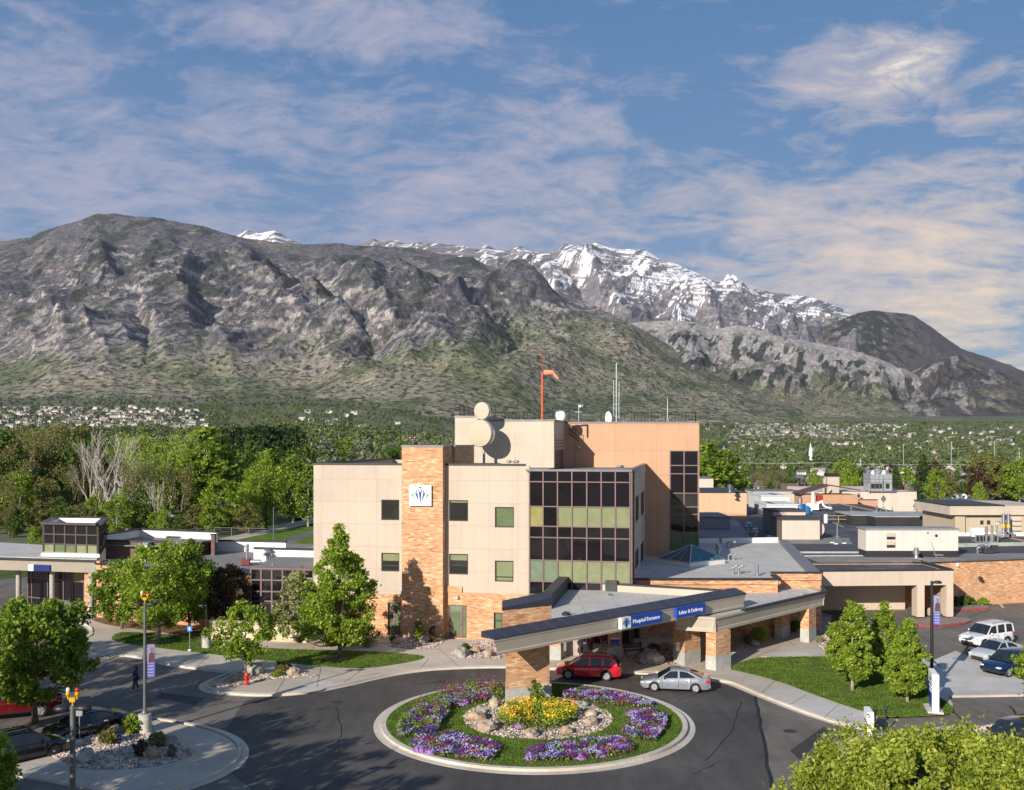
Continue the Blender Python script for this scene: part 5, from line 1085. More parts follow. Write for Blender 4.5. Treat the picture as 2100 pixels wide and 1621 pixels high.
def boulder(x,y,r,label,seed,mat=None,z=.1,h=.75):
    p=G(x,y,z); mb=MB(); mb.blob((0,0,0),(r,r*.8,r*h),seed,rough=.16,nu=11,nv=8); o=mb.build('boulder',mat or BOUL[seed%3]); o.location=(p[0],p[1],z+r*h*.45); o.rotation_euler=(0,0,seed*1.3)
    md=o.modifiers.new('s','SUBSURF'); md.levels=md.render_levels=1; md.subdivision_type='SIMPLE'
    return tag(o,label,'boulder','landscape boulders')
BOUL=[M('boulder tan',(.46,.36,.27),.9,var=.3,scale=2.2,bmp=.8,bscale=6),M('boulder grey',(.40,.38,.34),.9,var=.28,scale=2.4,bmp=.8,bscale=6),M('boulder rust',(.50,.36,.23),.9,var=.35,scale=2.0,bmp=.8,bscale=6)]
boulder(1916,1262,.75,'pale rounded boulder beside the lamp post between the ambulance canopy columns',3)
def pxbox(name,label,cat,x0,x1,yt,yb,z,depth,mat,roof=None,sl=0,group=None,over=.12,parts=None):
    """rooftop box whose front face spans the picture rectangle, standing on height z"""
    p=G(x0,yb,z); q=G(x1,yb,z); d=p[1]; zt_=ZP(yt,d); w=q[0]-p[0]
    t=empty(name,(p[0],d,z),0,label,cat,group); mb=MB(); mb.box(0,w,0,depth,0,zt_-z); mb.build('casing',mat,t)
    if roof: mb=MB(); mb.box(-over,w+over,-over,depth+over,zt_-z+.001,zt_-z+.14); mb.build('top',roof,t)
    return t,w,zt_-z,d
t,w,h,d=pxbox('air_handling_unit','long cream rooftop air handler on a black curb with louvres and steps','air handler',1776,1965,1087,1130,ZR+.65,2.4,Mpanel('ahu cream',(.64,.60,.54),1.3,9,.9,.7,.012),M('ahu top',(.30,.31,.31),.6,.2))
mb=MB(); mb.box(.05,w-.05,.05,2.35,-.72,-.002); mb.build('curb',BLKC,t)
for k in (0,1): mb=MB(); mb.box(2.1,3.0,-.12,-.002,h*.33+k*.85-.35,h*.33+k*.85+.3); lo=mb.build('louvre',CREAM,t)
for k in (0,1): mb=MB(); mb.box(2.12,2.98,-.14,-.122,h*.33+k*.85-.35,h*.33+k*.85-.1); mb.build('louvre_slot',FRMD,t)
mb=MB(); mb.lathe([(.15,-.03),(.15,0)],c=(7.3,0,h*.72),axis='y',n=14); mb.box(6.35,6.5,-.03,0,h*.82,h*.88); mb.build('porthole',FRMD,t)
mb=MB(); mb.box(6.9,7.7,-.8,-.05,-.4,-.33); mb.box(6.9,7.7,-1.1,-.5,-.62,-.55); mb.tube([(6.9,-1.0,-.6),(6.85,-.1,.5),(6.75,-.05,.9)],.03,6); mb.build('steps',STEEL,t)
t,w,h,d=pxbox('roof_shed','front cream roof shed with black roof and round duct on its right','roof shed',1604,1681,1067,1107,ZR,5.8,PINKT,ROOFD)
mb=MB(); mb.box(-.02,-.0,0.02,5.7,0,h-.03); mb.build('painted_side_shade',M('side shade tone',(.17,.15,.13),.7),t); mb=MB(); mb.box(3.4,4.3,-.03,-.002,.15,1.95); mb.build('door',PINKT,t)  # thin dark sheet on the left face paints that side as shaded
mb=MB(); n=12; mb.add([(w,1.0+2*0,0)]*0,[]); pts=[(w+.05+.85*math.sin(math.pi*k/12),h*.5+.0+.95*math.cos(math.pi*k/12)) for k in range(13)]
mb.add([(a,1.0,b) for a,b in pts]+[(a,2.6,b) for a,b in pts],[tuple(range(13)),tuple(range(25,12,-1))]+[(k,k+1,14+k,13+k) for k in range(12)]+[(12,0,13,25)]); mb.build('round_duct',PINKT,t)
t,w,h,d=pxbox('roof_shed','second cream roof shed with black roof, just behind the front one',"roof shed",1586,1652,1050,1094,ZR,5.5,PINKT,ROOFD); mb=MB(); mb.box(-.02,0,0.02,5.4,0,h-.03); mb.build('painted_side_shade',M('side shade tone',(.17,.15,.13),.7),t)  # same dark left sheet, shade put into its colour
t,w,h,d=pxbox('white_plant_unit','white ribbed rooftop unit nearer the cream sheds','plant unit',1572,1636,1036,1058,ZR,8,WRIB,WRIB); mb=MB(); mb.box(w*.2,w*.34,1.0,5.0,h+.15,h+.17); mb.build('vent_slot',BLKC,t)
for k in range(7): mb=MB(); 
mb=MB(); 
for k in range(8): mb.tube([(-.5,.8*k+.2,0),(-.5,.8*k+.2,h*.5)],.05,5)
mb.tube([(-.5,0,h*.5),(-.5,6,h*.5)],.05,5); mb.tube([(-.5,0,.6),(-.5,6,.6)],.05,5); mb.build('pipe_run',FRMD,t)
t,w,h,d=pxbox('white_plant_unit','white ribbed rooftop unit farther back, in front of the tan wall','plant unit',1561,1619,1018,1046,ZR,9,WRIB,WRIB); mb=MB(); mb.box(w*.55,w*.72,2.0,6.0,h+.15,h+.17); mb.build('vent_slot',BLKC,t)
pxbox('rear_tan_block','low tan block behind the white rooftop units','building',1545,1641,1008,1048,ZR-4,8,CREAM,CAPG)
pxbox('orange_ribbed_block','tall orange ribbed block beside the stair glazing','building',1434,1531,1011,1058,ZR,14,TANRIBO,BLKC)
pxbox('pink_block','small pinkish block peeping above the orange ribbed block','building',1434,1463,982,1012,ZR+2,8,PINKT,CAPG)
t,w,h,d=pxbox('roof_plant_room','low grey plant box in the shadow beside the stair glazing','plant room',1434,1497,1062,1085,ZR,8,M('grey blue panel',(.30,.30,.32),.6),ROOFM)
pxbox('black_roof_parapet','long black membrane box on the dark roof','roof parapet',1795,1946,1061,1080,ZR,9,M('black membrane',(.030,.031,.034),.6,var=.2),M('pale coping',(.36,.38,.37),.6))
pxbox('black_roof_parapet','short black membrane box left of the long one','roof parapet',1747,1795,1058,1076,ZR,7,M('black membrane',(.030,.031,.034),.6,var=.2),M('pale coping',(.36,.38,.37),.6))
t,w,h,d=pxbox('tan_plant_building','tan ribbed rooftop plant building with two small dark windows','plant building',1959,2054,1056,1100,ZR,10,TANRIB,None)
mb=MB(); mb.box(-.9,w+.0,-.5,10.5,h,h+1.15); mb.build('upper_band',CREAM,t); mb=MB(); mb.box(-1,w+.1,-.6,10.6,h+1.15,h+1.27); mb.build('parapet_cap',BLKC,t)
mb=MB(); mb.box(0,w,-.06,-.002,0,.45); mb.build('white_skirt',WPAR,t)
for a in (3.15,4.0): mb=MB(); mb.box(a,a+.38,-.05,-.001,h*.55,h*.55+.5); mb.build('window',FRMD,t)
mb=MB(); mb.box(1.25,1.3,-.06,-.001,.4,h*.9); mb.box(1.25,w,-.06,-.001,h*.88,h*.92); mb.build('panel_joint',FRMD,t)
t,w,h,d=pxbox('tan_plant_building','second tan plant building with stacked louvres at the right edge','plant building',2073,2150,1056,1100,ZR,10,TANRIB,None)
mb=MB(); mb.box(-1.3,w,-.4,10.5,h,h+1.15); mb.build('upper_band',CREAM,t); mb=MB(); mb.box(0,w,-.06,-.002,0,.45); mb.build('white_skirt',WPAR,t)
for k in range(3): mb=MB(); mb.add([(.1,-.02,h*.25+k*.62),(1.2,-.02,h*.25+k*.62),(1.2,-.02,h*.25+k*.62+.5),(.1,-.02,h*.25+k*.62+.5),(.1,-.3,h*.25+k*.62+.05),(1.2,-.3,h*.25+k*.62+.05)],[(0,1,5,4),(4,5,2,3),(0,4,3),(1,2,5)]); mb.build('louvre',CREAM,t)
for x,lab in ((2058,'left'),(2068,'right')):
    p=G(x,1103,ZR); t=empty('exhaust_duct',(p[0],p[1],ZR),0,'%s silver exhaust duct with yellow band between the tan plant buildings'%lab,'exhaust duct','silver exhaust ducts'); zt_=ZP(1054,p[1])-ZR
    mb=MB(); mb.tube([(0,0,0),(0,0,zt_)],.22,12); mb.build('duct',SILV,t,smooth=True,autosm=40); mb=MB(); mb.lathe([(.23,zt_*.42),(.23,zt_*.55)],n=12); mb.build('yellow_band',M('yellow band',(.7,.45,.02),.5),t); mb=MB(); mb.box(-.5,.4,-.5,.4,0,.7); mb.box(-.3,.6,-.8,-.4,.1,.5); mb.build('fan_base',SILV,t,bevel=.03)
def machine(name,label,cat,x,y,z,fn,rz=0,group=None):
    p=G(x,y,z); t=empty(name,(p[0],p[1],z),rz,label,cat,group); fn(t); return t
def f_cond(t):
    mb=MB(); mb.box(-1.3,.1,-.3,.5,.7,1.75); mb.build('white_panel',WSGN,t,bevel=.02); mb=MB(); mb.box(-1.0,1.7,-.5,.5,.05,.95); mb.build('coil_case',STEEL,t,bevel=.03)
    mb=MB(); mb.tube([(.9,-.6,0),(.9,-.6,2.1)],.14,10); mb.tube([(1.9,.3,.4),(1.9,.3,2.1),(2.1,.3,2.35),(2.3,.3,2.35)],.12,8); mb.build('pipe',SILV,t,smooth=True,autosm=40)
    mb=MB(); 
    for k in range(6): mb.box(-.9+k*.42,-.6+k*.42,-.56,-.5,.2,.8)
    mb.build('fan_grille',FRMD,t)
machine('condenser_unit','silver condenser unit with white panel and pipes at the right of the roof','condenser',2014,1113,ZR,f_cond)
def f_gpipe(t):
    mb=MB(); mb.tube([(-.7,0,0),(-.7,0,.5),(-.5,0,.8),(0,0,.85),(.4,0,.7)],.17,9); mb.tube([(.3,.1,0),(.3,.1,2.9)],.13,9); mb.build('pipe',SILV,t,smooth=True,autosm=40)
    mb=MB(); mb.box(-.1,1.0,-.2,.4,.05,.55); mb.box(.8,1.5,-.1,.3,.4,.9); mb.build('valve_body',M('dark valve',(.06,.06,.06),.5,.4),t,bevel=.03)
machine('steam_pipe_set','dark valve set with bent silver pipe at the roof edge','pipe set',2018,1136,ZR,f_gpipe)
def f_vent(t):
    mb=MB(); mb.lathe([(.26,0),(.22,.5),(.36,.55),(.36,.9),(.24,.95),(.24,1.15),(.05,1.2)],n=14); mb.build('cowl',SILV,t,smooth=True,autosm=40); mb=MB(); mb.box(-.4,.4,-.4,.4,0,.12); mb.build('flashing',STEEL,t)
machine('roof_vent','silver turbine vent in front of the long cream air handler','roof vent',1879,1147,ZR,f_vent)
def f_cool(t):
    mb=MB(); mb.box(0,4.9,0,4,.35,2.2); mb.box(-.05,4.95,-.05,4.05,2.25,4.2); mb.build('casing',M('cooling tower steel',(.50,.53,.56),.4,.5,var=.1,scale=2),t,bevel=.03)
    mb=MB(); mb.box(-.1,5,-.1,4.1,2.95,3.05); mb.box(-.1,5,-.1,4.1,2.2,2.26); 
    for x in (0,1.1,2.05,3.0,4.9): mb.box(x-.06,x+.06,-.08,0,.3,4.2)
    mb.build('frame',SILV,t)
    for x in (.25,1.2,2.15,3.5): mb=MB(); mb.box(x,x+.85,-.04,-.005,.9,2.0); mb.build('intake',FRMD,t)
    for x,y in ((1.1,1),(3.6,1),(1.1,3),(3.6,3)): mb=MB(); mb.lathe([(1.05,4.2),(.95,4.75),(.95,4.95),(.85,4.95),(.85,4.3)],c=(x,y,0),n=20); mb.build('fan_stack',SILV,t,smooth=True,autosm=40)
    mb=MB(); mb.tube([(-.3,-.5,0),(-.3,-.5,2.2),(-.3,-.2,2.4)],.12,8); mb.tube([(2.5,-.7,.2),(2.5,-.7,3.3)],.07,8); mb.tube([(-.5,-.6,.3),(5.6,-.6,.3)],.15,8); mb.build('pipe',SILV,t,smooth=True,autosm=40)
# far pink block with cooling tower
t,w,h,d=pxbox('far_pink_block','long pinkish low block carrying the cooling tower','building',1680,1880,1009,1050,0.5,26,PINKT,None)
mb=MB(); mb.box(.2,w-.2,.3,25.8,h-.25,h-.2); mb.build('roof',ROOFM,t); mb=MB(); mb.box(0,w,-.05,.3,h,h+.1); mb.build('parapet_cap',CAPG,t)
PBZ=h+.3
p=(XP(1784,222),222); t=empty('cooling_tower',(p[0],p[1],PBZ),0,'big silver cooling tower with four round fan stacks','cooling tower'); f_cool(t)
p=(XP(1697,220),220); t=empty('tan_roof_tower',(p[0],p[1],PBZ),0,'narrow tan roof tower with dark grille top, left of the cooling tower','roof tower')
mb=MB(); mb.box(0,2.6,0,2.5,0,3.6); mb.box(-.6,-.2,.5,1.5,0,3.2); mb.build('casing',CREAM,t); mb=MB(); mb.box(0,2.6,0,2.5,3.62,4.4); mb.build('grille',FRMD,t); mb=MB(); mb.tube([(-.2,-.5,0),(.6,-.6,.9)],.2,8); mb.tube([(-.9,-.4,0),(-.9,-.4,1.6)],.15,8); mb.build('duct',CREAM,t)
pxbox('orange_low_wall','low orange wall in front of the long pinkish block','wall',1678,1800,1026,1046,2,1.0,ORG,CAPG)
pxbox('orange_low_wall','low orange wall right of the long pinkish block, below the parked caravans','wall',1882,1985,1030,1050,2,1.0,ORG,CAPG)
pxbox('cream_low_block','cream low block behind the tan plant building','building',1968,2030,1030,1050,2,9,CREAM,CAPG)
p=G(1640,1045,3); t=empty('brown_gable_roof',(p[0],p[1],4),0,'small brown gabled roof behind the blue fans','roof')
mb=MB(); mb.add([(0,0,2.0),(6,0,3.8),(12,0,2.8),(0,6,2.0),(6,6,3.8),(12,6,2.8),(0,0,1.8),(6,0,3.6),(12,0,2.6),(0,6,1.8),(6,6,3.6),(12,6,2.6)],[(0,1,4,3),(1,2,5,4),(6,9,10,7),(7,10,11,8),(0,6,7,1),(1,7,8,2)]); mb.build('roofing',M('brown shingle',(.10,.055,.045),.8),t); mb=MB(); mb.box(.5,11.5,.5,5.5,-1,1.8); mb.build('wall',ORG,t)
def f_fans(t):
    mb=MB(); mb.lathe([(.6,0),(.7,.2),(.7,1.2),(.45,1.5)],n=16); mb.lathe([(.55,0),(.6,.9),(.2,1.3)],c=(1.2,.2,0),n=16); mb.build('blue_fan',M('blue enamel',(.02,.16,.42),.4),t,smooth=True,autosm=40)
    mb=MB(); mb.lathe([(.35,1.5),(.35,2.6),(.2,2.7)],n=12); mb.tube([(-1.2,0,0),(-.9,0,1.2),(0,0,1.6)],.25,10); mb.build('duct',SILV,t,smooth=True,autosm=40)
machine('blue_fan_set','pair of blue exhaust fans with silver stacks near the white units','fan set',1641,1054,ZR,f_fans)
def f_scrub(t):
    mb=MB(); mb.tube([(-.3,0,1.1),(-.3,0,3.1)],.28,10); mb.box(-1.4,-.5,-.3,.5,0,1.3); mb.box(-.5,.6,-.3,.4,.2,1.2); mb.tube([(.5,0,1.2),(1.2,0,1.6),(1.5,0,1.0),(2.0,0,.5),(2.8,0,.4)],.25,10); mb.build('ductwork',WSGN,t,smooth=True,autosm=40)
    mb=MB(); mb.box(.6,1.6,.6,1.4,1.6,2.6); mb.build('red_unit',M('red enamel',(.35,.03,.02),.5),t); mb=MB(); mb.tube([(-1.6,-.2,.4),(3,-.2,.4)],.09,6); mb.build('pipe',STEEL,t)
machine('white_duct_set','white ductwork with red box and tall white stack','duct set',1671,1048,ZR,f_scrub)
def f_rail(t):
    mb=MB()
    for x in (0,1.6,3.2,4.0): mb.tube([(x,0,0),(x,0,1.05)],.04,6)
    for z in (.55,1.05): mb.tube([(0,0,z),(4,0,z)],.04,6); mb.tube([(4,0,z),(4,2,z)],.04,6)
    mb.build('rail',M('yellow rail',(.55,.42,.22),.5),t)
machine('roof_guard_rail','yellow guard rail around a roof hatch','guard rail',1697,1073,ZR,f_rail)
machine('white_roof_post','white upright roof cabinet left of the yellow rail','cabinet',1693,1073,ZR,lambda t:(MB().box(-.2,.2,-.2,.2,0,1.3).build('case',WSGN,t),MB().box(-.26,.26,-.26,.26,1.3,1.36).build('lid',STEEL,t)))
def f_trip(t):
    mb=MB(); mb.tube([(0,0,.3),(0,0,2.4)],.045,6); mb.tube([(-.5,0,2.5),(.75,0,1.9)],.05,6)
    for a in range(3): q=a*2.1; mb.tube([(0,0,.5),(.8*math.cos(q),.8*math.sin(q),.05)],.04,5)
    mb.build('tripod_mast',STEEL,t); mb=MB()
    for a in range(3): q=a*2.1; mb.box(.8*math.cos(q)-.2,.8*math.cos(q)+.2,.8*math.sin(q)-.2,.8*math.sin(q)+.2,0,.1)
    mb.build('ballast_block',WPAR,t)
machine('antenna_tripod','tripod antenna with white ballast blocks on the dark roof','antenna',1717,1115,ZR,f_trip)
def f_diam(t):
    mb=MB()
    for a in range(4): q=a*1.57+.4; mb.tube([(0,0,1.2),(.9*math.cos(q),.9*math.sin(q),.0)],.05,5)
    mb.tube([(0,0,.5),(0,0,2.2)],.07,6); mb.build('stand',STEEL,t)
    mb=MB(); mb.add([(0,-.1,1.7),(.45,-.1,2.3),(0,-.1,2.9),(-.45,-.1,2.3),(0,.1,1.7),(.45,.1,2.3),(0,.1,2.9),(-.45,.1,2.3)],[(0,1,2,3),(7,6,5,4),(0,4,5,1),(1,5,6,2),(2,6,7,3),(3,7,4,0)]); mb.build('diamond_panel',M('grey grille',(.2,.21,.22),.5,.4),t)
machine('roof_sensor_stand','diamond shaped sensor on a braced stand on the dark roof','sensor stand',1812,1052,ZR,f_diam)
for (x,y,k,l,s) in [(1798,1050,'mush','white mushroom vent left of the diamond sensor stand',.9),(1702,1045,'mush','silver mushroom vent beside the white ductwork',1.0),(1746,1051,'mush','silver mushroom vent between the ductwork and the sensor stand',.9),(1877,1047,'mush','silver mushroom vent near the right of the dark roof',1.1),
    (1906,1038,'mush','dark mushroom vent by the pale coping on the dark roof',.8),(1752,1059,'pipe','pipe vent at the left end of the short black box',1.1),(1830,1047,'pipe','stub pipe right of the diamond sensor stand',.7),(1735,1110,'low','flat white dome vent beside the tripod antenna',.9),(1717,1103,'low','flat white dome vent at the foot of the tripod antenna',.8),
    (1904,1082,'pipe','white pipe behind the long air handler roof',1.6),(1536,1092,'mush','stacked white vent on the roof left of the cream sheds',1.3),(1549,1103,'mush','stacked white vent near the pale rear parapet',1.2),(1581,1103,'low','flat white dome vent near the pale rear parapet',1.0),(1521,1082,'pipe','dark stub pipe in the shaded roof corner',.8),(1497,1010,'mush','white capped vent on top of the orange ribbed block',1.2)]:
    vent(x,y,(ZR if x!=1497 else 8.4),k,l,s)
for (x,y,k,l,s) in [(1473,1138,'mush','silver vent right behind the pyramid skylight',1.1),(1491,1124,'goose','left gooseneck of the pair on the grey lobby roof top',.8),(1502,1124,'goose','right gooseneck of the pair on the grey lobby roof top',.8),(1494,1149,'goose','left gooseneck near the skylight base',.7),(1505,1149,'goose','right gooseneck near the skylight base',.7),
    (1503,1178,'goose','left gooseneck near the front of the grey lobby roof',.9),(1515,1178,'goose','right gooseneck near the front of the grey lobby roof',.9),(1553,1181,'pipe','thin vent pipe near the front of the grey lobby roof',1.2)]: vent(x,y,zl-.25,k,l,s)
for (x,y,k,l,s) in [(1251,1222,'low','brown drain cap on the entrance canopy roof',.5),(1650,1227,'goose','left gooseneck on the walkway canopy roof',.5),(1643,1228,'goose','right gooseneck on the walkway canopy roof',.5)]: vent(x,y,4.45 if x<1400 else 3.85,k,l,s)
mb=MB(); 
p=G(1161,1262,4.45); t=empty('roof_drain_hood',(p[0],p[1],4.45),0,'black drain hood in the shaded corner of the canopy roof','roof drain'); mb.lathe([(.3,0),(.32,.12),(.15,.25)],n=12); mb.build('hood',BLKC,t); mb=MB(); mb.tube([(0,0,.2),(.3,0,.35)],.08,6); mb.build('spout',STEEL,t)
# wall lights/cameras on the right brick wall
for (x,y,l) in ((1960,1158,'white camera arm on the brick wall beside the ambulance canopy'),(2009,1186,'small black wall lamp on the right brick wall')):
    d=100.2; t=empty('wall_fixture',(XP(x,d),d-.3,ZP(y,d)),0,l,'wall lamp'); mb=MB(); mb.box(-.12,.12,-.2,.3,-.15,.15); mb.build('housing',FRMD if x>2000 else WSGN,t,bevel=.03); mb=MB(); mb.tube([(-.5,0,.25),(0,-.1,.25)],.04,6); mb.build('arm',STEEL,t)
# ================= left wing =================
lw2=empty('left_wing_building',(0,0,0),0,'low brick outpatient wing left of the tall block','building')
W=[G(198,1266),G(330,1281),G(515,1292),G(643,1296)]
def zrow(x,y,yb): return H-(y-YH)*G(x,yb)[1]/F
zw=5.0
def pxwall(mb,xa,ya,xb,yb,z0,z1,th=.35,mi=0):
    a=G(xa,ya); b=G(xb,yb); t=Vector((b[0]-a[0],b[1]-a[1],0)).normalized(); n=Vector((-t.y,t.x,0))*th; mb.prism([a,b,(b[0]+n.x,b[1]+n.y),(a[0]+n.x,a[1]+n.y)],z0,z1,mi)
mb=MB(); pxwall(mb,198,1266,204,1267,0,zw+.3); pxwall(mb,204,1267,232,1270,0,1.25); pxwall(mb,204,1267,232,1270,2.2,zw); pxwall(mb,232,1270,330,1281,0,zw); pxwall(mb,330,1281,515,1292,0,zw-.15); mb.build('brick_wall',BRK,lw2)
mb=MB(); pxwall(mb,205,1266.3,231,1269.3,1.25,2.2,.1); mb.build('window',GLN,lw2)
a=G(330,1281);b=G(515,1292); c=G(643,1296); f0=G(198,1266)
mb=MB(); mb.prism([f0,a,b,c,(c[0]+1,112),(-28,116),(f0[0]-1,114)],zw-.45,zw-.3,0); mb.build('roof',ROOFM,lw2)
mb=MB(); ribbon(mb,f0,a,zw,zw+.12,.5); ribbon(mb,a,b,zw-.15,zw,.5); mb.build('parapet_cap',BLKC,lw2)
# glazed corner box 515-643
gb=empty('glazed_corner',(0,0,0),0,'dark glazed corner with mauve mullions between the left wing and tall block','glazed bay'); 
xs=[515,536,558,580,602,625,643]; zs=[5.35,4.4,3.4,2.55,.35]
pts_=[G(x,1292+(x-515)*.03) for x in xs]; mb=MB(); t_=Vector((pts_[-1][0]-pts_[0][0],pts_[-1][1]-pts_[0][1],0)).normalized()
for p in pts_: mb.obox(p,t_,Vector((-t_.y,t_.x)),-.07,.07,-.1,.1,.1,5.4)
for z in zs: mb.obox(pts_[0],t_,Vector((-t_.y,t_.x)),0,(Vector((*pts_[-1],0))-Vector((*pts_[0],0))).length,-.08,.08,z-.05,z+.05)
mb.build('frame',FRM,gb)
for j in range(4):
    for i in range(6):
        m2=MB(); m2.obox(pts_[i],t_,Vector((-t_.y,t_.x)),.07,(pts_[i+1][0]-pts_[i][0])-.07,-.02,.02,zs[j+1]+.05,zs[j]-.05); m2.build('pane',GLD if j<3 else GLN,gb)
mb=MB(); mb.prism([pts_[0],pts_[-1],(pts_[-1][0],pts_[-1][1]+9),(pts_[0][0],pts_[0][1]+9)],5.2,5.36,0); mb.build('roof',ROOFM,gb)
mb=MB(); ribbon(mb,(pts_[0][0],pts_[0][1]),(pts_[-1][0],pts_[-1][1]),5.36,5.5,.3); mb.build('parapet_cap',FRM,gb)
# white parapets and raised blocks on the left roof
mb=MB()
def roofwall(mb,xa,ya,yta,xb,yb,ytb,z,w=.3,mi=0):
    a=G(xa,ya,z); b=G(xb,yb,z); za=ZP(yta,a[1]); zb=ZP(ytb,b[1]); A=Vector((*a,0)); B=Vector((*b,0)); t=(B-A).normalized(); n=Vector((-t.y,t.x,0))*w
    mb.add([(A.x,A.y,z),(B.x,B.y,z),(B.x+n.x,B.y+n.y,z),(A.x+n.x,A.y+n.y,z),(A.x,A.y,za),(B.x,B.y,zb),(B.x+n.x,B.y+n.y,zb),(A.x+n.x,A.y+n.y,za)],[(0,3,2,1),(4,5,6,7),(0,1,5,4),(1,2,6,5),(2,3,7,6),(3,0,4,7)],mi)
    return (A,B,n,za,zb)
caps=MB(); wp=MB(); bw=MB()
for (args,mt) in (((443,1131,1110,586,1134,1113),wp),((520,1152,1126,645,1152,1129),wp),((217,1147,1110,342,1147,1113),bw),((440,1140,1098,448,1120,1097),bw)):
    A,B,n,za,zb=roofwall(mt,*args,zw-.3,.35); e=n*.3
    caps.add([(A.x-e.x,A.y-e.y,za),(B.x-e.x,B.y-e.y,zb),(B.x+n.x+e.x,B.y+n.y+e.y,zb),(A.x+n.x+e.x,A.y+n.y+e.y,za),(A.x-e.x,A.y-e.y,za+.14),(B.x-e.x,B.y-e.y,zb+.14),(B.x+n.x+e.x,B.y+n.y+e.y,zb+.14),(A.x+n.x+e.x,A.y+n.y+e.y,za+.14)],[(0,3,2,1),(4,5,6,7),(0,1,5,4),(1,2,6,5),(2,3,7,6),(3,0,4,7)])
zz=6.35
p1=G(217,1108,zz);p2=G(287,1097,zz);p3=G(445,1103,zz);p4=G(342,1116,zz); q0=G(217,1114,zz)
wp2=[(p1,p2),(p2,p3)]
for a_,b_ in wp2: ribbon(wp,a_,b_,zz-.5,zz+.55,.3); ribbon(caps,a_,b_,zz+.55,zz+.68,.5)
wp.build('white_upstand',WPAR,lw2); bw.build('brick_upstand',M('brick with painted shade',(.20,.12,.10),.9,var=.2,scale=2),lw2); caps.build('parapet_cap',BLKC,lw2)  # upstand brick is darkened in colour to stand for its shade
mb=MB(); mb.prism([q0,p4,p3,p2,p1],zz-.3,zz-.2,0); mb.build('raised_roof',ROOFM,lw2)
t,w,h,d=pxbox('rooftop_unit','taupe rooftop air unit behind the left trees','air handler',343,428,1103,1132,zw-.3,3.0,M('taupe metal',(.26,.225,.21),.6),BLKC); mb=MB(); mb.box(.4,1.0,-.03,-.002,.6,1.2); mb.box(2.0,2.6,-.03,-.002,.7,1.3); mb.build('access_panel',STEEL,t)
t,w,h,d=pxbox('white_roof_cabinet','white rooftop cabinet peeping above the left trees','roof cabinet',285,301,1117,1150,zw-.3,1.5,WSGN,STEEL); mb=MB(); mb.box(.08,.35,-.02,-.001,h-.35,h-.2); mb.build('label_plate',FRMD,t)
def f_red(t):
    mb=MB(); mb.tube([(0,0,.5),(0,0,2.0)],.17,12); mb.tube([(.1,0,.35),(1.3,0,.35)],.22,12); mb.build('silver_stack',SILV,t,smooth=True,autosm=40); mb=MB(); mb.box(-.5,.3,-.3,.3,.05,.65); mb.build('red_fan_box',M('oxide red',(.16,.02,.02),.5),t,bevel=.03)
machine('exhaust_stack','silver stack with oxide red fan box on the left roof','exhaust stack',507,1160,zw-.3,f_red)
vent(549,1153,zw-.3,'mush','stacked white vent on the roof by the glazed corner',1.3); vent(568,1149,zw-.3,'low','dark low vent by the white parapet on the left roof',.6); vent(584,1163,zw+.1,'low','brown drain cap on the glazed corner roof',.45); vent(559,1166,zw+.1,'pipe','rusty thin pipe at the edge of the glazed corner roof',.6)
# entrance canopy on the left
lc=empty('outpatient_canopy',(0,0,0),0,'flat taupe fascia canopy over the left glass entrance','canopy')
def pl(x,d,z=0): return (XP(x,d),d)
mb=MB(); mb.prism([pl(-60,97),pl(200,94),pl(202,99),pl(-60,103)],4.12,5.15,0); mb.build('fascia',TANPD,lc)
mb=MB(); mb.prism([pl(-61,96.7),pl(200.5,93.8),pl(202.5,99.2),pl(-61,103.2)],5.15,5.27,0); mb.build('metal_coping',BLKC,lc)
mb=MB(); mb.prism([pl(-58,97.6),pl(198,94.6),pl(214,104),pl(-58,112)],5.27,5.33,0); mb.build('roof',ROOFG,lc)
mb=MB(); mb.prism([pl(84,97.2),pl(204,96.2),pl(201,97.6),pl(88,98.6)],5.33,5.62,0); mb.build('white_upstand',WPAR,lc)
for x,yb,lab in ((38,1250,'left'),(107,1256,'middle'),(187,1264,'right')):
    p=G(x,yb); mb=MB(); mb.tube([(0,0,0),(0,0,4.1)],.24,16); o=mb.build('column',MCOL,lc,smooth=True,autosm=40); o.location=(p[0],p[1],0)
# lantern
ln=empty('glass_lantern',(0,0,0),0,'dark glazed roof lantern with mauve frame above the left entrance','roof lantern')
LP=[pl(89,98.5),pl(201,97),pl(216,104.5),pl(112,105)]; z0,z1=5.45,8.35
mb=MB()
def lat(a,b,q): return (a[0]+(b[0]-a[0])*q,a[1]+(b[1]-a[1])*q)
sides=[(LP[0],LP[1],5),(LP[1],LP[2],3),(LP[3],LP[0],3),(LP[2],LP[3],4)]
for a,b,n in sides:
    T=Vector((b[0]-a[0],b[1]-a[1],0)); L=T.length; T.normalize(); N=Vector((-T.y,T.x,0))
    for k in range(n+1): mb.obox(a,T,N,L*k/n-.07,L*k/n+.07,-.05,.12,z0,z1)
    for k in range(4): z=z0+(z1-z0)*k/3; mb.obox(a,T,N,0,L,-.04,.10,z-.06,z+.06)
mb.build('frame',FRMK,ln)
for si,(a,b,n) in enumerate(sides):
    T=Vector((b[0]-a[0],b[1]-a[1],0)); L=T.length; T.normalize(); N=Vector((-T.y,T.x,0))
    for k in range(n):
        for j in range(3):
            m2=MB(); m2.obox(a,T,N,L*k/n+.07,L*(k+1)/n-.07,.02,.05,z0+(z1-z0)*j/3+.06,z0+(z1-z0)*(j+1)/3-.06); m2.build('pane',GLD if not(j==0 and si==0) else (GLB if k in(0,3,4) else GLG),ln)
mb=MB(); 
for i in range(4): ribbon(mb,LP[i],LP[(i+1)%4],z1,z1+.18,.7)
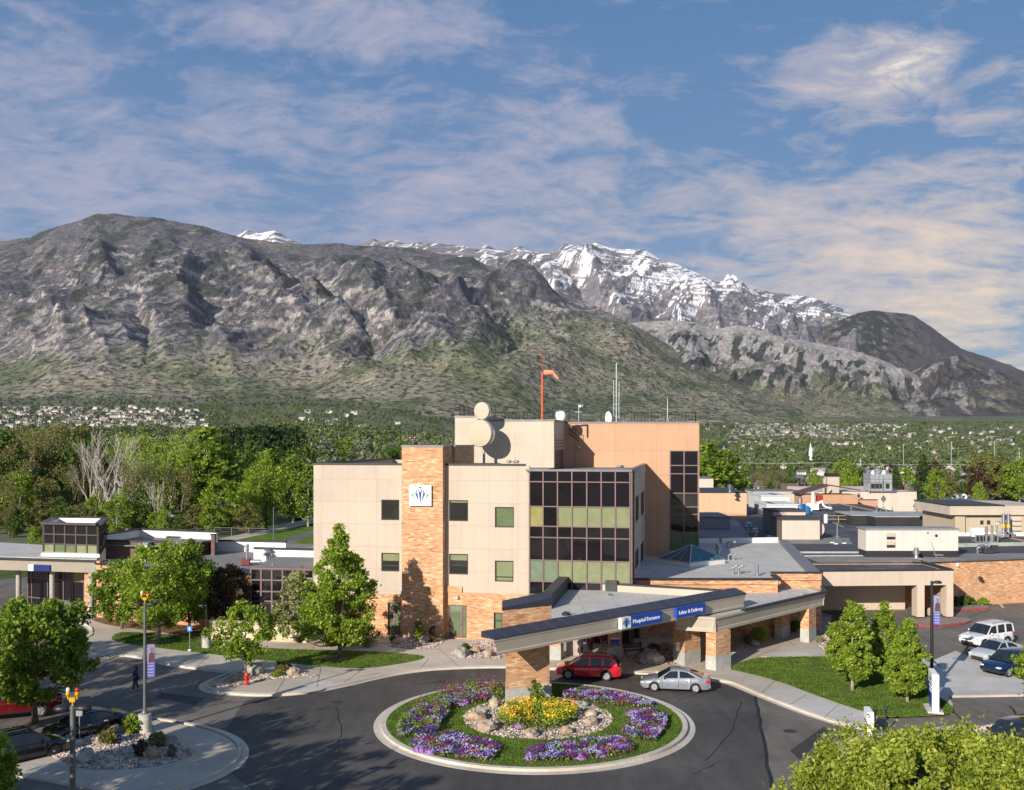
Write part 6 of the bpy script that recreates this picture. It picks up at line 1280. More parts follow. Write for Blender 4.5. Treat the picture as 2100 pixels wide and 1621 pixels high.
mb.build('roof_rim',FRMK,ln); cz=(sum(p[0] for p in LP)/4,sum(p[1] for p in LP)/4)
mb=MB(); mb.prism([(cz[0]+(p[0]-cz[0])*.86,cz[1]+(p[1]-cz[1])*.86) for p in LP],z1-.6,z1-.5,0); mb.build('roof',ROOFM,ln)
mb=MB(); Q=[(cz[0]+(p[0]-cz[0])*.88,cz[1]+(p[1]-cz[1])*.88) for p in LP]; ribbon(mb,Q[2],Q[3],z1-.5,z1+.1,.2); ribbon(mb,Q[0],Q[3],z1-.5,z1+.05,.2); mb.build('inner_upstand',WPAR,ln)
# glass entrance below
ge=empty('glass_entrance',(0,0,0),0,'dark glass entrance doors with mauve mullions under the left canopy','entrance')
E0=pl(58,101); E1=pl(173,97.5); T=Vector((E1[0]-E0[0],E1[1]-E0[1],0)); L=T.length; T.normalize(); N=Vector((-T.y,T.x,0)); mb=MB()
for q in (0,.07,.36,.45,.64,.8,1): mb.obox(E0,T,N,L*q-.06,L*q+.06,-.06,.1,.1,4.1)
for z in (.75,2.75,4.0): mb.obox(E0,T,N,0,L,-.05,.08,z-.05,z+.05)
mb.build('frame',FRM,ge)
for a_,b_ in ((0,.07),(.07,.36),(.36,.45),(.45,.64),(.64,.8),(.8,1)):
    for c_,d_,m_ in ((.15,.7,GLG if a_>=.64 else GLD),(.8,2.7,GLD),(2.8,3.95,GLY if a_>.7 else GLN)): m2=MB(); m2.obox(E0,T,N,L*a_+.06,L*b_-.06,0,.03,c_,d_); m2.build('pane',m_,ge)
mb=MB(); mb.prism([pl(173,95),pl(198,94.6),pl(200,99),pl(176,99)],0,4.1,0); mb.build('brick_pier',BRK,ge)
# left sign
t=empty('canopy_sign',(0,0,0),0,'small navy sign with white emblem square on the left canopy fascia','sign')
d=95.4; 
def plane_pt(x,y): d=95.75-(x-0)*.0112+0.0; d=97-(x+60)/260*3.0-.03; return (XP(x,d),d,ZP(y,d))
a=plane_pt(72,1171); b=plane_pt(105,1171); e=plane_pt(60,1171); zt_=plane_pt(72,1158)[2]; ux=Vector((b[0]-a[0],b[1]-a[1],0)).normalized(); nn=Vector((ux.y,-ux.x,0))
mb=MB(); mb.obox(a,ux,nn,0,(b[0]-a[0]),0,.15,a[2],zt_); mb.build('panel',NAVY,t); mb=MB(); mb.obox(e,ux,nn,0,(a[0]-e[0])-.06,0,.15,a[2],zt_); mb.build('logo_panel',WSGN,t)
emblem(t,(e[0]+.27+nn.x*.15,e[1]+nn.y*.15,(a[2]+zt_)/2),ux,nn,.42,.002,.01)
for k,s_ in enumerate(('Intermountain','Cancer Center')): text3d(s_,(a[0]+.08+nn.x*.16,a[1]+nn.y*.16,a[2]+(zt_-a[2])*(.66-.36*k)),ux,nn,.22,WSGN,t,.006,width=(1.36 if k==0 else .95))
# stone seat wall
sw_=MB(); a=G(429,1312); b=G(628,1322); tq=Vector((b[0]-a[0],b[1]-a[1],0)).normalized(); nq=Vector((-tq.y,tq.x,0))*.5
sw_.prism([a,b,(b[0]+nq.x,b[1]+nq.y),(a[0]+nq.x,a[1]+nq.y)],0,1.5,0); sw_.prism([(a[0]+nq.x,a[1]+nq.y),(a[0]-.5,a[1]+4),(a[0]-.9,a[1]+4),(a[0],a[1])],0,1.52,0)
t=empty('stone_wall',(0,0,0),0,'low cut sandstone wall with pale coping beside the walk','wall'); sw_.build('stonework',STONE,t)
mb=MB(); ribbon(mb,(a[0]+nq.x/2,a[1]+nq.y/2),(b[0]+nq.x/2,b[1]+nq.y/2),1.5,1.6,.62); mb.build('coping',M('sandstone coping',(.55,.48,.36),.85,var=.1),t)
# background left: path, lawn, fences
for pts,mt,z,nm in (([(380,1118),(470,1100),(650,1078),(650,1160),(380,1160)],MLAWN,.02,'lawn'),([(545,1118),(600,1100),(655,1085),(655,1097),(620,1106),(585,1120)],MASP,.03,'path'),([(300,1112),(440,1108),(560,1082),(655,1060),(655,1072),(560,1092),(440,1118)],MCON,.035,'path'),
        ([(-60,1186),(40,1186),(62,1180),(62,1260),(-60,1260)],MASP,.03,'road'),([(-80,1170),(62,1172),(62,1181),(40,1187),(-80,1188)],MWILD,.04,'lawn'),([(590,990),(655,985),(655,1062),(600,1062)],MWILD,.03,'meadow')):
    sheet(nm,GP(pts),z,mt)
def fence(name,label,pts,h,step,mat,rails,r=.05,z0=0,wire=None):
    t=empty(name,(0,0,0),0,label,'fence'); 
    P=[Vector((*G(x,y),z0)) for x,y in pts]; mr=MB()
    for a,b in zip(P[:-1],P[1:]):
        n=max(1,int((b-a).length/step))
        for k in range(n):
            p=a.lerp(b,k/n); m2=MB(); m2.tube([p,p+Vector((0,0,h))],r,6); m2.build('post',mat,t)
        for z in rails: mr.tube([a+Vector((0,0,z)),b+Vector((0,0,z))],r*.7,5)
    if wire:
        for a,b in zip(P[:-1],P[1:]):
            for z in wire: mr.tube([a+Vector((0,0,z)),b+Vector((0,0,z))],.012,4,cap=False)
    mr.build('rail',mat,t)
fence('chain_fence','low chain link fence with grey posts in front of the bare trees',[(370,1106),(440,1101),(545,1103)],1.6,3.0,M('grey post',(.25,.24,.22),.8),(1.55,),.05,wire=(.3,.6,.9,1.2))
fence('white_rail_fence','white three rail fence at the edge of the pasture',[(596,1046),(650,1044)],1.7,5,M('white vinyl',(.8,.8,.78),.5),(.5,1.0,1.5),.11,wire=None)
fence('dark_rail_fence','dark low rail fence beside the left path',[(600,1062),(650,1056)],1.2,4,M('weathered wood',(.07,.06,.05),.9),(.6,1.1),.07)
# ================= vehicles =================
def paint(name,col,metal=.3,rough=.22):
    if name in _M: return _M[name]
    m,nt,b=newmat(name); co=texco(nt); n=noisen(nt,co,2.5,4)
    nt.links.new(mix(nt,tuple(col),ramp(nt,n,[(.3,.86),(.7,1.05)]),1.0,'MULTIPLY'),b.inputs['Base Color'])
    b.inputs['Metallic'].default_value=metal; b.inputs['Roughness'].default_value=rough; b.inputs['Coat Weight'].default_value=1; b.inputs['Coat Roughness'].default_value=.03; _M[name]=m; return m
TYRE=M('tyre rubber',(.022,.022,.022),.8,var=.2); RIM=M('alloy rim',(.55,.55,.57),.3,.5,var=.05); CGLS=glassm('car glass',(.012,.018,.022),.03,.8); LENS=M('headlight lens',(.72,.74,.76),.08,.3,var=.05); TAIL=M('tail lamp',(.45,.015,.02),.2,var=.05,coat=1)
PLAS=M('black trim plastic',(.025,.025,.027),.5); CHR=M('chrome trim',(.7,.7,.72),.15,1.0,var=.03); PLATE=M('licence plate',(.75,.74,.72),.5)
def itp(pts,x):
    for (a,b),(c,d) in zip(pts[:-1],pts[1:]):
        if x<=c: q=(x-a)/(c-a) if c>a else 0; q=max(0,min(1,q)); return b+(d-b)*q
    return pts[-1][1]
def wheel_parts(t,x,y,r,w=.22,out=1,spokes=5):
    wl_=bpy.data.objects.new('wheel',None); C.objects.link(wl_); wl_.parent=t; wl_.location=(x,y,r); wl_.empty_display_size=.1
    mb=MB(); mb.lathe([(r*.62,-w/2),(r*.93,-w/2),(r,-w*.3),(r,w*.3),(r*.93,w/2),(r*.62,w/2),(r*.60,0)],n=24,axis='y'); mb.build('tyre',TYRE,wl_,smooth=True,autosm=35)
    mb=MB(); s=out; yy=s*w*.36
    mb.lathe([(r*.66,yy-.03*s),(r*.66,yy+.02*s),(r*.60,yy+.025*s),(r*.60,yy-.02*s)],n=24,axis='y')
    for k in range(spokes):
        a=2*math.pi*k/spokes; ca,sa=math.cos(a),math.sin(a); px_,pz=-sa,ca; hw=.13*r
        P=[(ca*r*.12+px_*hw*1.1,sa*r*.12+pz*hw*1.1),(ca*r*.12-px_*hw*1.1,sa*r*.12-pz*hw*1.1),(ca*r*.63-px_*hw*.8,sa*r*.63-pz*hw*.8),(ca*r*.63+px_*hw*.8,sa*r*.63+pz*hw*.8)]
        mb.add([(p[0],yy,p[1]) for p in P]+[(p[0],yy+.025*s,p[1]) for p in P],[(0,1,2,3),(7,6,5,4),(0,4,5,1),(1,5,6,2),(2,6,7,3),(3,7,4,0)])
    mb.lathe([(r*.16,yy-.01),(r*.16,yy+.035*s),(.02,yy+.04*s)],n=12,axis='y'); mb.build('rim',RIM,wl_,smooth=True,autosm=30)
    mb=MB(); mb.lathe([(r*.60,yy-.05*s),(r*.60,yy-.06*s)],n=20,axis='y'); mb.build('brake_disc',PLAS,wl_)
def make_car(label,cat,name,x,y,heading,pm,spec,group=None,rails=None):
    """x forward, y left; heading in degrees from +X. spec holds the outline of the type"""
    L,W,R,wb,fo=spec['L'],spec['W'],spec['r'],spec['wb'],spec['fo']
    p=G(x,y,0) ; t=empty(name,(p[0],p[1],spec.get('z',.01)),math.radians(heading),label,cat,group)
    xr,xf=-L/2,L/2; xa=xf-fo; xb=xa-wb; top=spec['top']; roof=spec['roof']; hw=W/2
    arch=R*1.13; N=64; xs=sorted(set([xr+L*i/N for i in range(N+1)]+[xa-arch,xa+arch,xb-arch,xb+arch])); zc0=spec.get('zs',.22)
    def halfw(x):
        e=min(x-xr,xf-x); q=min(1,e/.55); return hw*(.80+.20*math.sin(q*math.pi/2))
    def zlow(x):
        z=zc0+(.10 if (x>xf-.12 or x<xr+.12) else 0)
        for c in (xa,xb):
            if abs(x-c)<arch: z=max(z,R+math.sqrt(max(0,arch*arch-(x-c)**2)))
        return z
    mb=MB(); rows=[]
    for x_ in xs:
        h=halfw(x_); zt=itp(top,x_); zl_=zlow(x_); zb_=min(zl_,zt-.12); zm=max(zb_+.02,min(zt-.22,zc0+.30)); fl=max(abs(x_-xa)<arch*1.2,abs(x_-xb)<arch*1.2)*.02
        ring=[(0,zb_),(h*.86,zb_),(h*.985+fl,zb_+.015),(h*1.0+fl,max(zm,zb_+.02)),(h*.985+fl,max(zt-.13,zb_+.05)),(h*.90,zt-.02),(h*.6,zt+.015),(0,zt+.03)]
        rows.append([(x_,a,b) for a,b in ring]+[(x_,-a,b) for a,b in ring[-2:0:-1]])
    n=len(rows[0]); vs=[v for r_ in rows for v in r_]
    fs=[(i*n+k,i*n+(k+1)%n,(i+1)*n+(k+1)%n,(i+1)*n+k) for i in range(len(rows)-1) for k in range(n)]+[tuple(range(n)),tuple(range((len(rows)-1)*n,len(rows)*n))]
    mb.add(vs,fs); mb.build('body',pm,t,smooth=True,autosm=38)
    # arch trims and sill
    for c in (xa,xb):
        for s in (1,-1):
            mb=MB(); K=10; vv=[]
            for k in range(K+1):
                a=math.pi*(k/K)*.96+.06; 
                for rr in (arch*.985,arch*1.10): vv.append((c+rr*math.cos(a),s*(hw+.028),R+rr*math.sin(a)-.0))
                for rr in (arch*.985,): vv.append((c+rr*math.cos(a),s*(hw-.16),R+rr*math.sin(a)))
            mb.add(vv,[(3*k,3*k+1,3*k+4,3*k+3) for k in range(K)]+[(3*k,3*k+3,3*k+5,3*k+2) for k in range(K)]); mb.build('wheel_arch',spec.get('archm',PLAS) or pm,t,recalc=False)
    mb=MB(); mb.box(xb+arch,xa-arch,-hw*.97,hw*.97,zc0-.04,zc0+.06); mb.build('sill',PLAS,t,bevel=.02)
    # greenhouse
    def zroof(x_): return itp(roof,x_)
    g0,g1=roof[0][0],roof[-1][0]; rt=[q for q in roof]; hb=hw*.90; ht=hw*spec.get('tumble',.70); ztm=max(q[1] for q in roof)
    gx=sorted(set([q[0] for q in roof]+[g0+(g1-g0)*i/14 for i in range(15)])); rows=[]
    for x_ in gx:
        zb_=itp(top,x_)-.03; zt=zroof(x_); q=max(0,min(1,(zt-zb_)/(ztm-itp(top,0)+.03))); h=hb+(ht-hb)*q; h=min(h,halfw(x_)*.92)
        rows.append([(x_,hb if x_>xr else hb,zb_),(x_,h+ (hb-h)*.0,zt-.05*q),(x_,h*.86,zt),(x_,0,zt+.02*q),(x_,-h*.86,zt),(x_,-h,zt-.05*q),(x_,-hb,zb_)])
    n=7; vs=[v for r_ in rows for v in r_]; mb=MB(); fs=[(i*n+k,i*n+k+1,(i+1)*n+k+1,(i+1)*n+k) for i in range(len(rows)-1) for k in range(n-1)]
    mb.add(vs,fs); mb.build('window_glass',CGLS,t,smooth=True,autosm=30)
    # roof skin and pillars: body colour strips slightly proud of the glass
    def surf(x_,f,off=.008):
        """f: 0 belt ..1 roof edge on the left side"""
        zb_=itp(top,x_)-.03; zt=zroof(x_); q=max(0,min(1,(zt-zb_)/(ztm-itp(top,0)+.03))); h=min(hb+(ht-hb)*q,halfw(x_)*.92); return (x_,hb+(h-hb)*f+off,zb_+(zt-.05*q-zb_)*f)
    r0,r1=spec['skin']; sx_=[r0+(r1-r0)*i/10 for i in range(11)]; mb=MB(); vs=[]
    for x_ in sx_:
        zt=zroof(x_); h=surf(x_,1)[1]; vs+=[(x_,h+.012,zt-.10),(x_,h+.006,zt-.03),(x_,h*.86,zt+.012),(x_,0,zt+.034),(x_,-h*.86,zt+.012),(x_,-h-.006,zt-.03),(x_,-h-.012,zt-.10)]
    mb.add(vs,[(i*7+k,i*7+k+1,(i+1)*7+k+1,(i+1)*7+k) for i in range(10) for k in range(6)]); mb.build('roof',pm,t,smooth=True,autosm=35)
    for (xb0,xb1,xt0,xt1) in spec['pillars']:
        for s in (1,-1):
            mb=MB(); A=surf(xb0,0),surf(xb1,0),surf(xt1,1),surf(xt0,1); o=len(mb.v); mb.add([(a[0],s*(a[1]+.012),a[2]) for a in A]+[(a[0],s*(a[1]-.03),a[2]) for a in A],[(0,1,2,3),(7,6,5,4),(0,4,5,1),(1,5,6,2),(2,6,7,3),(3,7,4,0)]); mb.build('pillar',pm,t)
    for s in (1,-1):
        for c in (xa,xb): wheel_parts(t,c,s*(hw-.11),R,.22,s,spec.get('spokes',5))
        mb=MB(); zf=itp(top,xf-.2); mb.blob((xf-.16,s*(hw*.70),zf-.14),(.20,.24,.085),3,rough=0); mb.build('headlight',LENS,t,smooth=True)
        zb_=itp(top,xr+.1); mb=MB(); mb.box(xr-.012,xr+.30,s*(hw*.66) if s>0 else -hw*.985,s*hw*.985 if s>0 else -hw*.66,zb_-.32+spec.get('tl',0),zb_-.16+spec.get('tl',0)); mb.build('taillight',TAIL,t,bevel=.03)
        mb=MB(); xm=spec['mir']; mb.blob((xm,s*(hw+.10),itp(top,xm)+.06),(.08,.12,.08),5,rough=.0); mb.build('mirror',pm,t,smooth=True)
        for xd in spec['handles']: mb=MB(); zz=itp(top,xd)-.17; mb.box(xd-.10,xd+.10,s*hw*.985-.01,s*hw*.985+.035,zz,zz+.035) if s>0 else mb.box(xd-.10,xd+.10,-hw*.985-.035,-hw*.985+.01,zz,zz+.035); mb.build('door_handle',spec.get('hm',CHR),t)
        mb=MB()
        for xd in spec['seams']:
            y0_=s*(hw*1.003); mb.box(xd-.008,xd+.008,min(y0_-.012,y0_+.012),max(y0_-.012,y0_+.012),zc0+.1,itp(top,xd)-.12)
        mb.build('door_seam',PLAS,t)
    zf=itp(top,xf-.1); mb=MB(); mb.box(xf-.03,xf+.022,-hw*.42,hw*.42,zf-.27,zf-.12); mb.box(xf-.03,xf+.018,-hw*.6,hw*.6,zc0+.06,zc0+.20); mb.build('grille',PLAS,t,bevel=.02)
    mb=MB(); mb.box(xf-.02,xf+.03,-hw*.40,hw*.40,zf-.21,zf-.185); mb.build('grille_bar',CHR,t)
    mb=MB(); zr0=itp(top,xr+.05); mb.box(xr-.02,xr+.02,-.16,.16,zr0-.34,zr0-.22); mb.build('licence_plate',PLATE,t)
    mb=MB(); mb.box(xr-.035,xr+.12,-hw*.82,hw*.82,zc0+.06,zc0+.26); mb.build('rear_bumper',spec.get('bump',pm) or pm,t,bevel=.04)
    mb=MB(); mb.box(xf-.12,xf+.045,-hw*.80,hw*.80,zc0+.22,zc0+.33); mb.build('front_bumper',spec.get('bump',pm) or pm,t,bevel=.04)
    if rails:
        for s in (1,-1):
            mb=MB(); ry=s*ht*.88; z_=ztm+.09; a,b=spec['skin'][0]+.25,spec['skin'][1]-.25; mb.tube([(a,ry,zroof(a)+.0),(a+.12,ry,z_),(b-.12,ry,z_),(b,ry,zroof(b)+.0)],.022,6); mb.build('roof_rail',rails,t)
        if spec.get('cross'):
            for q in (.3,.7): xx=spec['skin'][0]+(spec['skin'][1]-spec['skin'][0])*q; mb=MB(); mb.tube([(xx,-ht*.88,ztm+.10),(xx,ht*.88,ztm+.10)],.02,6); mb.build('roof_bar',rails,t)
    return t
SED=dict(L=4.55,W=1.78,r=.32,wb=2.7,fo=.88,top=[(-2.28,.80),(-2.15,.98),(-1.5,1.02),(0,.95),(.95,.90),(1.6,.82),(2.1,.70),(2.28,.55)],roof=[(-1.75,1.02),(-.95,1.33),(-.5,1.42),(0,1.44),(.35,1.40),(1.15,.92)],skin=(-.98,.33),
    pillars=[(-1.72,-1.35,-1.0,-.72),(-.28,-.16,-.26,-.16),(.98,1.14,.30,.40)],mir=.78,handles=(-.75,.22),seams=(-.95,-.2,.85),tl=.06,archm=None,hm=None,tumble=.66)
SUV=dict(L=4.55,W=1.85,r=.36,wb=2.66,fo=.93,zs=.30,top=[(-2.28,.98),(-2.1,1.06),(-1.2,1.06),(0,1.02),(.95,1.0),(1.7,.92),(2.15,.80),(2.28,.62)],roof=[(-2.16,1.06),(-1.92,1.50),(-1.6,1.60),(-.8,1.66),(0,1.66),(.4,1.60),(1.25,1.02)],skin=(-1.95,.38),
    pillars=[(-2.1,-1.5,-1.9,-1.78),(-1.12,-.98,-1.12,-1.0),(-.22,-.08,-.22,-.1),(1.05,1.22,.34,.46)],mir=.85,handles=(-.85,.15),seams=(-1.0,-.15,.9),tl=.06,spokes=10,tumble=.74)
BIG=dict(L=4.6,W=1.9,r=.39,wb=2.7,fo=.86,zs=.40,top=[(-2.3,1.12),(-2.1,1.18),(0,1.16),(.9,1.14),(1.6,1.08),(2.15,1.0),(2.3,.78)],roof=[(-2.26,1.18),(-2.16,1.80),(-1.9,1.88),(-.9,1.90),(.2,1.84),(.5,1.76),(1.1,1.16)],skin=(-2.17,.45),
    pillars=[(-2.26,-2.08,-2.15,-2.02),(-1.30,-1.12,-1.30,-1.14),(-.30,-.14,-.30,-.16),(.9,1.08,.42,.52)],mir=.72,handles=(-.9,.1),seams=(-1.1,-.2,.8),tl=.15,tumble=.80)
PICK=dict(L=5.8,W=2.0,r=.42,wb=3.57,fo=.98,zs=.42,top=[(-2.9,1.20),(-2.8,1.24),(-.9,1.24),(0,1.22),(1.2,1.20),(1.9,1.16),(2.6,1.06),(2.9,.82)],roof=[(-1.0,1.24),(-.88,1.78),(-.6,1.86),(.5,1.86),(.8,1.80),(1.5,1.20)],skin=(-.9,.75),
    pillars=[(-1.0,-.8,-.88,-.75),(.1,.26,.08,.2),(1.3,1.46,.72,.84)],mir=1.1,handles=(-.5,.4),seams=(-.95,.15,1.15),tl=.0,tumble=.76,bump=CHR)
red=paint('red metallic',(.70,.015,.04)); silver=paint('silver metallic',(.36,.38,.42),.45,.25); black=paint('black paint',(.008,.008,.012),.2,.12); white=paint('white paint',(.80,.80,.79),.0,.25); navy=paint('navy metallic',(.006,.022,.085),.4,.18); mar=paint('maroon metallic',(.22,.008,.015),.4,.2); champ=paint('pale silver',(.62,.63,.62),.3,.25)
make_car('bright red SUV half in canopy shade beside the thick brick pillar','car','parked_car',1207,1390,170,red,SUV,rails=CHR)
make_car('silver sedan driving round the circle right of the red SUV','car','moving_car',1385,1414,171,silver,SED)
make_car('black sedan facing the camera beside the gravel island','car','parked_car',176,1508,228,black,SED,'cars in the left parking bays')
make_car('black SUV with roof rails in front of the black sedan at the left edge','car','parked_car',42,1560,48,black,SUV,'cars in the left parking bays',rails=CHR)
pk=make_car('dark red pickup truck mostly behind the near maple','pickup truck','pickup_truck',20,1470,204,mar,PICK,'cars in the left parking bays')
mb=MB(); mb.box(-2.8,-1.15,-.80,.80,1.262,1.272); mb.build('truck_bed',PLAS,pk); mb=MB(); mb.box(-2.88,-1.05,.80,.98,1.25,1.31); mb.box(-2.88,-1.05,-.98,-.80,1.25,1.31); mb.build('bed_rail',PLAS,pk,bevel=.02)
make_car('boxy white SUV with roof rack, farthest of the three parked on the right','car','parked_car',2023,1325,207,white,BIG,'cars in the right parking row',rails=STEEL)
make_car('pale silver wagon between the white and navy SUVs','car','parked_car',2045,1352,207,champ,SED,'cars in the right parking row')
make_car('navy SUV nearest the camera in the right parking row','car','parked_car',2072,1380,207,navy,SUV,'cars in the right parking row')
make_car('black car with open windows at the bottom right behind the maple','car','parked_car',2082,1540,208,black,SUV)
# ================= poles, signs, hydrant =================
LAMPB=M('lamp black',(.02,.02,.022),.45); POLEG=M('pole grey',(.16,.165,.165),.5,.3); BEAC=M('beacon yellow',(.75,.38,.01),.45); BASEC=M('pole base concrete',(.50,.46,.40),.9,var=.2,scale=4,bmp=.4)
def lamp_head(t,z,a,r=.42,arm=.38):
    h=bpy.data.objects.new('lamp_head',None); C.objects.link(h); h.parent=t; h.location=(0,0,z); h.rotation_euler=(0,0,a)
    mb=MB(); n=20; vs=[]
    for (rr,zz) in ((.10,.10),(.6,.09),(.95,.03),(1,-.01),(.93,-.05),(.1,-.06)):
        for k in range(n): q=2*math.pi*k/n; vs.append((arm+r*rr*math.cos(q),r*.62*rr*math.sin(q),zz*1.3))
    mb.add(vs,[(i*n+k,i*n+(k+1)%n,(i+1)*n+(k+1)%n,(i+1)*n+k) for i in range(5) for k in range(n)]+[tuple(range(n)),tuple(range(5*n,6*n))]); mb.build('housing',LAMPB,h,smooth=True,autosm=50)
    mb=MB(); mb.tube([(0,0,-.02),(arm*.4,0,0),(arm,0,.02)],.06,8); mb.build('arm',LAMPB,h)
def lamp_post(x,yb,ytop,label,heads=2,a0=0.0,mat=None,base=None,bz=.13,group='lamp posts around the drive',beacon=False,r=.085,d=None,z0=None):
    if d is None: p=G(x,yb,bz)
    else: p=(XP(x,d),d)
    ht=ZP(ytop,p[1])-bz; t=empty('lamp_post',(p[0],p[1],bz),0,label,'lamp post',group); b0=0
    if base: mb=MB(); mb.lathe([(base[0]*1.05,0),(base[0],.1),(base[0],base[1]-.05),(base[0]*.92,base[1])],n=20); mb.build('concrete_base',BASEC,t,smooth=True,autosm=40); b0=base[1]
    mb=MB(); mb.tube([(0,0,b0),(0,0,ht)],[r*1.15,r*.9],12); mb.lathe([(r*1.9,b0),(r*1.9,b0+.12),(r*1.2,b0+.2)],n=12); mb.build('pole',mat or POLEG,t,smooth=True,autosm=40)
    for k in range(heads): lamp_head(t,ht-.1,a0+k*math.pi,.29)
    if beacon:
        bo=empty('warning_beacon',(0,0,ht)); bo.parent=t; bo.scale=(.62,.62,.66)
        mb=MB(); mb.tube([(0,0,0),(0,0,.22)],.05,8); mb.box(-.16,.16,-.10,.10,.20,.44); 
        for s in (-1,1): mb.tube([(s*.12,0,.3),(s*.27,0,.36),(s*.27,0,.55)],.05,8); mb.lathe([(.07,.52),(.13,.58),(.13,.72),(.10,.74)],c=(s*.27,0,0),n=12)
        mb.build('yellow_bracket',BEAC,bo,smooth=True,autosm=40)
        for s,m_ in ((-1,M('clear lens',(.75,.75,.78),.1,var=.03)),(1,M('red lens',(.5,.02,.02),.3))): mb=MB(); mb.blob((s*.27,0,.84),(.12,.12,.15),2,rough=0,nu=12,nv=8); mb.build('lens',m_,bo,smooth=True)
    return t,ht,p
def banner(t,z0,z1,side=1,w=.62,a=0.0):
    b=empty('pole_banner',(0,0,0)); b.parent=t; mb=MB(); 
    for z in (z0,z1): mb.tube([(0,0,z),(side*(w+.12)*math.cos(a),(w+.12)*math.sin(a)*side,z)],.02,6)
    mb.build('bracket',LAMPB,b)
    def bx(u0,u1,za,zb,mt,nm,o=0):
        m2=MB(); c,s=math.cos(a),math.sin(a); P=[(u0*c+o*s,u0*s-o*c),(u1*c+o*s,u1*s-o*c),(u1*c-(.012-0)*0+(o-.012)*s,u1*s-(o-.012)*c),(u0*c+(o-.012)*s,u0*s-(o-.012)*c)]
        P=[(p[0]*side if side<0 else p[0],p[1]) for p in P]; m2.prism(P,za,zb,0); return m2.build(nm,mt,b)
    H_=z1-z0; bx(.1,.1+w,z0,z1,M('banner violet blue',(.10,.10,.38),.7),'banner_cloth'); bx(.13,.07+w,z0+H_*.42,z1-.03,M('banner photo ground',(.24,.25,.42),.7),'picture_panel',.004)
    # seated figure in the banner picture: head, torso and arm as simple colour areas
    m2=MB(); c,s=math.cos(a),math.sin(a)
    def pt(u,z,o=.009): return (side*u*c+o*s if side<0 else u*c+o*s,u*s-o*c,z)
    def pg(P,mt,nm,o): m3=MB(); m3.add([pt(u,z,o) for u,z in P],[tuple(range(len(P)))]); m3.build(nm,mt,b,recalc=False)
    cx=.1+w*.55
    pg([(cx-.16,z0+H_*.46),(cx+.18,z0+H_*.46),(cx+.15,z0+H_*.72),(cx+.02,z0+H_*.78),(cx-.12,z0+H_*.70)],M('banner brown coat',(.10,.045,.04),.8),'picture_figure',.012)
    pg([(cx+.02+.09*math.cos(k),z0+H_*.84+.12*math.sin(k)) for k in [i*.785 for i in range(8)]],M('banner skin',(.25,.13,.10),.8),'picture_head',.014)
    for k in range(4):
        zz=z0+H_*(.36-.09*k); pg([(.16,zz-.045),(.04+w-.0,zz-.045),(.04+w,zz+.02),(.16,zz+.02)],M('banner text pale',(.34,.34,.62),.7),'text_line',.008)
    return b
t,ht,p=lamp_post(297,1502,1236,'grey double lamp post with yellow beacon and blue banner, on the gravel island',2,.12,base=(.36,1.05),bz=.14,beacon=True)
banner(t,3.05,5.0,1,.45,.2)
t,ht,p=lamp_post(149,0,1447,'near grey double lamp post with yellow beacon at the bottom left',2,.12,bz=0,beacon=True,d=36.0,r=.10)
t,ht,p=lamp_post(423,1328,1240,'short single lamp post with drum base on the left lawn',1,math.pi,base=(.36,1.0),bz=.15,mat=LAMPB,r=.06)
t,ht,p=lamp_post(1911,1415,1192,'black single lamp post with banner beside the three pear trees',1,0,base=(.42,1.15),bz=.14,mat=LAMPB,r=.095)
banner(t,4.3,6.3,1,.42,-.35)
t,ht,p=lamp_post(561,1112,1040,'small grey lamp post on the grass behind the left wing',1,math.pi/4,bz=.02,r=.08)
for x,yb,yt,l in ((1880,1062,1003,'thin black lamp post left of the caravans'),(1921,1060,1000,'thin black lamp post between the caravans and the white trailer'),(2026,1050,1003,'black lamp post left of the white trailer'),(2086,1050,1010,'black lamp post right of the white trailer')):
    d=300 if x<2000 else 330; z=float(gz(XP(x,d),d)); t=empty('lamp_post',(XP(x,d),d,z),0,l,'lamp post','far parking lot lamp posts'); ht=ZP(yt,d)-z; mb=MB(); mb.tube([(0,0,0),(0,0,ht)],.12,8); mb.build('pole',LAMPB,t); mb=MB(); mb.box(-1.0,1.0,-.2,.2,ht-.05,ht+.12); mb.build('lamp_head',LAMPB,t)
def sign_post(x,yb,ytop,label,w,h,mat,txt=None,bz=.15,foot=True,col=None,back=False,rz=0,r=.03,txtm=None):
    p=G(x,yb,bz); t=empty('sign_post',(p[0],p[1],bz),rz,label,'sign'); ht=ZP(ytop,p[1])-bz
    mb=MB(); mb.tube([(0,0,0),(0,0,ht)],r,8); mb.build('post',STEEL,t)
    if foot: mb=MB(); mb.lathe([(.14,0),(.14,.08),(.06,.12)],n=12); mb.build('foot',WSGN,t)
    mb=MB(); mb.box(-w/2,w/2,-.05,-.03,ht-h,ht); mb.build('plate',mat,t)
    if txt:
        for k,(s_,sz,zz) in enumerate(txt): o=text3d(s_,(0,0,0),(1,0),(0,-1),sz,txtm or WSGN,None,.004,align='CENTER'); o.matrix_world=Matrix.Translation((0,-.056,ht-h+zz))@Matrix.Rotation(math.pi/2,4,'X'); o.parent=t
    return t
sign_post(389,1335,1284,'small blue parking bay sign with a white 6 on the left lawn',.40,.42,M('parking blue',(.03,.22,.60),.4),[('6',.42,.21)])
sign_post(245,1571,1500,'narrow blue sign with white lines in the gravel island',.20,.62,NAVY,[('P 5',.13,.48),('15',.15,.30),('MIN',.09,.12)],bz=.15,foot=False)
sign_post(163,1522,1453,'grey backed sign on a post in front of the black sedan',.36,.42,M('sign back',(.35,.36,.36),.5,.5),None,bz=.13)
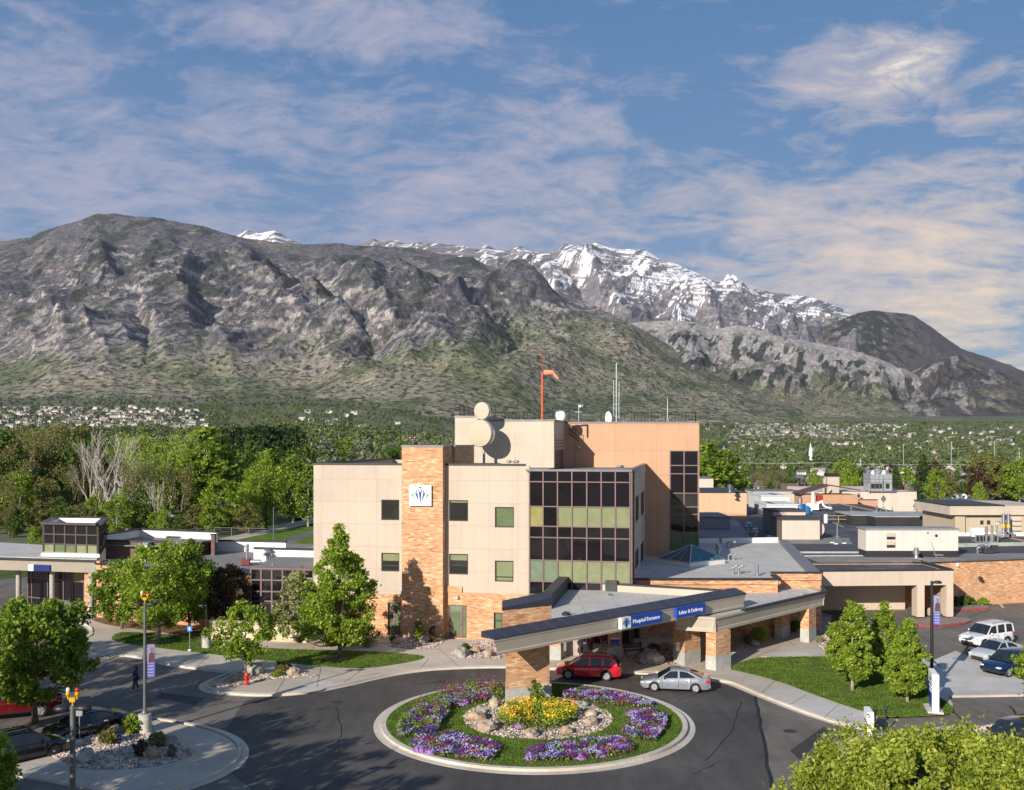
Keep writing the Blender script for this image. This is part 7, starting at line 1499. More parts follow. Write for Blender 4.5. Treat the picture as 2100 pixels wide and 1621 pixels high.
# notices on piers
for (x,y0,y1,yb,w_,mt,l,rows) in ((1261,1308,1326,1360,0,BLUE,'blue and red notice board on the pier behind the red SUV',[('Main Entrance',.13,.62,WSGN),('Patient Drop Off',.10,.35,M('notice cyan',(.2,.5,.75),.5)),('No Parking',.09,.12,WSGN)]),(1391,1317,1335,1365,1,WSGN,'white paper notice on the pier left of the silver sedan',[('NOTICE',.09,.66,FRMD),('No smoking',.06,.45,FRMD)])):
    d=F*H/(yb-YH)-.12; z0_,z1_=ZP(y1,d),ZP(y0,d); t=empty('notice_board',(XP(x,d),d-.1,z0_),0 if w_==0 else -.35,l,'notice'); W2=.34 if w_==0 else .17
    mb=MB(); mb.box(-W2,W2,0,.05,0,z1_-z0_); mb.build('panel',mt,t)
    if w_==0: mb=MB(); mb.box(-W2,W2,-.004,-.001,0,.06); mb.build('red_stripe',M('red stripe',(.5,.03,.05),.5),t); mb=MB(); mb.box(-W2,W2,-.004,-.001,z1_-z0_-.1,z1_-z0_); mb.build('white_header',WSGN,t)
    for (s_,sz,q,mm) in rows: o=text3d(s_,(0,0,0),(1,0),(0,-1),sz,mm if q<.6 or w_ else NAVY,None,.003,align='CENTER'); o.matrix_world=Matrix.Translation((0,-.01,(z1_-z0_)*q+(.06 if (q>.6 and not w_) else 0)))@Matrix.Rotation(math.pi/2,4,'X'); o.parent=t
# monument sign
p=G(1914,1456,.15); t=empty('monument_sign',(p[0],p[1],.15),math.radians(-105),'tall blue and white monument sign standing at the lawn tip','sign')
mb=MB(); mb.box(-1.0,1.0,-.45,.45,0,.12); mb.build('plinth',M('plinth pinkish white',(.62,.55,.53),.8),t)
mb=MB(); mb.box(-.85,.85,-.14,.14,.12,1.65); mb.build('blue_panel',BLUE,t); mb=MB(); mb.box(-.88,.88,-.17,.17,1.65,2.35); mb.build('white_header',WSGN,t)
mb=MB(); mb.box(.85,.93,-.20,.20,.12,2.36); mb.build('white_edge',WSGN,t)
for s_,z in (('Hospital',1.95),('Emergency',1.45),('Entrance',1.2)): o=text3d(s_,(0,0,0),(1,0),(0,-1),.24,WSGN if z<1.6 else NAVY,None,.004,align='CENTER'); o.matrix_world=t.matrix_basis@Matrix.Translation((0,-.18 if z>1.6 else -.15,z))@Matrix.Rotation(math.pi/2,4,'X') ; mw=o.matrix_world.copy(); o.parent=t; o.matrix_basis=Matrix.Translation((0,-.18 if z>1.6 else -.15,z))@Matrix.Rotation(math.pi/2,4,'X')
p=G(1781,1512,.1); t=empty('entry_sign',(p[0],p[1],.1),math.radians(-101),'white topped red and blue directional sign at the walk corner','sign')
mb=MB(); mb.box(-.6,.6,-.14,.14,0,1.0); mb.build('red_panel',M('sign red',(.35,.02,.03),.4),t); mb=MB(); mb.box(-.62,.62,-.16,.16,1.0,1.55); mb.build('white_header',WSGN,t); mb=MB(); mb.box(.6,.66,-.18,.18,0,1.56); mb.build('blue_edge',WSGN,t)
for s_,z in (('EMERGENCY',.75),): o=text3d(s_,(0,0,0),(1,0),(0,-1),.17,WSGN,None,.004,align='CENTER'); o.parent=t; o.matrix_basis=Matrix.Translation((0,-.15,z))@Matrix.Rotation(math.pi/2,4,'X')
for x,l in ((1795,'left'),(1817,'right')):
    p=G(x,1498,.1); t=empty('bollard_lamp',(p[0],p[1],.1),0,'%s thin dark post of the pair at the lawn edge'%l,'post','pair of thin dark posts'); mb=MB(); mb.tube([(0,0,0),(0,0,1.1)],.045,8); mb.build('post',LAMPB,t); mb=MB(); mb.blob((0,0,1.2),(.1,.1,.17),2,rough=0); mb.build('cap',LAMPB,t,smooth=True)
# hydrant
p=G(506,1404,.15); t=empty('fire_hydrant',(p[0],p[1],.15),0,'red fire hydrant in the gravel at the foot of the young tree','fire hydrant'); HR=M('hydrant red',(.55,.03,.02),.4)
mb=MB(); mb.lathe([(.19,0),(.19,.05),(.13,.07),(.12,.55),(.17,.57),(.17,.62),(.13,.64),(.11,.75),(.04,.82),(.04,.88)],n=16); mb.build('barrel',HR,t,smooth=True,autosm=40)
for a in (0,math.pi,-math.pi/2): mb=MB(); c,s=math.cos(a),math.sin(a); mb.tube([(c*.1,s*.1,.45),(c*.22,s*.22,.45)],.07 if a!=-math.pi/2 else .09,10); mb.build('outlet',HR,t)
p=G(421,1332,.15)
# ================= people =================
SKIN=M('skin',(.50,.27,.19),.6,var=.06); HAIRM=M('dark hair',(.018,.010,.008),.5,var=.3,scale=30)
def skinmesh(name,verts,edges,radii,mat,parent,lv=2,root=0):
    me=bpy.data.meshes.new(name); me.from_pydata(verts,edges,[]); o=bpy.data.objects.new(name,me); C.objects.link(o); o.parent=parent; me.materials.append(mat)
    md=o.modifiers.new('Skin','SKIN'); md.use_smooth_shade=True
    if not me.skin_vertices: me.skin_vertices.new(name='')
    sv=me.skin_vertices[0].data
    for i,r in enumerate(radii): sv[i].radius=r if isinstance(r,tuple) else (r,r); sv[i].use_root=(i==root)
    s=o.modifiers.new('Sub','SUBSURF'); s.levels=s.render_levels=lv
    return o
def person(label,x,y,rz,ht,top,bottom,bottom_len='long',stride=.18,hair='long',bag=None,group=None,z=.0,arms=None,girth=1.0):
    p=G(x,y,z); t=empty('person',(p[0],p[1],z),rz,label,'person',group); k=ht/1.7
    # faces -Y; joints in metres for 1.7 m
    S=stride; J={'pel':(0,0,.93),'wai':(0,0,1.08),'che':(0,.01,1.28),'neck':(0,.01,1.44),'nk2':(0,0,1.52),'hd':(0,-.01,1.60),'tp':(0,0,1.67),
       'hl':(.09,0,.90),'hr':(-.09,0,.90),'kl':(.10,-S*.55,.50),'kr':(-.10,S*.30,.49),'al':(.10,-S,.09),'ar':(-.10,S*1.1,.12),'tl':(.11,-S-.14,.04),'tr':(-.11,S*1.1-.12,.045),
       'sl':(.17,.01,1.38),'sr':(-.17,.01,1.38),'el':(.23,.04,1.12),'er':(-.23,.0,1.12),'wl':(.20,-.14,.93),'wr':(-.18,-.16,.98),'pl':(.195,-.20,.88),'pr':(-.17,-.22,.95)}
    if arms=='phone': J['er']=(-.24,-.08,1.14); J['wr']=(-.16,-.28,1.28); J['pr']=(-.15,-.32,1.35)
    R={'pel':(.14,.10),'wai':(.115,.09),'che':(.145,.105),'neck':.055,'nk2':.055,'hd':(.085,.10),'tp':(.06,.07),'hl':.085,'hr':.085,'kl':.055,'kr':.055,'al':.038,'ar':.038,'tl':.03,'tr':.03,'sl':.055,'sr':.055,'el':.038,'er':.038,'wl':.026,'wr':.026,'pl':.03,'pr':.03}
    names=list(J); E=[('pel','wai'),('wai','che'),('che','neck'),('neck','nk2'),('nk2','hd'),('hd','tp'),('pel','hl'),('pel','hr'),('hl','kl'),('kl','al'),('al','tl'),('hr','kr'),('kr','ar'),('ar','tr'),('che','sl'),('sl','el'),('el','wl'),('wl','pl'),('che','sr'),('sr','er'),('er','wr'),('wr','pr')]
    sc=lambda v:tuple(a*k for a in v); ix={n:i for i,n in enumerate(names)}
    V=[sc(J[n]) for n in names]; RR=[R[n] if isinstance(R[n],tuple) else (R[n],R[n]) for n in names]; RR=[(a*k,b*k) for a,b in RR]; ED=[(ix[a],ix[b]) for a,b in E]
    for h,s in (('pl',1),('pr',-1)):   # five fingers on each palm
        wx=J['wl' if h=='pl' else 'wr']; c=J[h]; d=Vector(c)-Vector(wx); d.normalize()
        for q in range(4):
            o=Vector(((q-1.5)*.018,0,0)); a=Vector(c)+o+d*.025; b=a+d*(.045+.006*(1-abs(q-1.3)))+Vector((0,-.005,0)); e=b+d*.028+Vector((0,.0,-.014))
            i0=len(V); V+= [sc(a),sc(b),sc(e)]; RR+= [(.0095*k,)*2,(.0085*k,)*2,(.007*k,)*2]; ED+=[(ix[h],i0),(i0,i0+1),(i0+1,i0+2)]
        a=Vector(c)+Vector((-s*.03,-.012,0))+d*.0; b=a+d*.03+Vector((-s*.014,-.01,0)); i0=len(V); V+=[sc(a),sc(b)]; RR+=[(.011*k,)*2,(.009*k,)*2]; ED+=[(ix[h],i0),(i0,i0+1)]
    skinmesh('body',V,ED,RR,SKIN,t,1)
    # face
    mb=MB(); mb.blob(sc((0,-.115,1.585)),(.012*k,.02*k,.02*k),1,rough=0); mb.blob(sc((.088,0,1.59)),(.012*k,.025*k,.035*k),1,rough=0); mb.blob(sc((-.088,0,1.59)),(.012*k,.025*k,.035*k),1,rough=0); mb.build('nose_and_ears',SKIN,t,smooth=True)
    mb=MB(); mb.blob(sc((.032,-.10,1.615)),(.012*k,.008*k,.007*k),1,rough=0); mb.blob(sc((-.032,-.10,1.615)),(.012*k,.008*k,.007*k),1,rough=0); mb.build('eyes',M('eye dark',(.02,.015,.012),.3),t,smooth=True)
    mb=MB(); mb.blob(sc((0,-.103,1.55)),(.024*k,.008*k,.006*k),1,rough=0); mb.build('mouth',M('lips',(.35,.10,.09),.5),t,smooth=True)
    n=['pel','wai','che','neck','sl','el','sr','er']; Vt=[sc(J[q]) for q in n]+[sc((0,0,.80))]+[sc(tuple(Vector(J['el']).lerp(Vector(J['wl']),.35))),sc(tuple(Vector(J['er']).lerp(Vector(J['wr']),.35)))]
    Rt=[(.165,.125),(.14,.11),(.165,.12),(.07,.06),(.07,.07),(.052,.052),(.07,.07),(.052,.052),(.175,.135),(.046,.046),(.046,.046)]; Et=[(0,1),(1,2),(2,3),(2,4),(4,5),(2,6),(6,7),(0,8),(5,9),(7,10)]
    skinmesh('shirt',Vt,Et,[(a*k*girth,b*k*girth) for a,b in Rt],top,t,2)
    if bottom_len=='skirt':
        mb=MB(); mb.lathe([(.17*k,.95*k),(.19*k,.80*k),(.21*k,.55*k),(.19*k,.545*k)],n=18); mb.build('skirt',bottom,t,smooth=True,autosm=50)
    else:
        e=.12 if bottom_len=='long' else .42
        L_=lambda a,b,f:tuple(Vector(J[a]).lerp(Vector(J[b]),f)); f=.93 if bottom_len=='long' else .15
        Vp=[sc((0,0,.94)),sc(J['hl']),sc(J['kl']),sc(L_('kl','al',f)),sc(J['hr']),sc(J['kr']),sc(L_('kr','ar',f))]; skinmesh('trousers',Vp,[(0,1),(1,2),(2,3),(0,4),(4,5),(5,6)],[(a*k*girth**.7,a*k*girth**.7) for a in (.14,.10,.08,.066,.10,.08,.066)],bottom,t,1)
    SH=M('shoe pale',(.50,.38,.36),.7)
    for a,b in (('al','tl'),('ar','tr')): c=(Vector(J[a])+Vector(J[b]))/2; mb=MB(); mb.blob(sc((c.x,c.y,.05 if b=='tl' else .055)),(.05*k,.14*k,.05*k),2,rough=0); mb.build('shoe',SH,t,smooth=True)
    mb=MB()
    mb.blob(sc((0,.02,1.635)),(.098*k,.105*k,.10*k),4,rough=.04,nu=14,nv=9)
    if hair=='long': mb.blob(sc((0,.075,1.47)),(.115*k,.075*k,.22*k),5,rough=.07,nu=12,nv=8)
    ho=mb.build('hair',HAIRM,t,smooth=True)
    if bag: mb=MB(); mb.blob(sc((.22,.08,.93)),(.09*k,.16*k,.15*k),3,rough=.05); mb.build('handbag',bag,t,smooth=True); 
    if arms=='phone': mb=MB(); c=sc(J['pr']); mb.box(c[0]-.035,c[0]+.035,c[1]-.09,c[1]-.078,c[2]+.02,c[2]+.16); mb.build('phone',LAMPB,t)
    return t
person('long haired woman in a blue top and grey trousers crossing the parking bays',278,1417,math.radians(-62),1.66,M('blue violet top',(.035,.035,.16),.8),M('grey trousers',(.09,.085,.09),.85),bag=M('black bag',(.012,.012,.014),.5),arms='phone',z=.01,stride=.2,girth=1.4)
person('person in white patterned shirt and black skirt standing at the entrance doors',1190,1353,math.radians(20),1.7,M('pale patterned shirt',(.45,.45,.52),.8,var=.4,scale=30),M('black skirt',(.012,.012,.016),.8),bottom_len='skirt',hair='long',stride=.05,z=.14)
person('person in a dark red jacket beside the entrance doors, left of the other red top',1211,1346,math.radians(160),1.72,M('dark red jacket',(.22,.012,.02),.8),M('dark trousers',(.03,.03,.04),.8),hair='short',stride=.1,z=.14)
person('person in a dark red shirt and pale shorts in the deep canopy shade',1237,1342,math.radians(10),1.75,M('dark red jacket',(.22,.012,.02),.8),M('pale shorts',(.40,.40,.45),.8),bottom_len='short',hair='short',stride=.12,z=.14)
# bench in the shade
p=G(1300,1345,.14); t=empty('bench',(p[0],p[1],.14),.3,'dark bench in the shade between the piers','bench')
mb=MB(); 
for k in range(4): mb.box(-.8,.8,-.2+k*.11,-.11+k*.11,.42,.46)
mb.build('seat',FRMD,t); mb=MB(); 
for k in range(3): mb.box(-.8,.8,.26,.30,.55+k*.14,.65+k*.14)
mb.build('backrest',FRMD,t)
for s in (-.65,.65): mb=MB(); mb.box(s-.03,s+.03,-.2,.3,.36,.42); mb.box(s-.03,s+.03,-.18,-.12,0,.36); mb.box(s-.03,s+.03,.24,.30,0,.95); mb.build('leg',FRMD,t)
# boulders
for (x,y,r,l,s,z) in [(178,1562,.62,'large flat tan boulder at the left end of the gravel island',4,.14),(232,1503,.34,'small grey boulder at the back of the gravel island',5,.14),(256,1500,.32,'round tan boulder beside the spiky green plant on the island',6,.14),(346,1528,.55,'pinkish boulder right of the lamp base on the island',7,.14),(312,1553,.5,'dark boulder in front of the lamp base on the island',8,.14),(331,1541,.2,'small stone beside the right boulder of the island',9,.14),
     (520,1384,.75,'big leaning grey boulder behind the fire hydrant',10,.14),(474,1398,.38,'flat grey stone left of the fire hydrant',11,.14),(600,1384,.5,'tan boulder right of the fire hydrant bed',12,.14),(155,1354,.75,'dark boulder at the head of the left parking bays',13,.14),(812,1320,.35,'pink boulder near the door by the brick tower',14,.14),(870,1318,.5,'grey boulder at the foot of the brick tower',15,.14),
     (945,1346,.7,'tan boulder at the front of the gravel bed by the pillar',16,.14),(975,1338,.42,'rusty boulder in the middle of the bed by the pillar',17,.14),(1003,1346,.5,'pale boulder at the right of the bed by the pillar',18,.14),(1335,1360,.95,'broad golden boulder in the gravel left of the white notice pier',19,.14),(1293,1353,.26,'small orange stone left of the golden boulder',20,.14),
     (1371,1335,.5,'grey boulder in the shade behind the golden one',21,.14),(1548,1325,.4,'pink boulder beside the yellow shrub',22,.14),(1700,1326,.3,'flat pinkish stone on the sloping gravel strip',23,.14),(1750,1523,.3,'flat tan stone at the corner below the entry sign',24,.14)]: boulder(x,y,r,l,s,None,z)
for (x,y,r,h,l,s) in [(975,1477,.72,.8,'wide pale boulder at the left of the roundabout gravel ring',31),(1000,1498,.8,.75,'rust streaked boulder at the front left of the gravel ring',32),(1014,1450,.5,1.2,'upright grey stone left of the brick pillar',33),(988,1463,.42,.8,'tan boulder behind the wide pale one in the ring',34),(1090,1510,.62,.7,'pale block at the very front of the gravel ring',35),(1161,1504,.45,.9,'squared tan block at the front right of the ring',36),(1212,1486,.6,.8,'pinkish boulder at the right of the gravel ring',37),(1213,1468,.5,.7,'flat golden boulder on the right of the ring',38),(1193,1451,.5,.8,'leaning pale boulder at the back right of the ring',39),(1148,1446,.5,.9,'rounded tan boulder just right of the brick pillar',40)]: boulder(x,y,r*.82,l,s,BOUL[(0,2,0,0,1)[s%5]],.16,h*.85)
# ================= trees =================
BARK=M('bark grey brown',(.20,.15,.11),.95,var=.3,scale=6,bmp=.6); BARKL=M('bark pale',(.42,.36,.30),.9,var=.25,scale=6); BARKD=M('bark dark',(.08,.06,.05),.95,var=.3); TWIG=M('bare twig grey',(.52,.46,.40),.9,var=.2); TWIGD=M('bare twig brown',(.20,.16,.12),.9,var=.2)
LF={'bright':Mleaf('leaf bright',(.12,.19,.016),(.25,.36,.032),(.44,.52,.08),.42),'mid':Mleaf('leaf mid',(.095,.165,.016),(.19,.285,.03),(.33,.42,.065),.4),'deep':Mleaf('leaf deep',(.048,.092,.014),(.088,.155,.024),(.16,.24,.045),.3),
    'dark':Mleaf('leaf dark',(.022,.045,.014),(.042,.080,.022),(.08,.13,.035),.2),'lime':Mleaf('leaf lime',(.20,.26,.02),(.36,.42,.05),(.55,.58,.13),.45),'pale':Mleaf('leaf pale sage',(.15,.17,.06),(.27,.29,.12),(.42,.43,.21),.3),
    'olive':Mleaf('leaf olive',(.10,.11,.025),(.19,.19,.05),(.29,.27,.09),.3),'plum':Mleaf('leaf plum brown',(.05,.03,.02),(.11,.075,.045),(.20,.14,.09),.25),'maroon':Mleaf('leaf maroon',(.025,.008,.012),(.055,.015,.02),(.10,.03,.03),.2),'silver':Mleaf('leaf silver',(.13,.15,.10),(.22,.24,.18),(.33,.35,.28),.25)}
def unit(rs,n):
    v=rs.normal(size=(n,3)); return v/np.linalg.norm(v,axis=1,keepdims=True)
PROF={'oval':lambda t:np.sin(np.pi*np.clip(t,0,1)**.75)**.7,'round':lambda t:np.sqrt(np.clip(1-(2*t-1)**2,0,1)),'cone':lambda t:np.clip(np.sin(np.pi*np.clip(t,0,1)**.52),0,1)**.8,
      'egg':lambda t:np.clip(np.sin(np.pi*np.clip(t,0,1)**.62),0,1)**.75,'poplar':lambda t:np.clip(np.sin(np.pi*np.clip(t,0,1)**.7),0,1)**.5,'vase':lambda t:np.clip(np.sin(np.pi*np.clip(t,0,1)**1.25),0,1)**.65,'conifer':lambda t:np.clip(1-t,0,1)**.9}
def tree_data(seed,h,h0,rad,prof='oval',ncl=90,nl=90,leaf=.10,clr=.16,trunk=.12,lean=0.0,inner=.45,trk_top=.75,flat=.8,limbs=16):
    rs=np.random.RandomState(seed); P=PROF[prof]; hc=h-h0
    t=rs.rand(ncl*6); r=P(t); keep=rs.rand(len(t))<(r*.8+.2); t=t[keep][:ncl]; r=P(t); n=len(t)
    a=rs.rand(n)*2*np.pi; q=inner+(1-inner)*rs.rand(n)**.6
    lob=1+.18*np.sin(a*3+seed+t*4)+.10*np.sin(a*5+t*9+seed*2)+.08*rs.normal(size=n)
    rr=r*rad*q*lob; c=np.stack([rr*np.cos(a),rr*np.sin(a),h0+t*hc+.035*hc*rs.normal(size=n)],1)
    cr=clr*rad*(.65+.7*rs.rand(n)); m=nl
    d=unit(rs,n*m); rad_=np.where(rs.rand(n*m)<.7,rs.rand(n*m)**.6,np.abs(rs.normal(size=n*m))*.5+.4); off=d*rad_[:,None]*np.repeat(cr,m)[:,None]; off[:,2]*=flat
    p=np.repeat(c,m,axis=0)+off; p[:,2]=np.maximum(p[:,2],h0*.75)
    p[:,0]+=lean*p[:,2]
    L=leaf*(.55+.9*rs.rand(n*m)); ax=unit(rs,n*m); ax[:,2]-=.25; ax/=np.linalg.norm(ax,axis=1,keepdims=True); nb=unit(rs,n*m)+d*.5+np.array([0,0,.5]); b=np.cross(nb,ax); b/=np.linalg.norm(b,axis=1,keepdims=True)+1e-9
    V=np.stack([p-ax*L[:,None],p+b*(L*.55)[:,None],p+ax*L[:,None],p-b*(L*.55)[:,None]],1).reshape(-1,3); Fq=np.arange(len(p)*4).reshape(-1,4)
    mb=MB(); rnd=random.Random(seed); top=h0+hc*trk_top
    tp=[(0,0,-.1)]+[(lean*z+rnd.uniform(-.03,.03)*rad*.5,rnd.uniform(-.03,.03)*rad*.5,z) for z in [h0*.5,h0,h0+hc*.25,h0+hc*.5,top]]
    mb.tube(tp,[trunk*1.35,trunk,trunk*.88,trunk*.6,trunk*.38,trunk*.12],9)
    idx=rs.permutation(n)[:limbs]
    for i in idx:
        e=c[i]; z0=max(h0*.82,min(e[2]-.25*hc*(.4+rnd.random()),top*.95)); z0=max(z0,h0*.8); x0=lean*z0; s=Vector((x0,0,z0)); E_=Vector(e); mid=s.lerp(E_,.5)+Vector((0,0,-.04*hc)); f=max(.15,1-(z0-h0)/max(hc,.1))
        mb.tube([s,mid,E_],[trunk*.42*f+.01,trunk*.25*f+.008,.008],5,cap=False)
    return V,Fq,mb
def make_tree(name,label,cat,loc,data,leafm,bark,group=None,rz=0.0):
    V,Fq,mb=data; t=empty(name,loc,rz,label,cat,group)
    mb.build('trunk',bark,t,smooth=True,recalc=False); npmesh('crown',V,Fq,leafm,t,smooth=False); return t
def bare_data(seed,h,rad,trunk=.25,lv=4,fork=3,droop=0.0,h0=.2,upr=.6):
    rnd=random.Random(seed); mb=MB()
    def grow(p,d,L,r,k):
        q=p+d*L*.5+Vector((rnd.uniform(-.06,.06)*L,rnd.uniform(-.06,.06)*L,0)); e=q+(d+Vector((rnd.uniform(-.2,.2),rnd.uniform(-.2,.2),.12))).normalized()*L*.5
        mb.tube([p,q,e],[r,r*.75,r*.5 if k>0 else r*.3],5 if k>1 else 3,cap=False)
        if k==0: return
        for i in range(fork+(1 if k==lv else 0)):
            a=rnd.uniform(0,6.28); sp=rnd.uniform(.28,.75)*(1.25-upr*.6); nd=(d+Vector((math.cos(a)*sp,math.sin(a)*sp,rnd.uniform(-.1,.35)-droop*(lv-k)*.2))).normalized()
            s=p.lerp(e,rnd.uniform(.45,1.0)) if i else e; grow(s,nd,L*rnd.uniform(.55,.82),r*.52,k-1)
    grow(Vector((0,0,0)),Vector((rnd.uniform(-.08,.08),rnd.uniform(-.08,.08),1)).normalized(),h*.36,trunk,lv); return mb
def gt(x,y,z=.15): p=G(x,y,z); return (p[0],p[1],z)
def fit(x,y,ytop,ybot,wpx,z=.15):
    p=G(x,y,z); s=F/p[1]; return (p[0],p[1],z),(y-ytop)/s,(y-ybot)/s,wpx/s/2
# ---- foreground and site trees
def site(name,label,cat,x,y,yt,yb,w,prof,leafm,bark,seed,ncl=110,nl=110,leaf=.11,clr=.2,trunk=.13,group='young trees on the hospital lawns',z=.15,**k):
    loc,h,h0,r=fit(x,y,yt,yb,w,z); return make_tree(name,label,cat,loc,tree_data(seed,h,h0,r,prof,ncl,nl,leaf,clr,trunk,**k),LF[leafm],bark,group)
site('maple_tree','big bright maple over the red pickup at the left edge','tree',72,1478,1228,1432,205,'round','mid',BARK,21,150,150,.13,.19,.16,limbs=22)
site('pyramidal_tree','tallest pointed green tree in front of the beige wall','tree',696,1350,1094,1316,146,'cone','bright',BARK,22,230,130,.115,.17,.15,trk_top=.9,limbs=34,inner=.35)
site('ash_tree','broad leafy tree with pale trunk on the left lawn','tree',325,1314,1118,1282,160,'round','bright',BARKL,23,150,130,.12,.2,.14)
site('ash_tree','leafy tree against the brick wing, right of the pale trunked one','tree',388,1294,1112,1270,120,'egg','mid',BARK,24,130,120,.12,.2,.13,z=.14)
site('ash_tree','leafy tree nearest the left canopy column','tree',250,1290,1150,1268,118,'round','mid',BARK,25,110,110,.12,.2,.11,z=.14)
site('plum_tree','brownish plum leaved tree beside the dark glazed corner','tree',466,1292,1164,1276,92,'round','plum',BARKD,26,110,110,.11,.2,.10,z=.14)
site('young_tree','small young tree behind the fire hydrant','tree',503,1392,1246,1350,124,'round','bright',BARK,27,90,70,.11,.20,.08)
site('sage_tree','pale sage green tree in front of the glazed corner','tree',612,1318,1172,1304,104,'cone','pale',BARK,28,110,110,.12,.2,.09,trk_top=.85)
site('pear_tree','left pear tree on the right lawn','tree',1748,1416,1240,1384,86,'egg','bright',BARKL,29,220,110,.10,.21,.10,limbs=20)
site('pear_tree','middle pear tree standing behind the other two','tree',1814,1392,1240,1368,62,'egg','bright',BARKL,30,170,100,.10,.24,.09,limbs=18)
site('pear_tree','right pear tree nearest the tall monument sign','tree',1861,1440,1276,1418,76,'egg','bright',BARKL,31,200,110,.10,.21,.09,limbs=18)
for x,y,l in ((1748,1416,'left'),(1814,1392,'middle'),(1861,1440,'right')):
    p=G(x,y,.15); sheet('mulch_ring',[(p[0]+.72*math.cos(a*.4),p[1]+.72*math.sin(a*.4)) for a in range(16)],.158,M('bark mulch ring',(.24,.13,.09),.95,var=.3,scale=10,bmp=.6))
for x,y,r in ((325,1314,.95),(690,1350,1.0)): p=G(x,y,.15); sheet('mulch_ring',[(p[0]+r*math.cos(a*.4)*(1+.1*math.sin(a)),p[1]+r*math.sin(a*.4)) for a in range(16)],.158,M('pale gravel ring',(.36,.28,.18),.95,var=.3,scale=10,bmp=.6))
make_tree('maple_tree','leafy maple crown cut by the right edge beside the navy SUV','tree',(XP(2190,58.5),58.5,0),tree_data(33,5.3,1.2,2.5,'round',150,130,.12,.2,.13),LF['bright'],BARK,'young trees on the hospital lawns')
# near canopy at the bottom right (below the camera, so its top shows)
for (x,d,top,r,s,l,nc) in ((1925,35.5,6.0,4.1,41,'huge bright lime tree filling the bottom right corner',330),(2095,33.5,4.5,3.3,42,'lime tree crown at the extreme bottom right, right of the huge one',240),(1800,33.5,4.3,1.8,43,'lower lime tree at the left of the bottom right group',130)):
    make_tree('lime_tree',l,'tree',(XP(x,d),d,0),tree_data(s,top,1.6,r,'round',int(nc*1.35),230,.078,.115,.16,limbs=40,inner=.62,flat=1.25),LF['lime'],BARK,'foreground lime trees')
make_tree('edge_tree','leafy tree cut by the bottom left corner','tree',(XP(-62,38),38,0),tree_data(44,5.6,1.2,2.0,'round',120,130,.10,.2,.12),LF['bright'],BARK,'trees along the left edge')
# trees just outside the frame on the left whose long shadows cross the road
for (x_,y_,h,r,s) in ((-23.8,31,11.5,4.0,51),(-27.5,38,10.5,3.8,52),(-33,46,10,3.6,53),(-38,55,10,3.5,54),(-42,63,10.5,3.6,55),(-20.5,24,11.5,3.8,56),(-17,17,10.5,3.6,57),(-30,33,12,4,58)):
    make_tree('boulevard_tree','tall street tree in the row beside the left parking bays','tree',(x_,y_,0),tree_data(s,h,2.2,r,'round',90,70,.20,.2,.16),LF['mid'],BARK,'street tree row left of the parking bays')
# ---- shrubs
def shrub(x,y,w,h,label,leafm,seed,z=.15,leaf=.07,n=40,nl=60,name='shrub'):
    p=G(x,y,z); V,Fq,mb=tree_data(seed,h,.05,w/2,'round',n,nl,leaf,.35,.03,limbs=8,inner=.2); t=make_tree(name,label,'shrub',(p[0],p[1],z),(V,Fq,mb),LF[leafm],BARKD,'shrubs in the planting beds'); 
    for c in t.children:
        if c.name.startswith('trunk'): c.name='stem'
        else: c.name='foliage'
    return t
for i,(x,y,w,h,l,m_) in enumerate([(742,1322,2.9,1.3,'wide deep green shrub at the foot of the pointed tree','deep'),(700,1326,1.4,.9,'small green shrub left of the wide one under the pointed tree','deep'),(860,1316,.9,1.8,'thin lime sapling against the tower bricks','bright'),(888,1318,.6,1.2,'tiny twiggy shrub by the tower corner','plum'),(580,1382,1.0,.8,'dark tufted shrub in the hydrant bed','olive'),(566,1388,.6,.3,'low bright plant in the hydrant bed','bright'),
    (270,1505,.95,.95,'spiky green plant behind the lamp base on the island','bright'),(224,1525,1.0,.7,'dry olive spiky plant on the island','olive'),(322,1532,.85,.8,'straw coloured tuft beside the lamp base on the island','pale'),(290,1552,.7,.8,'brown tuft at the front of the island','plum'),(352,1553,.4,.6,'small grey green plant right of the island boulders','silver'),
    (954,1334,.8,.5,'low green shrub in the bed by the pillar','deep'),(1340,1338,.9,.6,'dark shrub in the shaded bed under the canopy','olive'),(1558,1316,1.6,1.1,'yellow flowering shrub under the walkway canopy','lime'),(1536,1320,.8,.6,'low pale shrub left of the yellow one','pale'),(1632,1296,.7,1.0,'shrub between the two right piers','bright'),(1680,1318,.5,.5,'dry tuft beside the rightmost pier','pale'),
    (1960,1242,.9,.8,'first small round shrub by the brick wall planter','deep'),(1978,1241,1.2,.9,'second round shrub by the brick wall planter','deep'),(1992,1240,.7,.6,'third tiny shrub by the brick wall planter','deep'),(2014,1240,1.0,.6,'fourth yellowish shrub by the brick wall planter','bright'),
    (2044,1219,2.0,1.5,'large rusty shrub at the upper right planter','olive'),(2063,1217,1.6,1.2,'middle rusty shrub at the upper right planter','plum'),(2081,1216,1.7,1.3,'rusty shrub right of the middle one in the upper planter','olive'),(2104,1214,1.4,1.1,'green shrub cut by the right edge in the upper planter','deep'),
    (222,1276,.6,.7,'small plant at the start of the mulch bed','bright'),(245,1280,.5,.5,'second small plant of the mulch bed','mid'),(436,1302,.9,.8,'dark shrub by the stone wall end','deep'),(806,1318,.5,.5,'small plant beside the tower door','mid')]):
    shrub(x,y,w,h,l,m_,300+i)
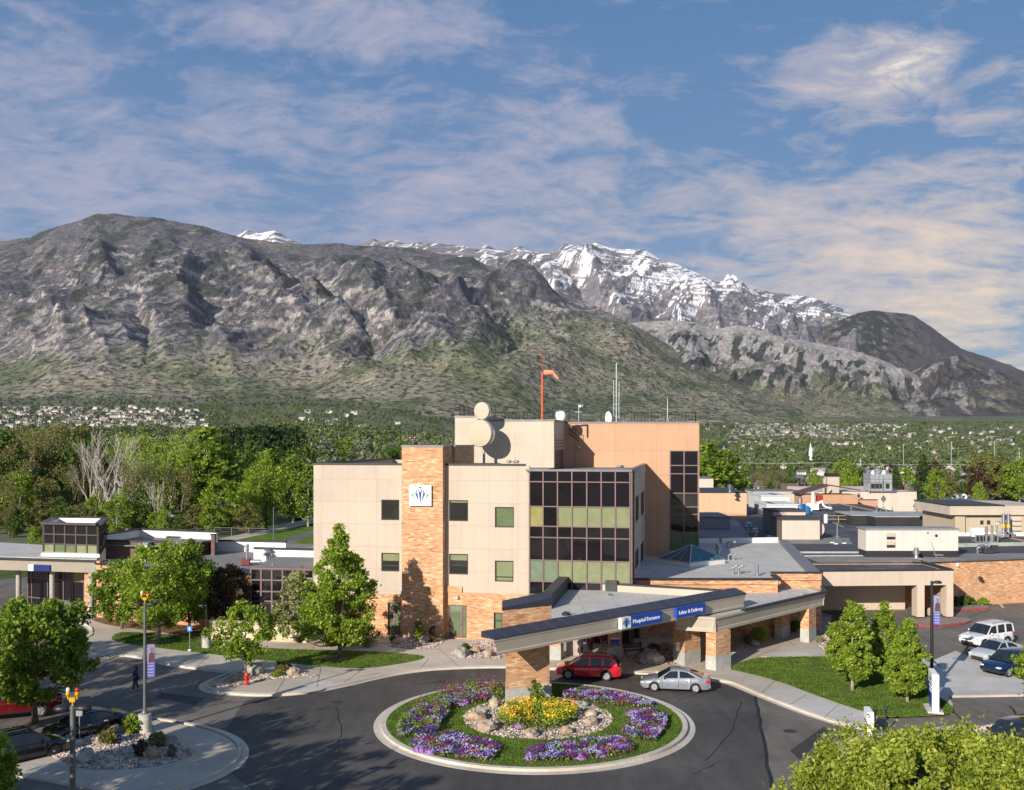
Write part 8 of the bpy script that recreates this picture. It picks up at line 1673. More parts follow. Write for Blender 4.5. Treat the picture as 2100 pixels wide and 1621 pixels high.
# ---- flower beds
def flowers(name,label,pts,n,cols,zc=.15,h=.28,seed=1,size=.045,green=.8):
    poly=smooth_poly(GP(pts,.2),1); P=np.array(poly); rs=np.random.RandomState(seed); c0=P.mean(0)
    t=empty(name,(c0[0],c0[1],zc),0,label,'flower bed','purple pansy beds of the roundabout' if 'pansy' in label else None)
    loc=[(p[0]-c0[0],p[1]-c0[1]) for p in poly]
    mb=MB(); mb.prism(loc,-.02,.04,0); mb.build('soil',M('bed soil',(.10,.065,.045),.95,var=.3,scale=8),t)
    Q=np.array(loc); x0,y0=Q.min(0); x1,y1=Q.max(0)
    def samp(m,shr=1.0):
        q=rs.rand(m*4,2)*[x1-x0,y1-y0]+[x0,y0]; ins=np.zeros(len(q),bool); j=len(Q)-1; R_=Q*shr
        for i in range(len(R_)):
            c=((R_[i,1]>q[:,1])!=(R_[j,1]>q[:,1]))&(q[:,0]<(R_[j,0]-R_[i,0])*(q[:,1]-R_[i,1])/(R_[j,1]-R_[i,1]+1e-12)+R_[i,0]); ins^=c; j=i
        return q[ins][:m]
    def cards(q,z,sz,up):
        m=len(q); c=np.column_stack([q,z]); nrm=unit(rs,m)*.6+np.array([0,-.35,1.0])*up; nrm/=np.linalg.norm(nrm,axis=1,keepdims=True); a=np.cross(nrm,unit(rs,m)); a/=np.linalg.norm(a,axis=1,keepdims=True)+1e-9; b=np.cross(nrm,a); s=sz*(.6+.8*rs.rand(m))[:,None]
        return np.stack([c-a*s,c+b*s,c+a*s,c-b*s],1).reshape(-1,3),np.arange(m*4).reshape(-1,4)
    q=samp(int(n*green)); V,Fq=cards(q,.04+h*.8*rs.rand(len(q)),size*1.3,.6); npmesh('leaves',V,Fq,LF['mid'],t,smooth=False)
    for (cn,mt,share,fr,hh,sz) in cols:
        q=samp(int(n*share*2.2)); nn_=pn(q[:,0]*fr+seed*3.1+hash(cn)%7*0+len(cn)*1.7,q[:,1]*fr+len(cn),seed+len(cn)); q=q[nn_>np.quantile(nn_,.52)][:int(n*share)]
        V,Fq=cards(q,h*hh*(.75+.45*rs.rand(len(q))),size*sz,1.0); npmesh(cn,V,Fq,mt,t,smooth=False)['kind']='stuff'
    return t
def petal(name,c): 
    return Mleaf(name,tuple(x*.6 for x in c),c,tuple(min(1,x*1.5+.03) for x in c),.2)
VIO=petal('petal deep violet',(.08,.025,.30)); LAV=petal('petal lavender',(.36,.37,.68)); PUR=petal('petal purple',(.12,.035,.18)); MAG=petal('petal magenta',(.36,.03,.12)); YEL=petal('petal yellow',(.85,.60,.02)); ORA=petal('petal orange',(.85,.22,.02)); TUL=petal('petal dark tulip',(.20,.01,.10)); LIL=petal('petal lilac mound',(.33,.17,.52))
PAN=[('violet_blooms',VIO,.34,1.2,1,1.0),('lavender_blooms',LAV,.40,.9,1.0,1.0),('magenta_blooms',MAG,.16,.8,1.05,1.0),('purple_blooms',PUR,.22,1.1,1.0,1.0)]
flowers('flower_bed','pansy bed at the front left of the roundabout, cut off square on its right',[(835,1531),(850,1518),(895,1508),(935,1508),(990,1520),(1031,1535),(1020,1550),(1008,1562),(960,1560),(890,1550)],2300,PAN,seed=1)
flowers('flower_bed','long pansy bed at the front right of the roundabout',[(1079,1538),(1150,1530),(1230,1518),(1275,1518),(1305,1535),(1300,1545),(1220,1556),(1150,1562),(1079,1563)],2500,PAN,seed=2)
flowers('flower_bed','pansy bed on the right side of the roundabout',[(1292,1462),(1340,1459),(1368,1466),(1370,1488),(1352,1514),(1344,1522),(1300,1516),(1268,1508),(1290,1490)],2100,PAN,seed=3)
flowers('flower_bed','pansy bed behind the pillar on the right, near the silver sedan',[(1150,1430),(1160,1420),(1210,1416),(1280,1424),(1340,1444),(1342,1452),(1270,1450),(1220,1442),(1160,1434)],2000,PAN,seed=4)
TU=[('tulip_heads',TUL,.10,1.0,2.6,.8),('tulip_leaves',LF['mid'],.30,1.3,1.7,1.2)]
flowers('flower_bed','pansy bed with dark tulips at the left of the roundabout',[(810,1516),(815,1495),(840,1462),(880,1440),(925,1446),(920,1470),(902,1484),(903,1505),(850,1512)],3000,PAN[:2]+PAN[3:]+TU,seed=5,h=.30)
flowers('flower_bed','pansy bed with pink tulips behind the pillar on the left',[(890,1440),(905,1424),(960,1410),(1040,1402),(1040,1430),(990,1440),(930,1450)],2600,PAN[:3]+TU+[('pink_tulips',MAG,.08,.7,2.6,.8)],seed=6,h=.30)
flowers('flower_bed','mound of yellow and orange flowers in the middle of the gravel ring',[(1017,1482),(1024,1466),(1050,1452),(1095,1444),(1150,1448),(1182,1458),(1186,1474),(1160,1492),(1110,1499),(1060,1496)],3400,[('yellow_blooms',YEL,.42,1.0,1.25,.9),('orange_blooms',ORA,.10,1.3,1.3,1.0),('green_stems',LF['bright'],.5,.7,1.05,1.3)],h=.5,seed=7,green=.7)
for i,(x,y,r,l) in enumerate([(1066,1492,.38,'lilac flower mound in the yellow bed'),(862,1540,.4,'lilac mound at the left of the front left bed'),(1000,1553,.4,'lilac mound at the right of the front left bed'),(883,1545,.35,'second lilac mound of the front left bed'),(1089,1556,.38,'lilac mound at the left end of the long front bed'),(1135,1552,.36,'second lilac mound of the long front bed'),(1190,1556,.38,'third lilac mound of the long front bed'),(1233,1551,.33,'fourth lilac mound of the long front bed'),(950,1445,.45,'lilac mound in the back left bed'),(1296,1466,.4,'lilac mound in the right bed')]):
    p=G(x,y,.15); rs=np.random.RandomState(500+i); m=260; d=unit(rs,m); d[:,2]=abs(d[:,2]); c=d*np.array([r,r,r*.75]); b=np.cross(d,unit(rs,m)); b/=np.linalg.norm(b,axis=1,keepdims=True); a=np.cross(d,b); s=.05
    o=npmesh('lilac_mound',np.stack([c-a*s,c+b*s,c+a*s,c-b*s],1).reshape(-1,3),np.arange(m*4).reshape(-1,4),LIL,smooth=False); o.location=(p[0],p[1],.18); tag(o,l,'flowers','lilac flower mounds')
p=G(1098,1452,.15); shrub(1098,1450,.8,1.7,'tall green flowering stalks at the foot of the brick pillar','mid',601)
# ================= woodland behind =================
protos={}
def proto(key,kind,leafm,bark,**k):
    V,Fq,mb=tree_data(**k) if kind!='bare' else (None,None,None)
    protos[key]=(V,Fq,mb,LF[leafm],bark)
    a=mb.build('trunk',bark,None,smooth=True,recalc=False); b=npmesh('crown',V,Fq,LF[leafm],None,smooth=False); C.objects.unlink(a); C.objects.unlink(b); protos[key]=(a.data,b.data); bpy.data.objects.remove(a); bpy.data.objects.remove(b)
def barep(key,mat,seed,fuzz=None,**k):
    mb=bare_data(seed,10,4,**k); pts=np.array(mb.v); a=mb.build('trunk',mat,None,recalc=False); C.objects.unlink(a); da=a.data; bpy.data.objects.remove(a); db=None
    if fuzz:
        rs=np.random.RandomState(seed); up=pts[pts[:,2]>3.2]; q=up[rs.randint(0,len(up),fuzz[1])]+rs.normal(size=(fuzz[1],3))*.25; ax=unit(rs,len(q)); b=np.cross(ax,unit(rs,len(q))); b/=np.linalg.norm(b,axis=1,keepdims=True)+1e-9; L=.13
        o=npmesh('crown',np.stack([q-ax*L,q+b*L*.6,q+ax*L,q-b*L*.6],1).reshape(-1,3),np.arange(len(q)*4).reshape(-1,4),LF[fuzz[0]],None,smooth=False); C.objects.unlink(o); db=o.data; bpy.data.objects.remove(o)
    protos[key]=(da,db)
# prototypes are 10 m tall
proto('dense','leaf','deep',BARK,seed=61,h=10,h0=1.2,rad=4.0,prof='round',ncl=90,nl=60,leaf=.23,clr=.22,trunk=.22)
proto('fresh','leaf','bright',BARKL,seed=62,h=10,h0=1.6,rad=3.6,prof='round',ncl=90,nl=60,leaf=.21,clr=.22,trunk=.2)
proto('tall','leaf','mid',BARKL,seed=63,h=10,h0=1.6,rad=2.2,prof='egg',ncl=100,nl=50,leaf=.20,clr=.28,trunk=.18,trk_top=.9)
proto('darkpop','leaf','dark',BARKD,seed=64,h=10,h0=.4,rad=1.5,prof='poplar',ncl=90,nl=55,leaf=.18,clr=.42,trunk=.16)
proto('olive','leaf','olive',BARK,seed=65,h=10,h0=1.0,rad=3.8,prof='round',ncl=90,nl=50,leaf=.22,clr=.22,trunk=.2)
proto('conifer','leaf','dark',BARKD,seed=66,h=10,h0=.5,rad=2.6,prof='conifer',ncl=120,nl=45,leaf=.20,clr=.2,trunk=.18,inner=.2,trk_top=.95)
proto('silver','leaf','silver',BARK,seed=67,h=10,h0=1.0,rad=4.0,prof='round',ncl=80,nl=50,leaf=.24,clr=.24,trunk=.2)
proto('maroon','leaf','maroon',BARKD,seed=68,h=10,h0=1.2,rad=4.4,prof='round',ncl=80,nl=50,leaf=.26,clr=.24,trunk=.2)
proto('willow','leaf','bright',BARK,seed=69,h=10,h0=.8,rad=3.4,prof='vase',ncl=100,nl=60,leaf=.18,clr=.26,trunk=.2,flat=1.6)
proto('deepoval','leaf','deep',BARKD,seed=70,h=10,h0=.6,rad=3.0,prof='egg',ncl=90,nl=55,leaf=.22,clr=.3,trunk=.18)
barep('bare',TWIG,71,None,trunk=.26,lv=5,fork=3); barep('bareb',TWIGD,72,('olive',2200),trunk=.22,lv=5,fork=3); barep('bareg',TWIG,73,('bright',2600),trunk=.22,lv=5,fork=3)
KL={'dense':'dense deep green broadleaf tree','fresh':'fresh bright green broadleaf tree','tall':'tall narrow leafy green tree','darkpop':'dark narrow poplar','olive':'olive brown budding tree','conifer':'dark green conifer','silver':'silvery grey green tree','maroon':'maroon leaved tree','willow':'yellow green willow','deepoval':'dark oval tree','bare':'bare pale branched tree','bareb':'bare brown twiggy tree with few buds','bareg':'half leafed pale branched tree'}
KN={'dense':'broadleaf_tree','fresh':'broadleaf_tree','tall':'broadleaf_tree','darkpop':'poplar_tree','olive':'budding_tree','conifer':'conifer_tree','silver':'silver_tree','maroon':'plum_tree','willow':'willow_tree','deepoval':'broadleaf_tree','bare':'bare_tree','bareb':'bare_tree','bareg':'bare_tree'}
TN=[0]
def zone(X,D):
    x=X/D*F+CX
    for lim,w_ in ((95,'above the left canopy'),(225,'behind the glass lantern'),(440,'behind the low left roofs'),(645,'just left of the tall block'),(900,'over the roof of the beige block'),(1434,'behind the tall block'),(1550,'beside the orange ribbed block'),(1680,'behind the white rooftop units'),(1850,'around the cooling tower'),(2000,'behind the parked caravans')):
        if x<lim: return w_
    return 'near the right edge'
def put(key,X,D,hgt,wmul=1.0,label=None,group='trees behind the hospital',zz=None):
    if label is None: label=KL[key]+' '+('near' if D<300 else 'farther off' if D<800 else 'far off')+' '+zone(X,D); group=label
    a,b=protos[key]; hgt=hgt*(1.08 if 'bare' in key else 1); z=float(gz(X,D)) if zz is None else zz; s=hgt/10
    if D<172: z=0
    rr=random.Random(TN[0]); TN[0]+=1; rz=rr.uniform(0,6.28)
    t=empty(KN[key],(X,D,z-.05),rz,label,'tree',group); t.scale=(s*wmul,s*wmul,s)
    oa=bpy.data.objects.new('trunk',a); C.objects.link(oa); oa.parent=t
    if b: ob=bpy.data.objects.new('crown',b); C.objects.link(ob); ob.parent=t
    return t
# left belt, read from the photograph: (kind, picture x, top row, distance, width multiplier, label)
for (k,x,yt,d,wm,l) in [('bare',180,905,184,.7,'pale bare tree left of the large white one'),('bare',208,960,178,.6,'small pale bare tree in front of the large white one'),('bareb',285,960,181,.8,'brown bare tree right of the white ones'),('bare',322,985,176,.5,'thin pale bare tree at the fence'),('bareb',40,910,200,.8,'tan bare tree above the left canopy'),('bareg',245,1000,176,.6,'low half leafed tree under the large white one'),('dense',5,882,205,1.0,'dense green tree cut by the left edge above the road'),('bareb',62,888,215,1.0,'fuzzy tan bare tree second from the left edge'),('olive',128,876,230,.9,'olive green tree between the fuzzy bare trees at upper left'),('dense',150,884,245,.8,'dark tree behind the olive one at upper left'),('fresh',38,975,180,.9,'yellow green bushy tree low at the left edge'),('olive',98,985,186,.8,'olive bushy tree left above the glass lantern'),
        ('bareb',150,958,188,.8,'grey bare tree just above the glass lantern'),('bare',232,884,190,1.1,'large white branched bare tree left of centre in the belt'),('bare',262,930,182,.8,'smaller white bare tree right of the large one'),('bareg',310,925,186,1.0,'half leafed tree between the bare trees and the green ones'),('bareg',350,905,200,.9,'half leafed tall tree left of the bright tall one'),('bareb',372,968,182,.9,'brown bare tree beside the leaning trunk'),
        ('tall',425,868,196,1.5,'tallest bright leafy tree in the middle of the belt'),('tall',398,930,192,1.2,'bright leafy tree tucked left of the tallest one'),('fresh',452,985,176,.95,'round bright green tree in front of the belt by the path'),('willow',545,948,188,.85,'dark weeping willow left of the path'),('willow',510,975,184,.7,'smaller willow left of the dark one'),('tall',602,928,200,1.1,'light leafy tree close to the beige wall corner'),('tall',632,948,190,.9,'slim leafy tree right beside the beige wall corner'),
        ('fresh',196,1015,178,.7,'lime shrubby tree below the large bare tree'),('deepoval',290,1000,176,.8,'dark rounded tree at the fence'),('fresh',335,1040,172,.6,'small bright tree at the fence'),('fresh',72,1082,128,.6,'small bright shrub tree left of the glass lantern'),('fresh',230,1085,140,.5,'small shrub behind the glass lantern'),('deepoval',30,1040,170,1.0,'dark understory tree at the left edge'),('deepoval',120,1040,168,1.0,'dark understory tree behind the lantern'),('deepoval',205,1050,172,.9,'dark understory tree right of the lantern'),('bareb',18,990,176,.6,'small bare tree at the left edge')]:
    zz=float(gz(XP(x,d),d)); put(k,XP(x,d),d,ZP(yt,d)-zz,wm,l)
# dark poplar grove and second rows
for i in range(17):
    r=random.Random(900+i); x=462+i*9.5+r.uniform(-4,4); d=300+r.uniform(-25,25); yt=872+r.uniform(0,10)+abs(x-560)*.06; put('darkpop',XP(x,d),d,ZP(yt,d)-float(gz(XP(x,d),d)),1.1,'dark poplar in the dense grove left of the tall block','poplar grove')
kinds=['dense','deepoval','olive','fresh','silver','tall','dense','deepoval']
for i in range(34):
    r=random.Random(1200+i); x=-30+i*21+r.uniform(-9,9); d=r.uniform(215,330)
    yt=r.uniform(888,925) if x<460 else r.uniform(905,930); k=r.choice(kinds if x>440 else ['olive','bareg','fresh','bareb','olive','dense','bareg','willow']); put(k,XP(x,d),d,ZP(yt,d)-float(gz(XP(x,d),d)),r.uniform(.8,1.1))
for i in range(22):
    r=random.Random(1300+i); x=-40+i*26+r.uniform(-9,9); d=r.uniform(168,185); put(r.choice(['deepoval','olive','olive','fresh','bareb']),XP(x,d),d,r.uniform(3.5,6.5),1.2) if not (555<x<660) else None
for i in range(20):
    r=random.Random(1400+i); x=610+i*17+r.uniform(-6,6); d=r.uniform(360,620); yt=r.uniform(898,930); put(r.choice(['silver','silver','dense','olive','deepoval','tall','fresh']),XP(x,d),d,max(7,ZP(yt,d)-float(gz(XP(x,d),d))),1.0)
# right side, mid distance
for (k,x,yt,d,wm,l) in [('tall',1452,903,330,1.5,'big leafy tree beside the orange block, left of the houses'),('tall',1492,918,345,1.2,'slim leafy tree right of the big one beside the orange block'),('conifer',1893,932,470,1.0,'dark conifer right of the cooling tower'),('conifer',1836,955,430,.8,'dark conifer immediately right of the cooling tower'),('fresh',1728,948,420,.9,'bright tree between the tan roof tower and the cooling tower'),('willow',1732,968,400,.8,'yellow green tree left of the cooling tower'),
      ('maroon',1760,1017,215,.55,'maroon tree crown in front of the long pinkish block'),('maroon',1648,985,420,.5,'small maroon tree by the houses'),('olive',2020,930,480,1.0,'broad olive tree left of the right edge'),('olive',2058,938,470,1.0,'broad olive tree near the right edge'),('fresh',2090,945,460,1.1,'bright tree at the right edge behind the field'),('fresh',2008,990,330,.5,'round green bush tree beside the caravans'),('fresh',1920,965,440,.9,'bright bushy tree in front of the brown house'),('bareb',1590,968,430,1.0,'bare spreading tree in front of the pale house'),('bareb',1560,975,425,.9,'bare spreading tree left of the other one by the pale house'),('fresh',1670,985,430,.9,'bushy green tree near the maroon one'),('silver',1862,990,420,.5,'silvery shrub tree right of the cooling tower'),('maroon',1848,992,425,.4,'small maroon shrub tree by the silvery one')]:
    zz=float(gz(XP(x,d),d)); put(k,XP(x,d),d,ZP(yt,d)-zz,wm,l,'trees among the houses on the right')
kr=['dense','fresh','deepoval','olive','tall','dense','conifer','fresh','willow','silver','maroon']
for i in range(95):
    r=random.Random(2000+i); d=680+ (i/95)**1.1*800+r.uniform(-40,40); x=r.uniform(1425,2120); X=XP(x,d); put(r.choice(kr),X,d,r.uniform(5,9.5),r.uniform(.85,1.2),None,'trees among the houses on the right')
for i in range(30):
    r=random.Random(2500+i); x=1440+i*23+r.uniform(-8,8); d=r.uniform(455,590); k=r.choice(['fresh','dense','deepoval','olive','tall','conifer','fresh','maroon','deepoval'])
    if x<1730 and i%2: continue
    if any(abs(x-q)<16 for q in (1611,1560,1663,1890,1990)): d+=120
    yt=r.uniform(948,972); zz=float(gz(XP(x,d),d)); put(k,XP(x,d),d,max(5.5,ZP(yt,d)-zz),r.uniform(.8,1.1))
# far woodland as one mass
def far_wood(name,label,regs,seed,cols):
    rs=np.random.RandomState(seed); VV=[];n0=0
    for (x0,x1,d0,d1,n,s0,s1) in regs:
        x=rs.uniform(x0,x1,n); d=rs.uniform(d0,d1,n); X=XP(x,d); z=gz(X,d); s=rs.uniform(s0,s1,n)
        m=34; dd=unit(rs,n*m); dd[:,2]*=.9; c=np.repeat(np.stack([X,d,z+s*.55],1),m,0)+dd*np.repeat(s*.5,m)[:,None]*(rs.rand(n*m)**.4)[:,None]
        L=np.repeat(s*.16,m); ax=unit(rs,n*m); b=np.cross(ax,unit(rs,n*m)); b/=np.linalg.norm(b,axis=1,keepdims=True)+1e-9
        VV.append(np.stack([c-ax*L[:,None],c+b*L[:,None]*.8,c+ax*L[:,None],c-b*L[:,None]*.8],1).reshape(-1,3))
    V=np.concatenate(VV); Fq=np.arange(len(V)).reshape(-1,4)
    m,nt,b=newmat(name); ge=nt.nodes.new('ShaderNodeNewGeometry'); co=texco(nt); n1=noisen(nt,co,.012,4,.7)
    c=mix(nt,ramp(nt,ge.outputs['Random Per Island'],[(0,cols[0]),(.5,cols[1]),(1,cols[2])]),ramp(nt,n1,[(.35,(.5,.55,.5)),(.65,(1.5,1.35,1.2))]),1.0,'MULTIPLY'); nt.links.new(c,b.inputs['Base Color']); b.inputs['Roughness'].default_value=.9
    return tag(npmesh(name,V,Fq,m,smooth=False),label,'woodland',kind='stuff')
far_wood('distant_woodland','mass of small trees filling the far valley floor',[(1400,2150,1250,2500,1900,7,15),(1400,2150,2300,3700,1500,7,13),(560,1000,600,1900,1300,9,16),(-60,640,420,1500,1800,9,15),(-60,520,1500,1760,500,8,13),(420,1450,1700,2700,1200,7,12)],77,((.035,.07,.02),(.075,.12,.03),(.16,.18,.06)))
far_wood('suburb_trees','scattered garden trees between the far hillside houses',[(-40,470,1760,2560,620,6,11),(1480,1900,2300,3500,900,7,12)],78,((.02,.05,.015),(.05,.09,.02),(.10,.14,.04)))
far_wood('hillside_scrub','dark scrub clumps dotted over the mountain foot',[(-60,1500,2560,3150,900,5,10)],79,((.025,.04,.018),(.045,.06,.025),(.07,.08,.035)))
# ================= houses =================
WALLC=[M('house cream',(.62,.56,.46),.8,var=.05),M('house white',(.64,.62,.58),.8,var=.05),M('house tan',(.45,.36,.27),.8,var=.05),M('house brick',(.34,.19,.13),.85,var=.1),M('house grey',(.42,.42,.42),.8,var=.05)]
ROOFC=[M('roof shingle grey',(.17,.16,.16),.9,var=.2),M('roof shingle brown',(.16,.11,.085),.9,var=.2),M('roof shingle pale',(.30,.27,.25),.9,var=.2),M('roof shingle dark',(.06,.06,.065),.9,var=.2)]
HP=[]
def house_proto(seed,w,dp,h,wm,rm,two=False):
    r=random.Random(seed); parts=[]
    mb=MB(); mb.box(-w/2,w/2,-dp/2,dp/2,0,h); mb.add([(-w/2,-dp/2,h),(-w/2,dp/2,h),(-w/2,0,h+dp*.28)],[(0,1,2)]); mb.add([(w/2,-dp/2,h),(w/2,dp/2,h),(w/2,0,h+dp*.28)],[(0,1,2)])
    mb.box(w*.12,w*.42,-dp/2-2.2,-dp/2,0,h*.86); gx0,gx1=w*.12,w*.42; mb.add([(gx0,-dp/2-2.2,h*.86),(gx1,-dp/2-2.2,h*.86),((gx0+gx1)/2,-dp/2-2.2,h*.86+1.6)],[(0,1,2)])
    parts.append(('wall',mb,wm))
    mb=MB(); e=.5; rh=dp*.28
    for s in (-1,1): mb.add([(-w/2-e,s*(dp/2+e),h-.2),(w/2+e,s*(dp/2+e),h-.2),(w/2+e,0,h+rh+.12),(-w/2-e,0,h+rh+.12),(-w/2-e,s*(dp/2+e),h-.36),(w/2+e,s*(dp/2+e),h-.36)],[(0,1,2,3),(0,4,5,1)])
    gm=(gx0+gx1)/2
    for s in (-1,1): xx=gx0-e if s<0 else gx1+e; mb.add([(xx,-dp/2-2.6,h*.86-.2),(gm,-dp/2-2.6,h*.86+1.75),(gm,-1.2,h*.86+1.75),(xx,-dp/2+.3,h*.86-.2)],[(0,1,2,3)])
    parts.append(('roof',mb,rm))
    mb=MB()
    for x_ in (-w*.36,-w*.14): mb.box(x_-.7,x_+.7,-dp/2-.06,-dp/2-.01,1.0,2.3)
    if h>4:
        for x_ in (-w*.36,-w*.14,w*.27): mb.box(x_-.7,x_+.7,(-dp/2-.06 if x_<0 else -dp/2-2.26),(-dp/2-.01 if x_<0 else -dp/2-2.21),h*.62,h*.62+1.2)
    parts.append(('window',mb,GLN))
    mb=MB(); mb.box(gx0+.5,gx1-.5,-dp/2-2.27,-dp/2-2.21,.1,2.3); parts.append(('garage_door',mb,WSGN))
    out=[]
    for nm,m2,mt in parts: o=m2.build(nm,mt); C.objects.unlink(o); out.append((nm,o.data)); bpy.data.objects.remove(o)
    return out
hs_=0
for wi,wm in enumerate(WALLC):
    for ri in (0,1,2,3): HP.append((house_proto(wi*4+ri,12+ri*1.2,8.5,(5.4 if (wi+ri)%2 else 3.4),wm,ROOFC[ri]),wi,ri))
WN=['cream','white','tan','brick','grey']; RN=['grey','brown','pale','dark']
def put_house(X,D,rz,s,label,group,idx,full=True):
    pr,wi,ri=HP[idx%20]; z=float(gz(X,D))
    if label is None: label='%s house with %s roof %s'%(WN[wi],RN[ri],('beyond the field '+zone(X,D)) if D<1700 else ('in the far left suburb '+zone(X,D)) if X<0 else ('in the hillside town '+zone(X,D))); group=label
    t=empty('house',(X,D,z-.1),rz,label,'house',group); t.scale=(s,s,s)
    for nm,me in pr:
        if not full and nm in('garage_door',): continue
        o=bpy.data.objects.new(nm,me); C.objects.link(o); o.parent=t
    return t
HC=[0]
for (x,d,s,i,l,rz) in [(1611,640,1.1,5,'white two storey house nearest the tall block on the right',.2),(1560,700,1.2,0,'cream low house behind the bare spreading trees',.1),(1663,760,1.0,6,'pale house left of the tan roof tower',-.3),(1720,820,1.0,8,'tan house behind the tan roof tower',.3),(1890,700,1.2,7,'white house with dark roof behind the conifer',.1),(1990,640,1.2,13,'brown roofed brick house behind the field',.15),(1960,660,1.0,9,'low tan house left of the brick one',.0),(1520,900,1.2,16,'grey house with grey roof left of centre',.5),(1800,830,1.1,4,'white house between the trees left of the cooling tower',-.2),(1500,680,1.0,1,'cream house partly hidden beside the leafy trees',.2)]:
    put_house(XP(x,d),d,rz,s,l,'houses beyond the field',i)
for i in range(46):
    r=random.Random(3000+i); d=720+i*14+r.uniform(-10,10); x=r.uniform(1450,2110); put_house(XP(x,d),d,r.uniform(-.7,.7),r.uniform(.95,1.2),None,'houses beyond the field',r.randrange(20))
n=0
for row in range(9):
    d=1790+row*88; x=-20
    while x<(415 if row<6 else 330+40*(row%3)) and n<135:
        r=random.Random(4000+n); put_house(XP(x,d),d+r.uniform(-18,18),r.uniform(-.35,.35),r.uniform(.95,1.2),None,'suburb houses at the far left',r.choice((0,1,2,4,5,6,7,8,16)),False); n+=1; x+=r.uniform(19,36)
n=0
for row in range(11):
    d=2320+row*100; x=1500+row*3
    while x<(1840 if row>2 else 2080) and n<105:
        r=random.Random(5000+n); put_house(XP(x,d),d+r.uniform(-30,30),r.uniform(-.4,.4),r.uniform(1.2,1.5),None,None,r.choice((0,1,4,5,6,7,16)),False); n+=1; x+=r.uniform(16,50)
def far_houses(label,regs,seed):
    rs=np.random.RandomState(seed); mb=MB()
    for (x0,x1,d0,d1,n_) in regs:
        for k in range(n_):
            x=rs.uniform(x0,x1); d=rs.uniform(d0,d1); X=XP(x,d); z=float(gz(X,d)); w=rs.uniform(10,17); h=rs.uniform(4,6.5); q=rs.uniform(-.4,.4); M_=Matrix.Translation((X,d,z))@Matrix.Rotation(q,4,'Z')
            mb.box(-w/2,w/2,-4.5,4.5,-1,h,0,M_); vs=[M_@Vector(v) for v in ((-w/2-.5,-5,h),(w/2+.5,-5,h),(w/2+.5,0,h+2.6),(-w/2-.5,0,h+2.6),(-w/2-.5,5,h),(w/2+.5,5,h))]; mb.add([tuple(v) for v in vs],[(0,1,2,3),(3,2,5,4)],1 if rs.rand()<.6 else 2)
    o=mb.build('distant_houses',[WALLC[0],ROOFC[2],ROOFC[0]],recalc=False); return tag(o,label,'houses',kind='stuff')
far_houses('far mass of tiny pale houses filling the valley towns',[(-40,430,1780,2540,120),(1500,1860,2400,3450,420),(1440,2130,1300,3300,230),(600,900,1500,2400,20)],9)
# roads / fields on the right
# caravans and trailers
def caravan(x,d,L,label,slide=True,cat='caravan',rz=0.05):
    X=XP(x,d); z=float(gz(X,d)); t=empty('caravan',(X,d,z),rz,label,cat,'parked caravans and trailers'); mb=MB(); prof=[(-L/2,.7),(-L/2,3.0),(-L/2+.4,3.3),(L/2-1.2,3.3),(L/2-.3,2.6),(L/2,1.6),(L/2-.4,.7)]
    mb.add([(a,-1.2,b) for a,b in prof]+[(a,1.2,b) for a,b in prof],[tuple(range(7)),tuple(range(13,6,-1))]+[(i,(i+1)%7,7+(i+1)%7,7+i) for i in range(7)]); mb.build('body',WSGN,t)
    if slide: mb=MB(); mb.box(-L*.25,L*.1,-1.9,-1.2,.9,2.8); mb.build('slide_out',WSGN,t)
    mb=MB(); mb.box(L*.2,L*.34,-1.23,-1.2,1.6,2.4); mb.box(-L*.42,-L*.32,-1.23,-1.2,1.6,2.4); mb.build('window',GLN,t)
    for q in (-.5,.5): mb=MB(); mb.lathe([(.38,-1.15),(.38,-.9)],c=(q-.3,0,.38),n=12,axis='y'); mb.build('wheel',TYRE,t)
caravan(1902,325,7.5,'pale caravan with slide out, left of the pair behind the orange low wall'); caravan(1941,322,7.0,'pale caravan with window, right of the pair behind the orange low wall')
caravan(2051,345,5.6,'small white box trailer in the far parking lot',False,'trailer'); caravan(1946,520,7,'small caravan parked before the white house',False); caravan(1968,525,7,'second caravan parked beside the brick house',False)
z_=float(gz(XP(355,185),185)); caravan(361,178,4.2,'small blue and white camper half hidden in the left trees',False,'camper')
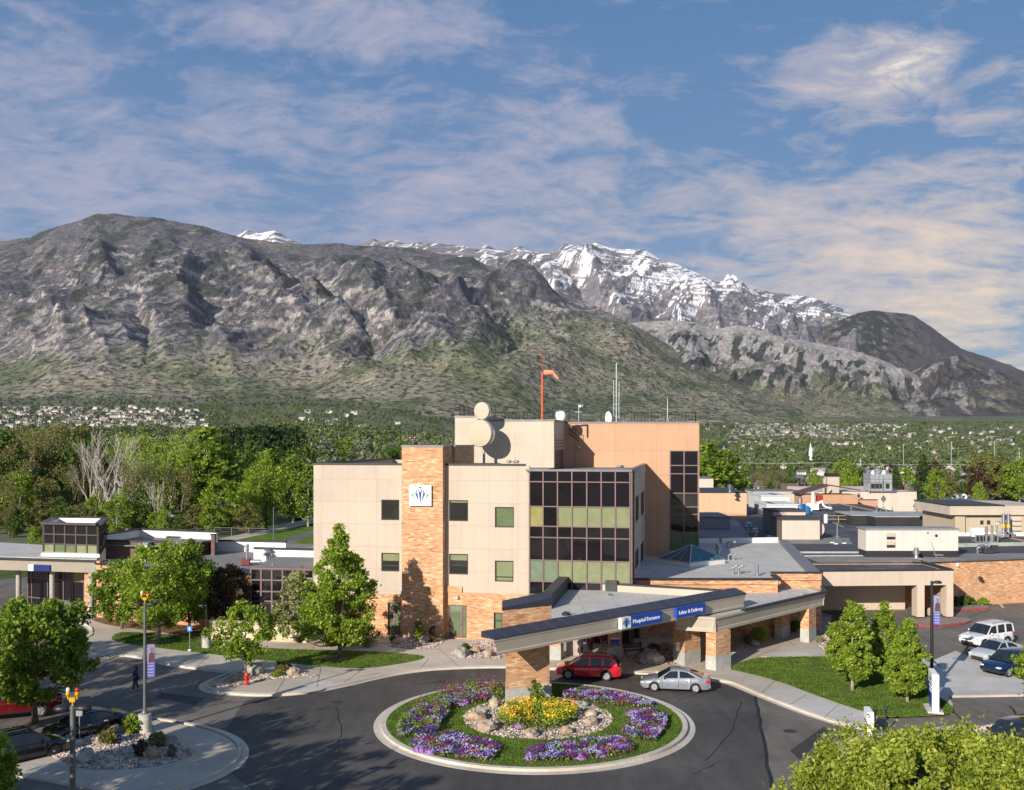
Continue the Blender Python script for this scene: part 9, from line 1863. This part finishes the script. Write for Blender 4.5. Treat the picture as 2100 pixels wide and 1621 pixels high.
# power poles
for i,(x,d,yt) in enumerate([(1951,1150,905),(1485,700,915),(2090,900,925),(2040,1250,905),(1853,1300,910),(1765,640,940),(1450,1500,900)]):
    X=XP(x,d); z=float(gz(X,d)); h=ZP(yt,d)-z; t=empty('utility_pole',(X,d,z),0,['tall steel pole above the trees on the right','pole behind the leafy trees beside the orange block','pole near the right edge','far pole left of the right edge','far pole above the cooling tower','nearer pole left of the cooling tower','far pole beside the tall block'][i],'utility pole','utility poles in the valley'); mb=MB(); mb.tube([(0,0,0),(0,0,h)],.35,6); mb.build('pole',STEEL,t); mb=MB(); mb.box(-1.8,1.8,-.15,.15,h-2,h-1.6); mb.build('crossarm',STEEL,t)
t=empty('power_line',(0,0,0),0,'thin pale power line sagging across the trees on the right','power line'); mb=MB(); P=[]
for k in range(41): x=1440+k*18; d=620; s=((k%14)/14-.5)**2*4; P.append((XP(x,d),d,ZP(946+ (x-1440)*.012+3-3*s,d)))
mb.tube(P,.05,4); mb.build('wire',WSGN,t)
p_=(XP(1662,1500),1500); zz_=float(gz(*p_)); t=empty('church',(p_[0],p_[1],zz_),0,'tiny church with a thin white steeple among the far trees','church'); mb=MB(); mb.box(-2,2,-2,2,0,18); mb.add([(-2,-2,18),(2,-2,18),(2,2,18),(-2,2,18),(0,0,34)],[(0,1,4),(1,2,4),(2,3,4),(3,0,4)]); mb.build('steeple',WSGN,t); mb=MB(); mb.box(2,22,-5,5,0,8); mb.build('hall',WALLC[2],t)

# separate pieces of multi-piece trim into parts of their own
def split_loose(o):
    me=o.data; bm=bmesh.new(); bm.from_mesh(me); bm.verts.ensure_lookup_table(); n=len(bm.verts); comp=[-1]*n; k=0
    for v in bm.verts:
        if comp[v.index]>=0: continue
        st=[v]; comp[v.index]=k
        while st:
            w_=st.pop()
            for e in w_.link_edges:
                q=e.other_vert(w_)
                if comp[q.index]<0: comp[q.index]=k; st.append(q)
        k+=1
    if k<2 or k>14: bm.free(); return
    for i in range(1,k):
        b2=bm.copy(); b2.verts.ensure_lookup_table(); bmesh.ops.delete(b2,geom=[v for v in b2.verts if comp[v.index]!=i],context='VERTS')
        m2=me.copy(); b2.to_mesh(m2); b2.free(); o2=o.copy(); o2.data=m2; C.objects.link(o2); o2.parent=o.parent
    bmesh.ops.delete(bm,geom=[v for v in bm.verts if comp[v.index]!=0],context='VERTS'); bm.to_mesh(me); bm.free()
for o in list(bpy.context.scene.objects):
    if o.type=='MESH' and o.parent is not None and o.name.split('.')[0] in ('white_upstand','roof_kerb','porthole','parapet_cap','brick_upstand','inner_parapet','louvre','slat','roof_patch','worn_roof_patch','bed_rail','access_panel','fan_grille','ballast_block','blue_fan','pipe_run','left_coping','tower_cap','penthouse_cap','side_fascia','lamp','rear_parapet','coping','metal_coping','window','mullion') and o.users_collection and len(o.data.vertices)<400 and o.data.users==1:
        split_loose(o)
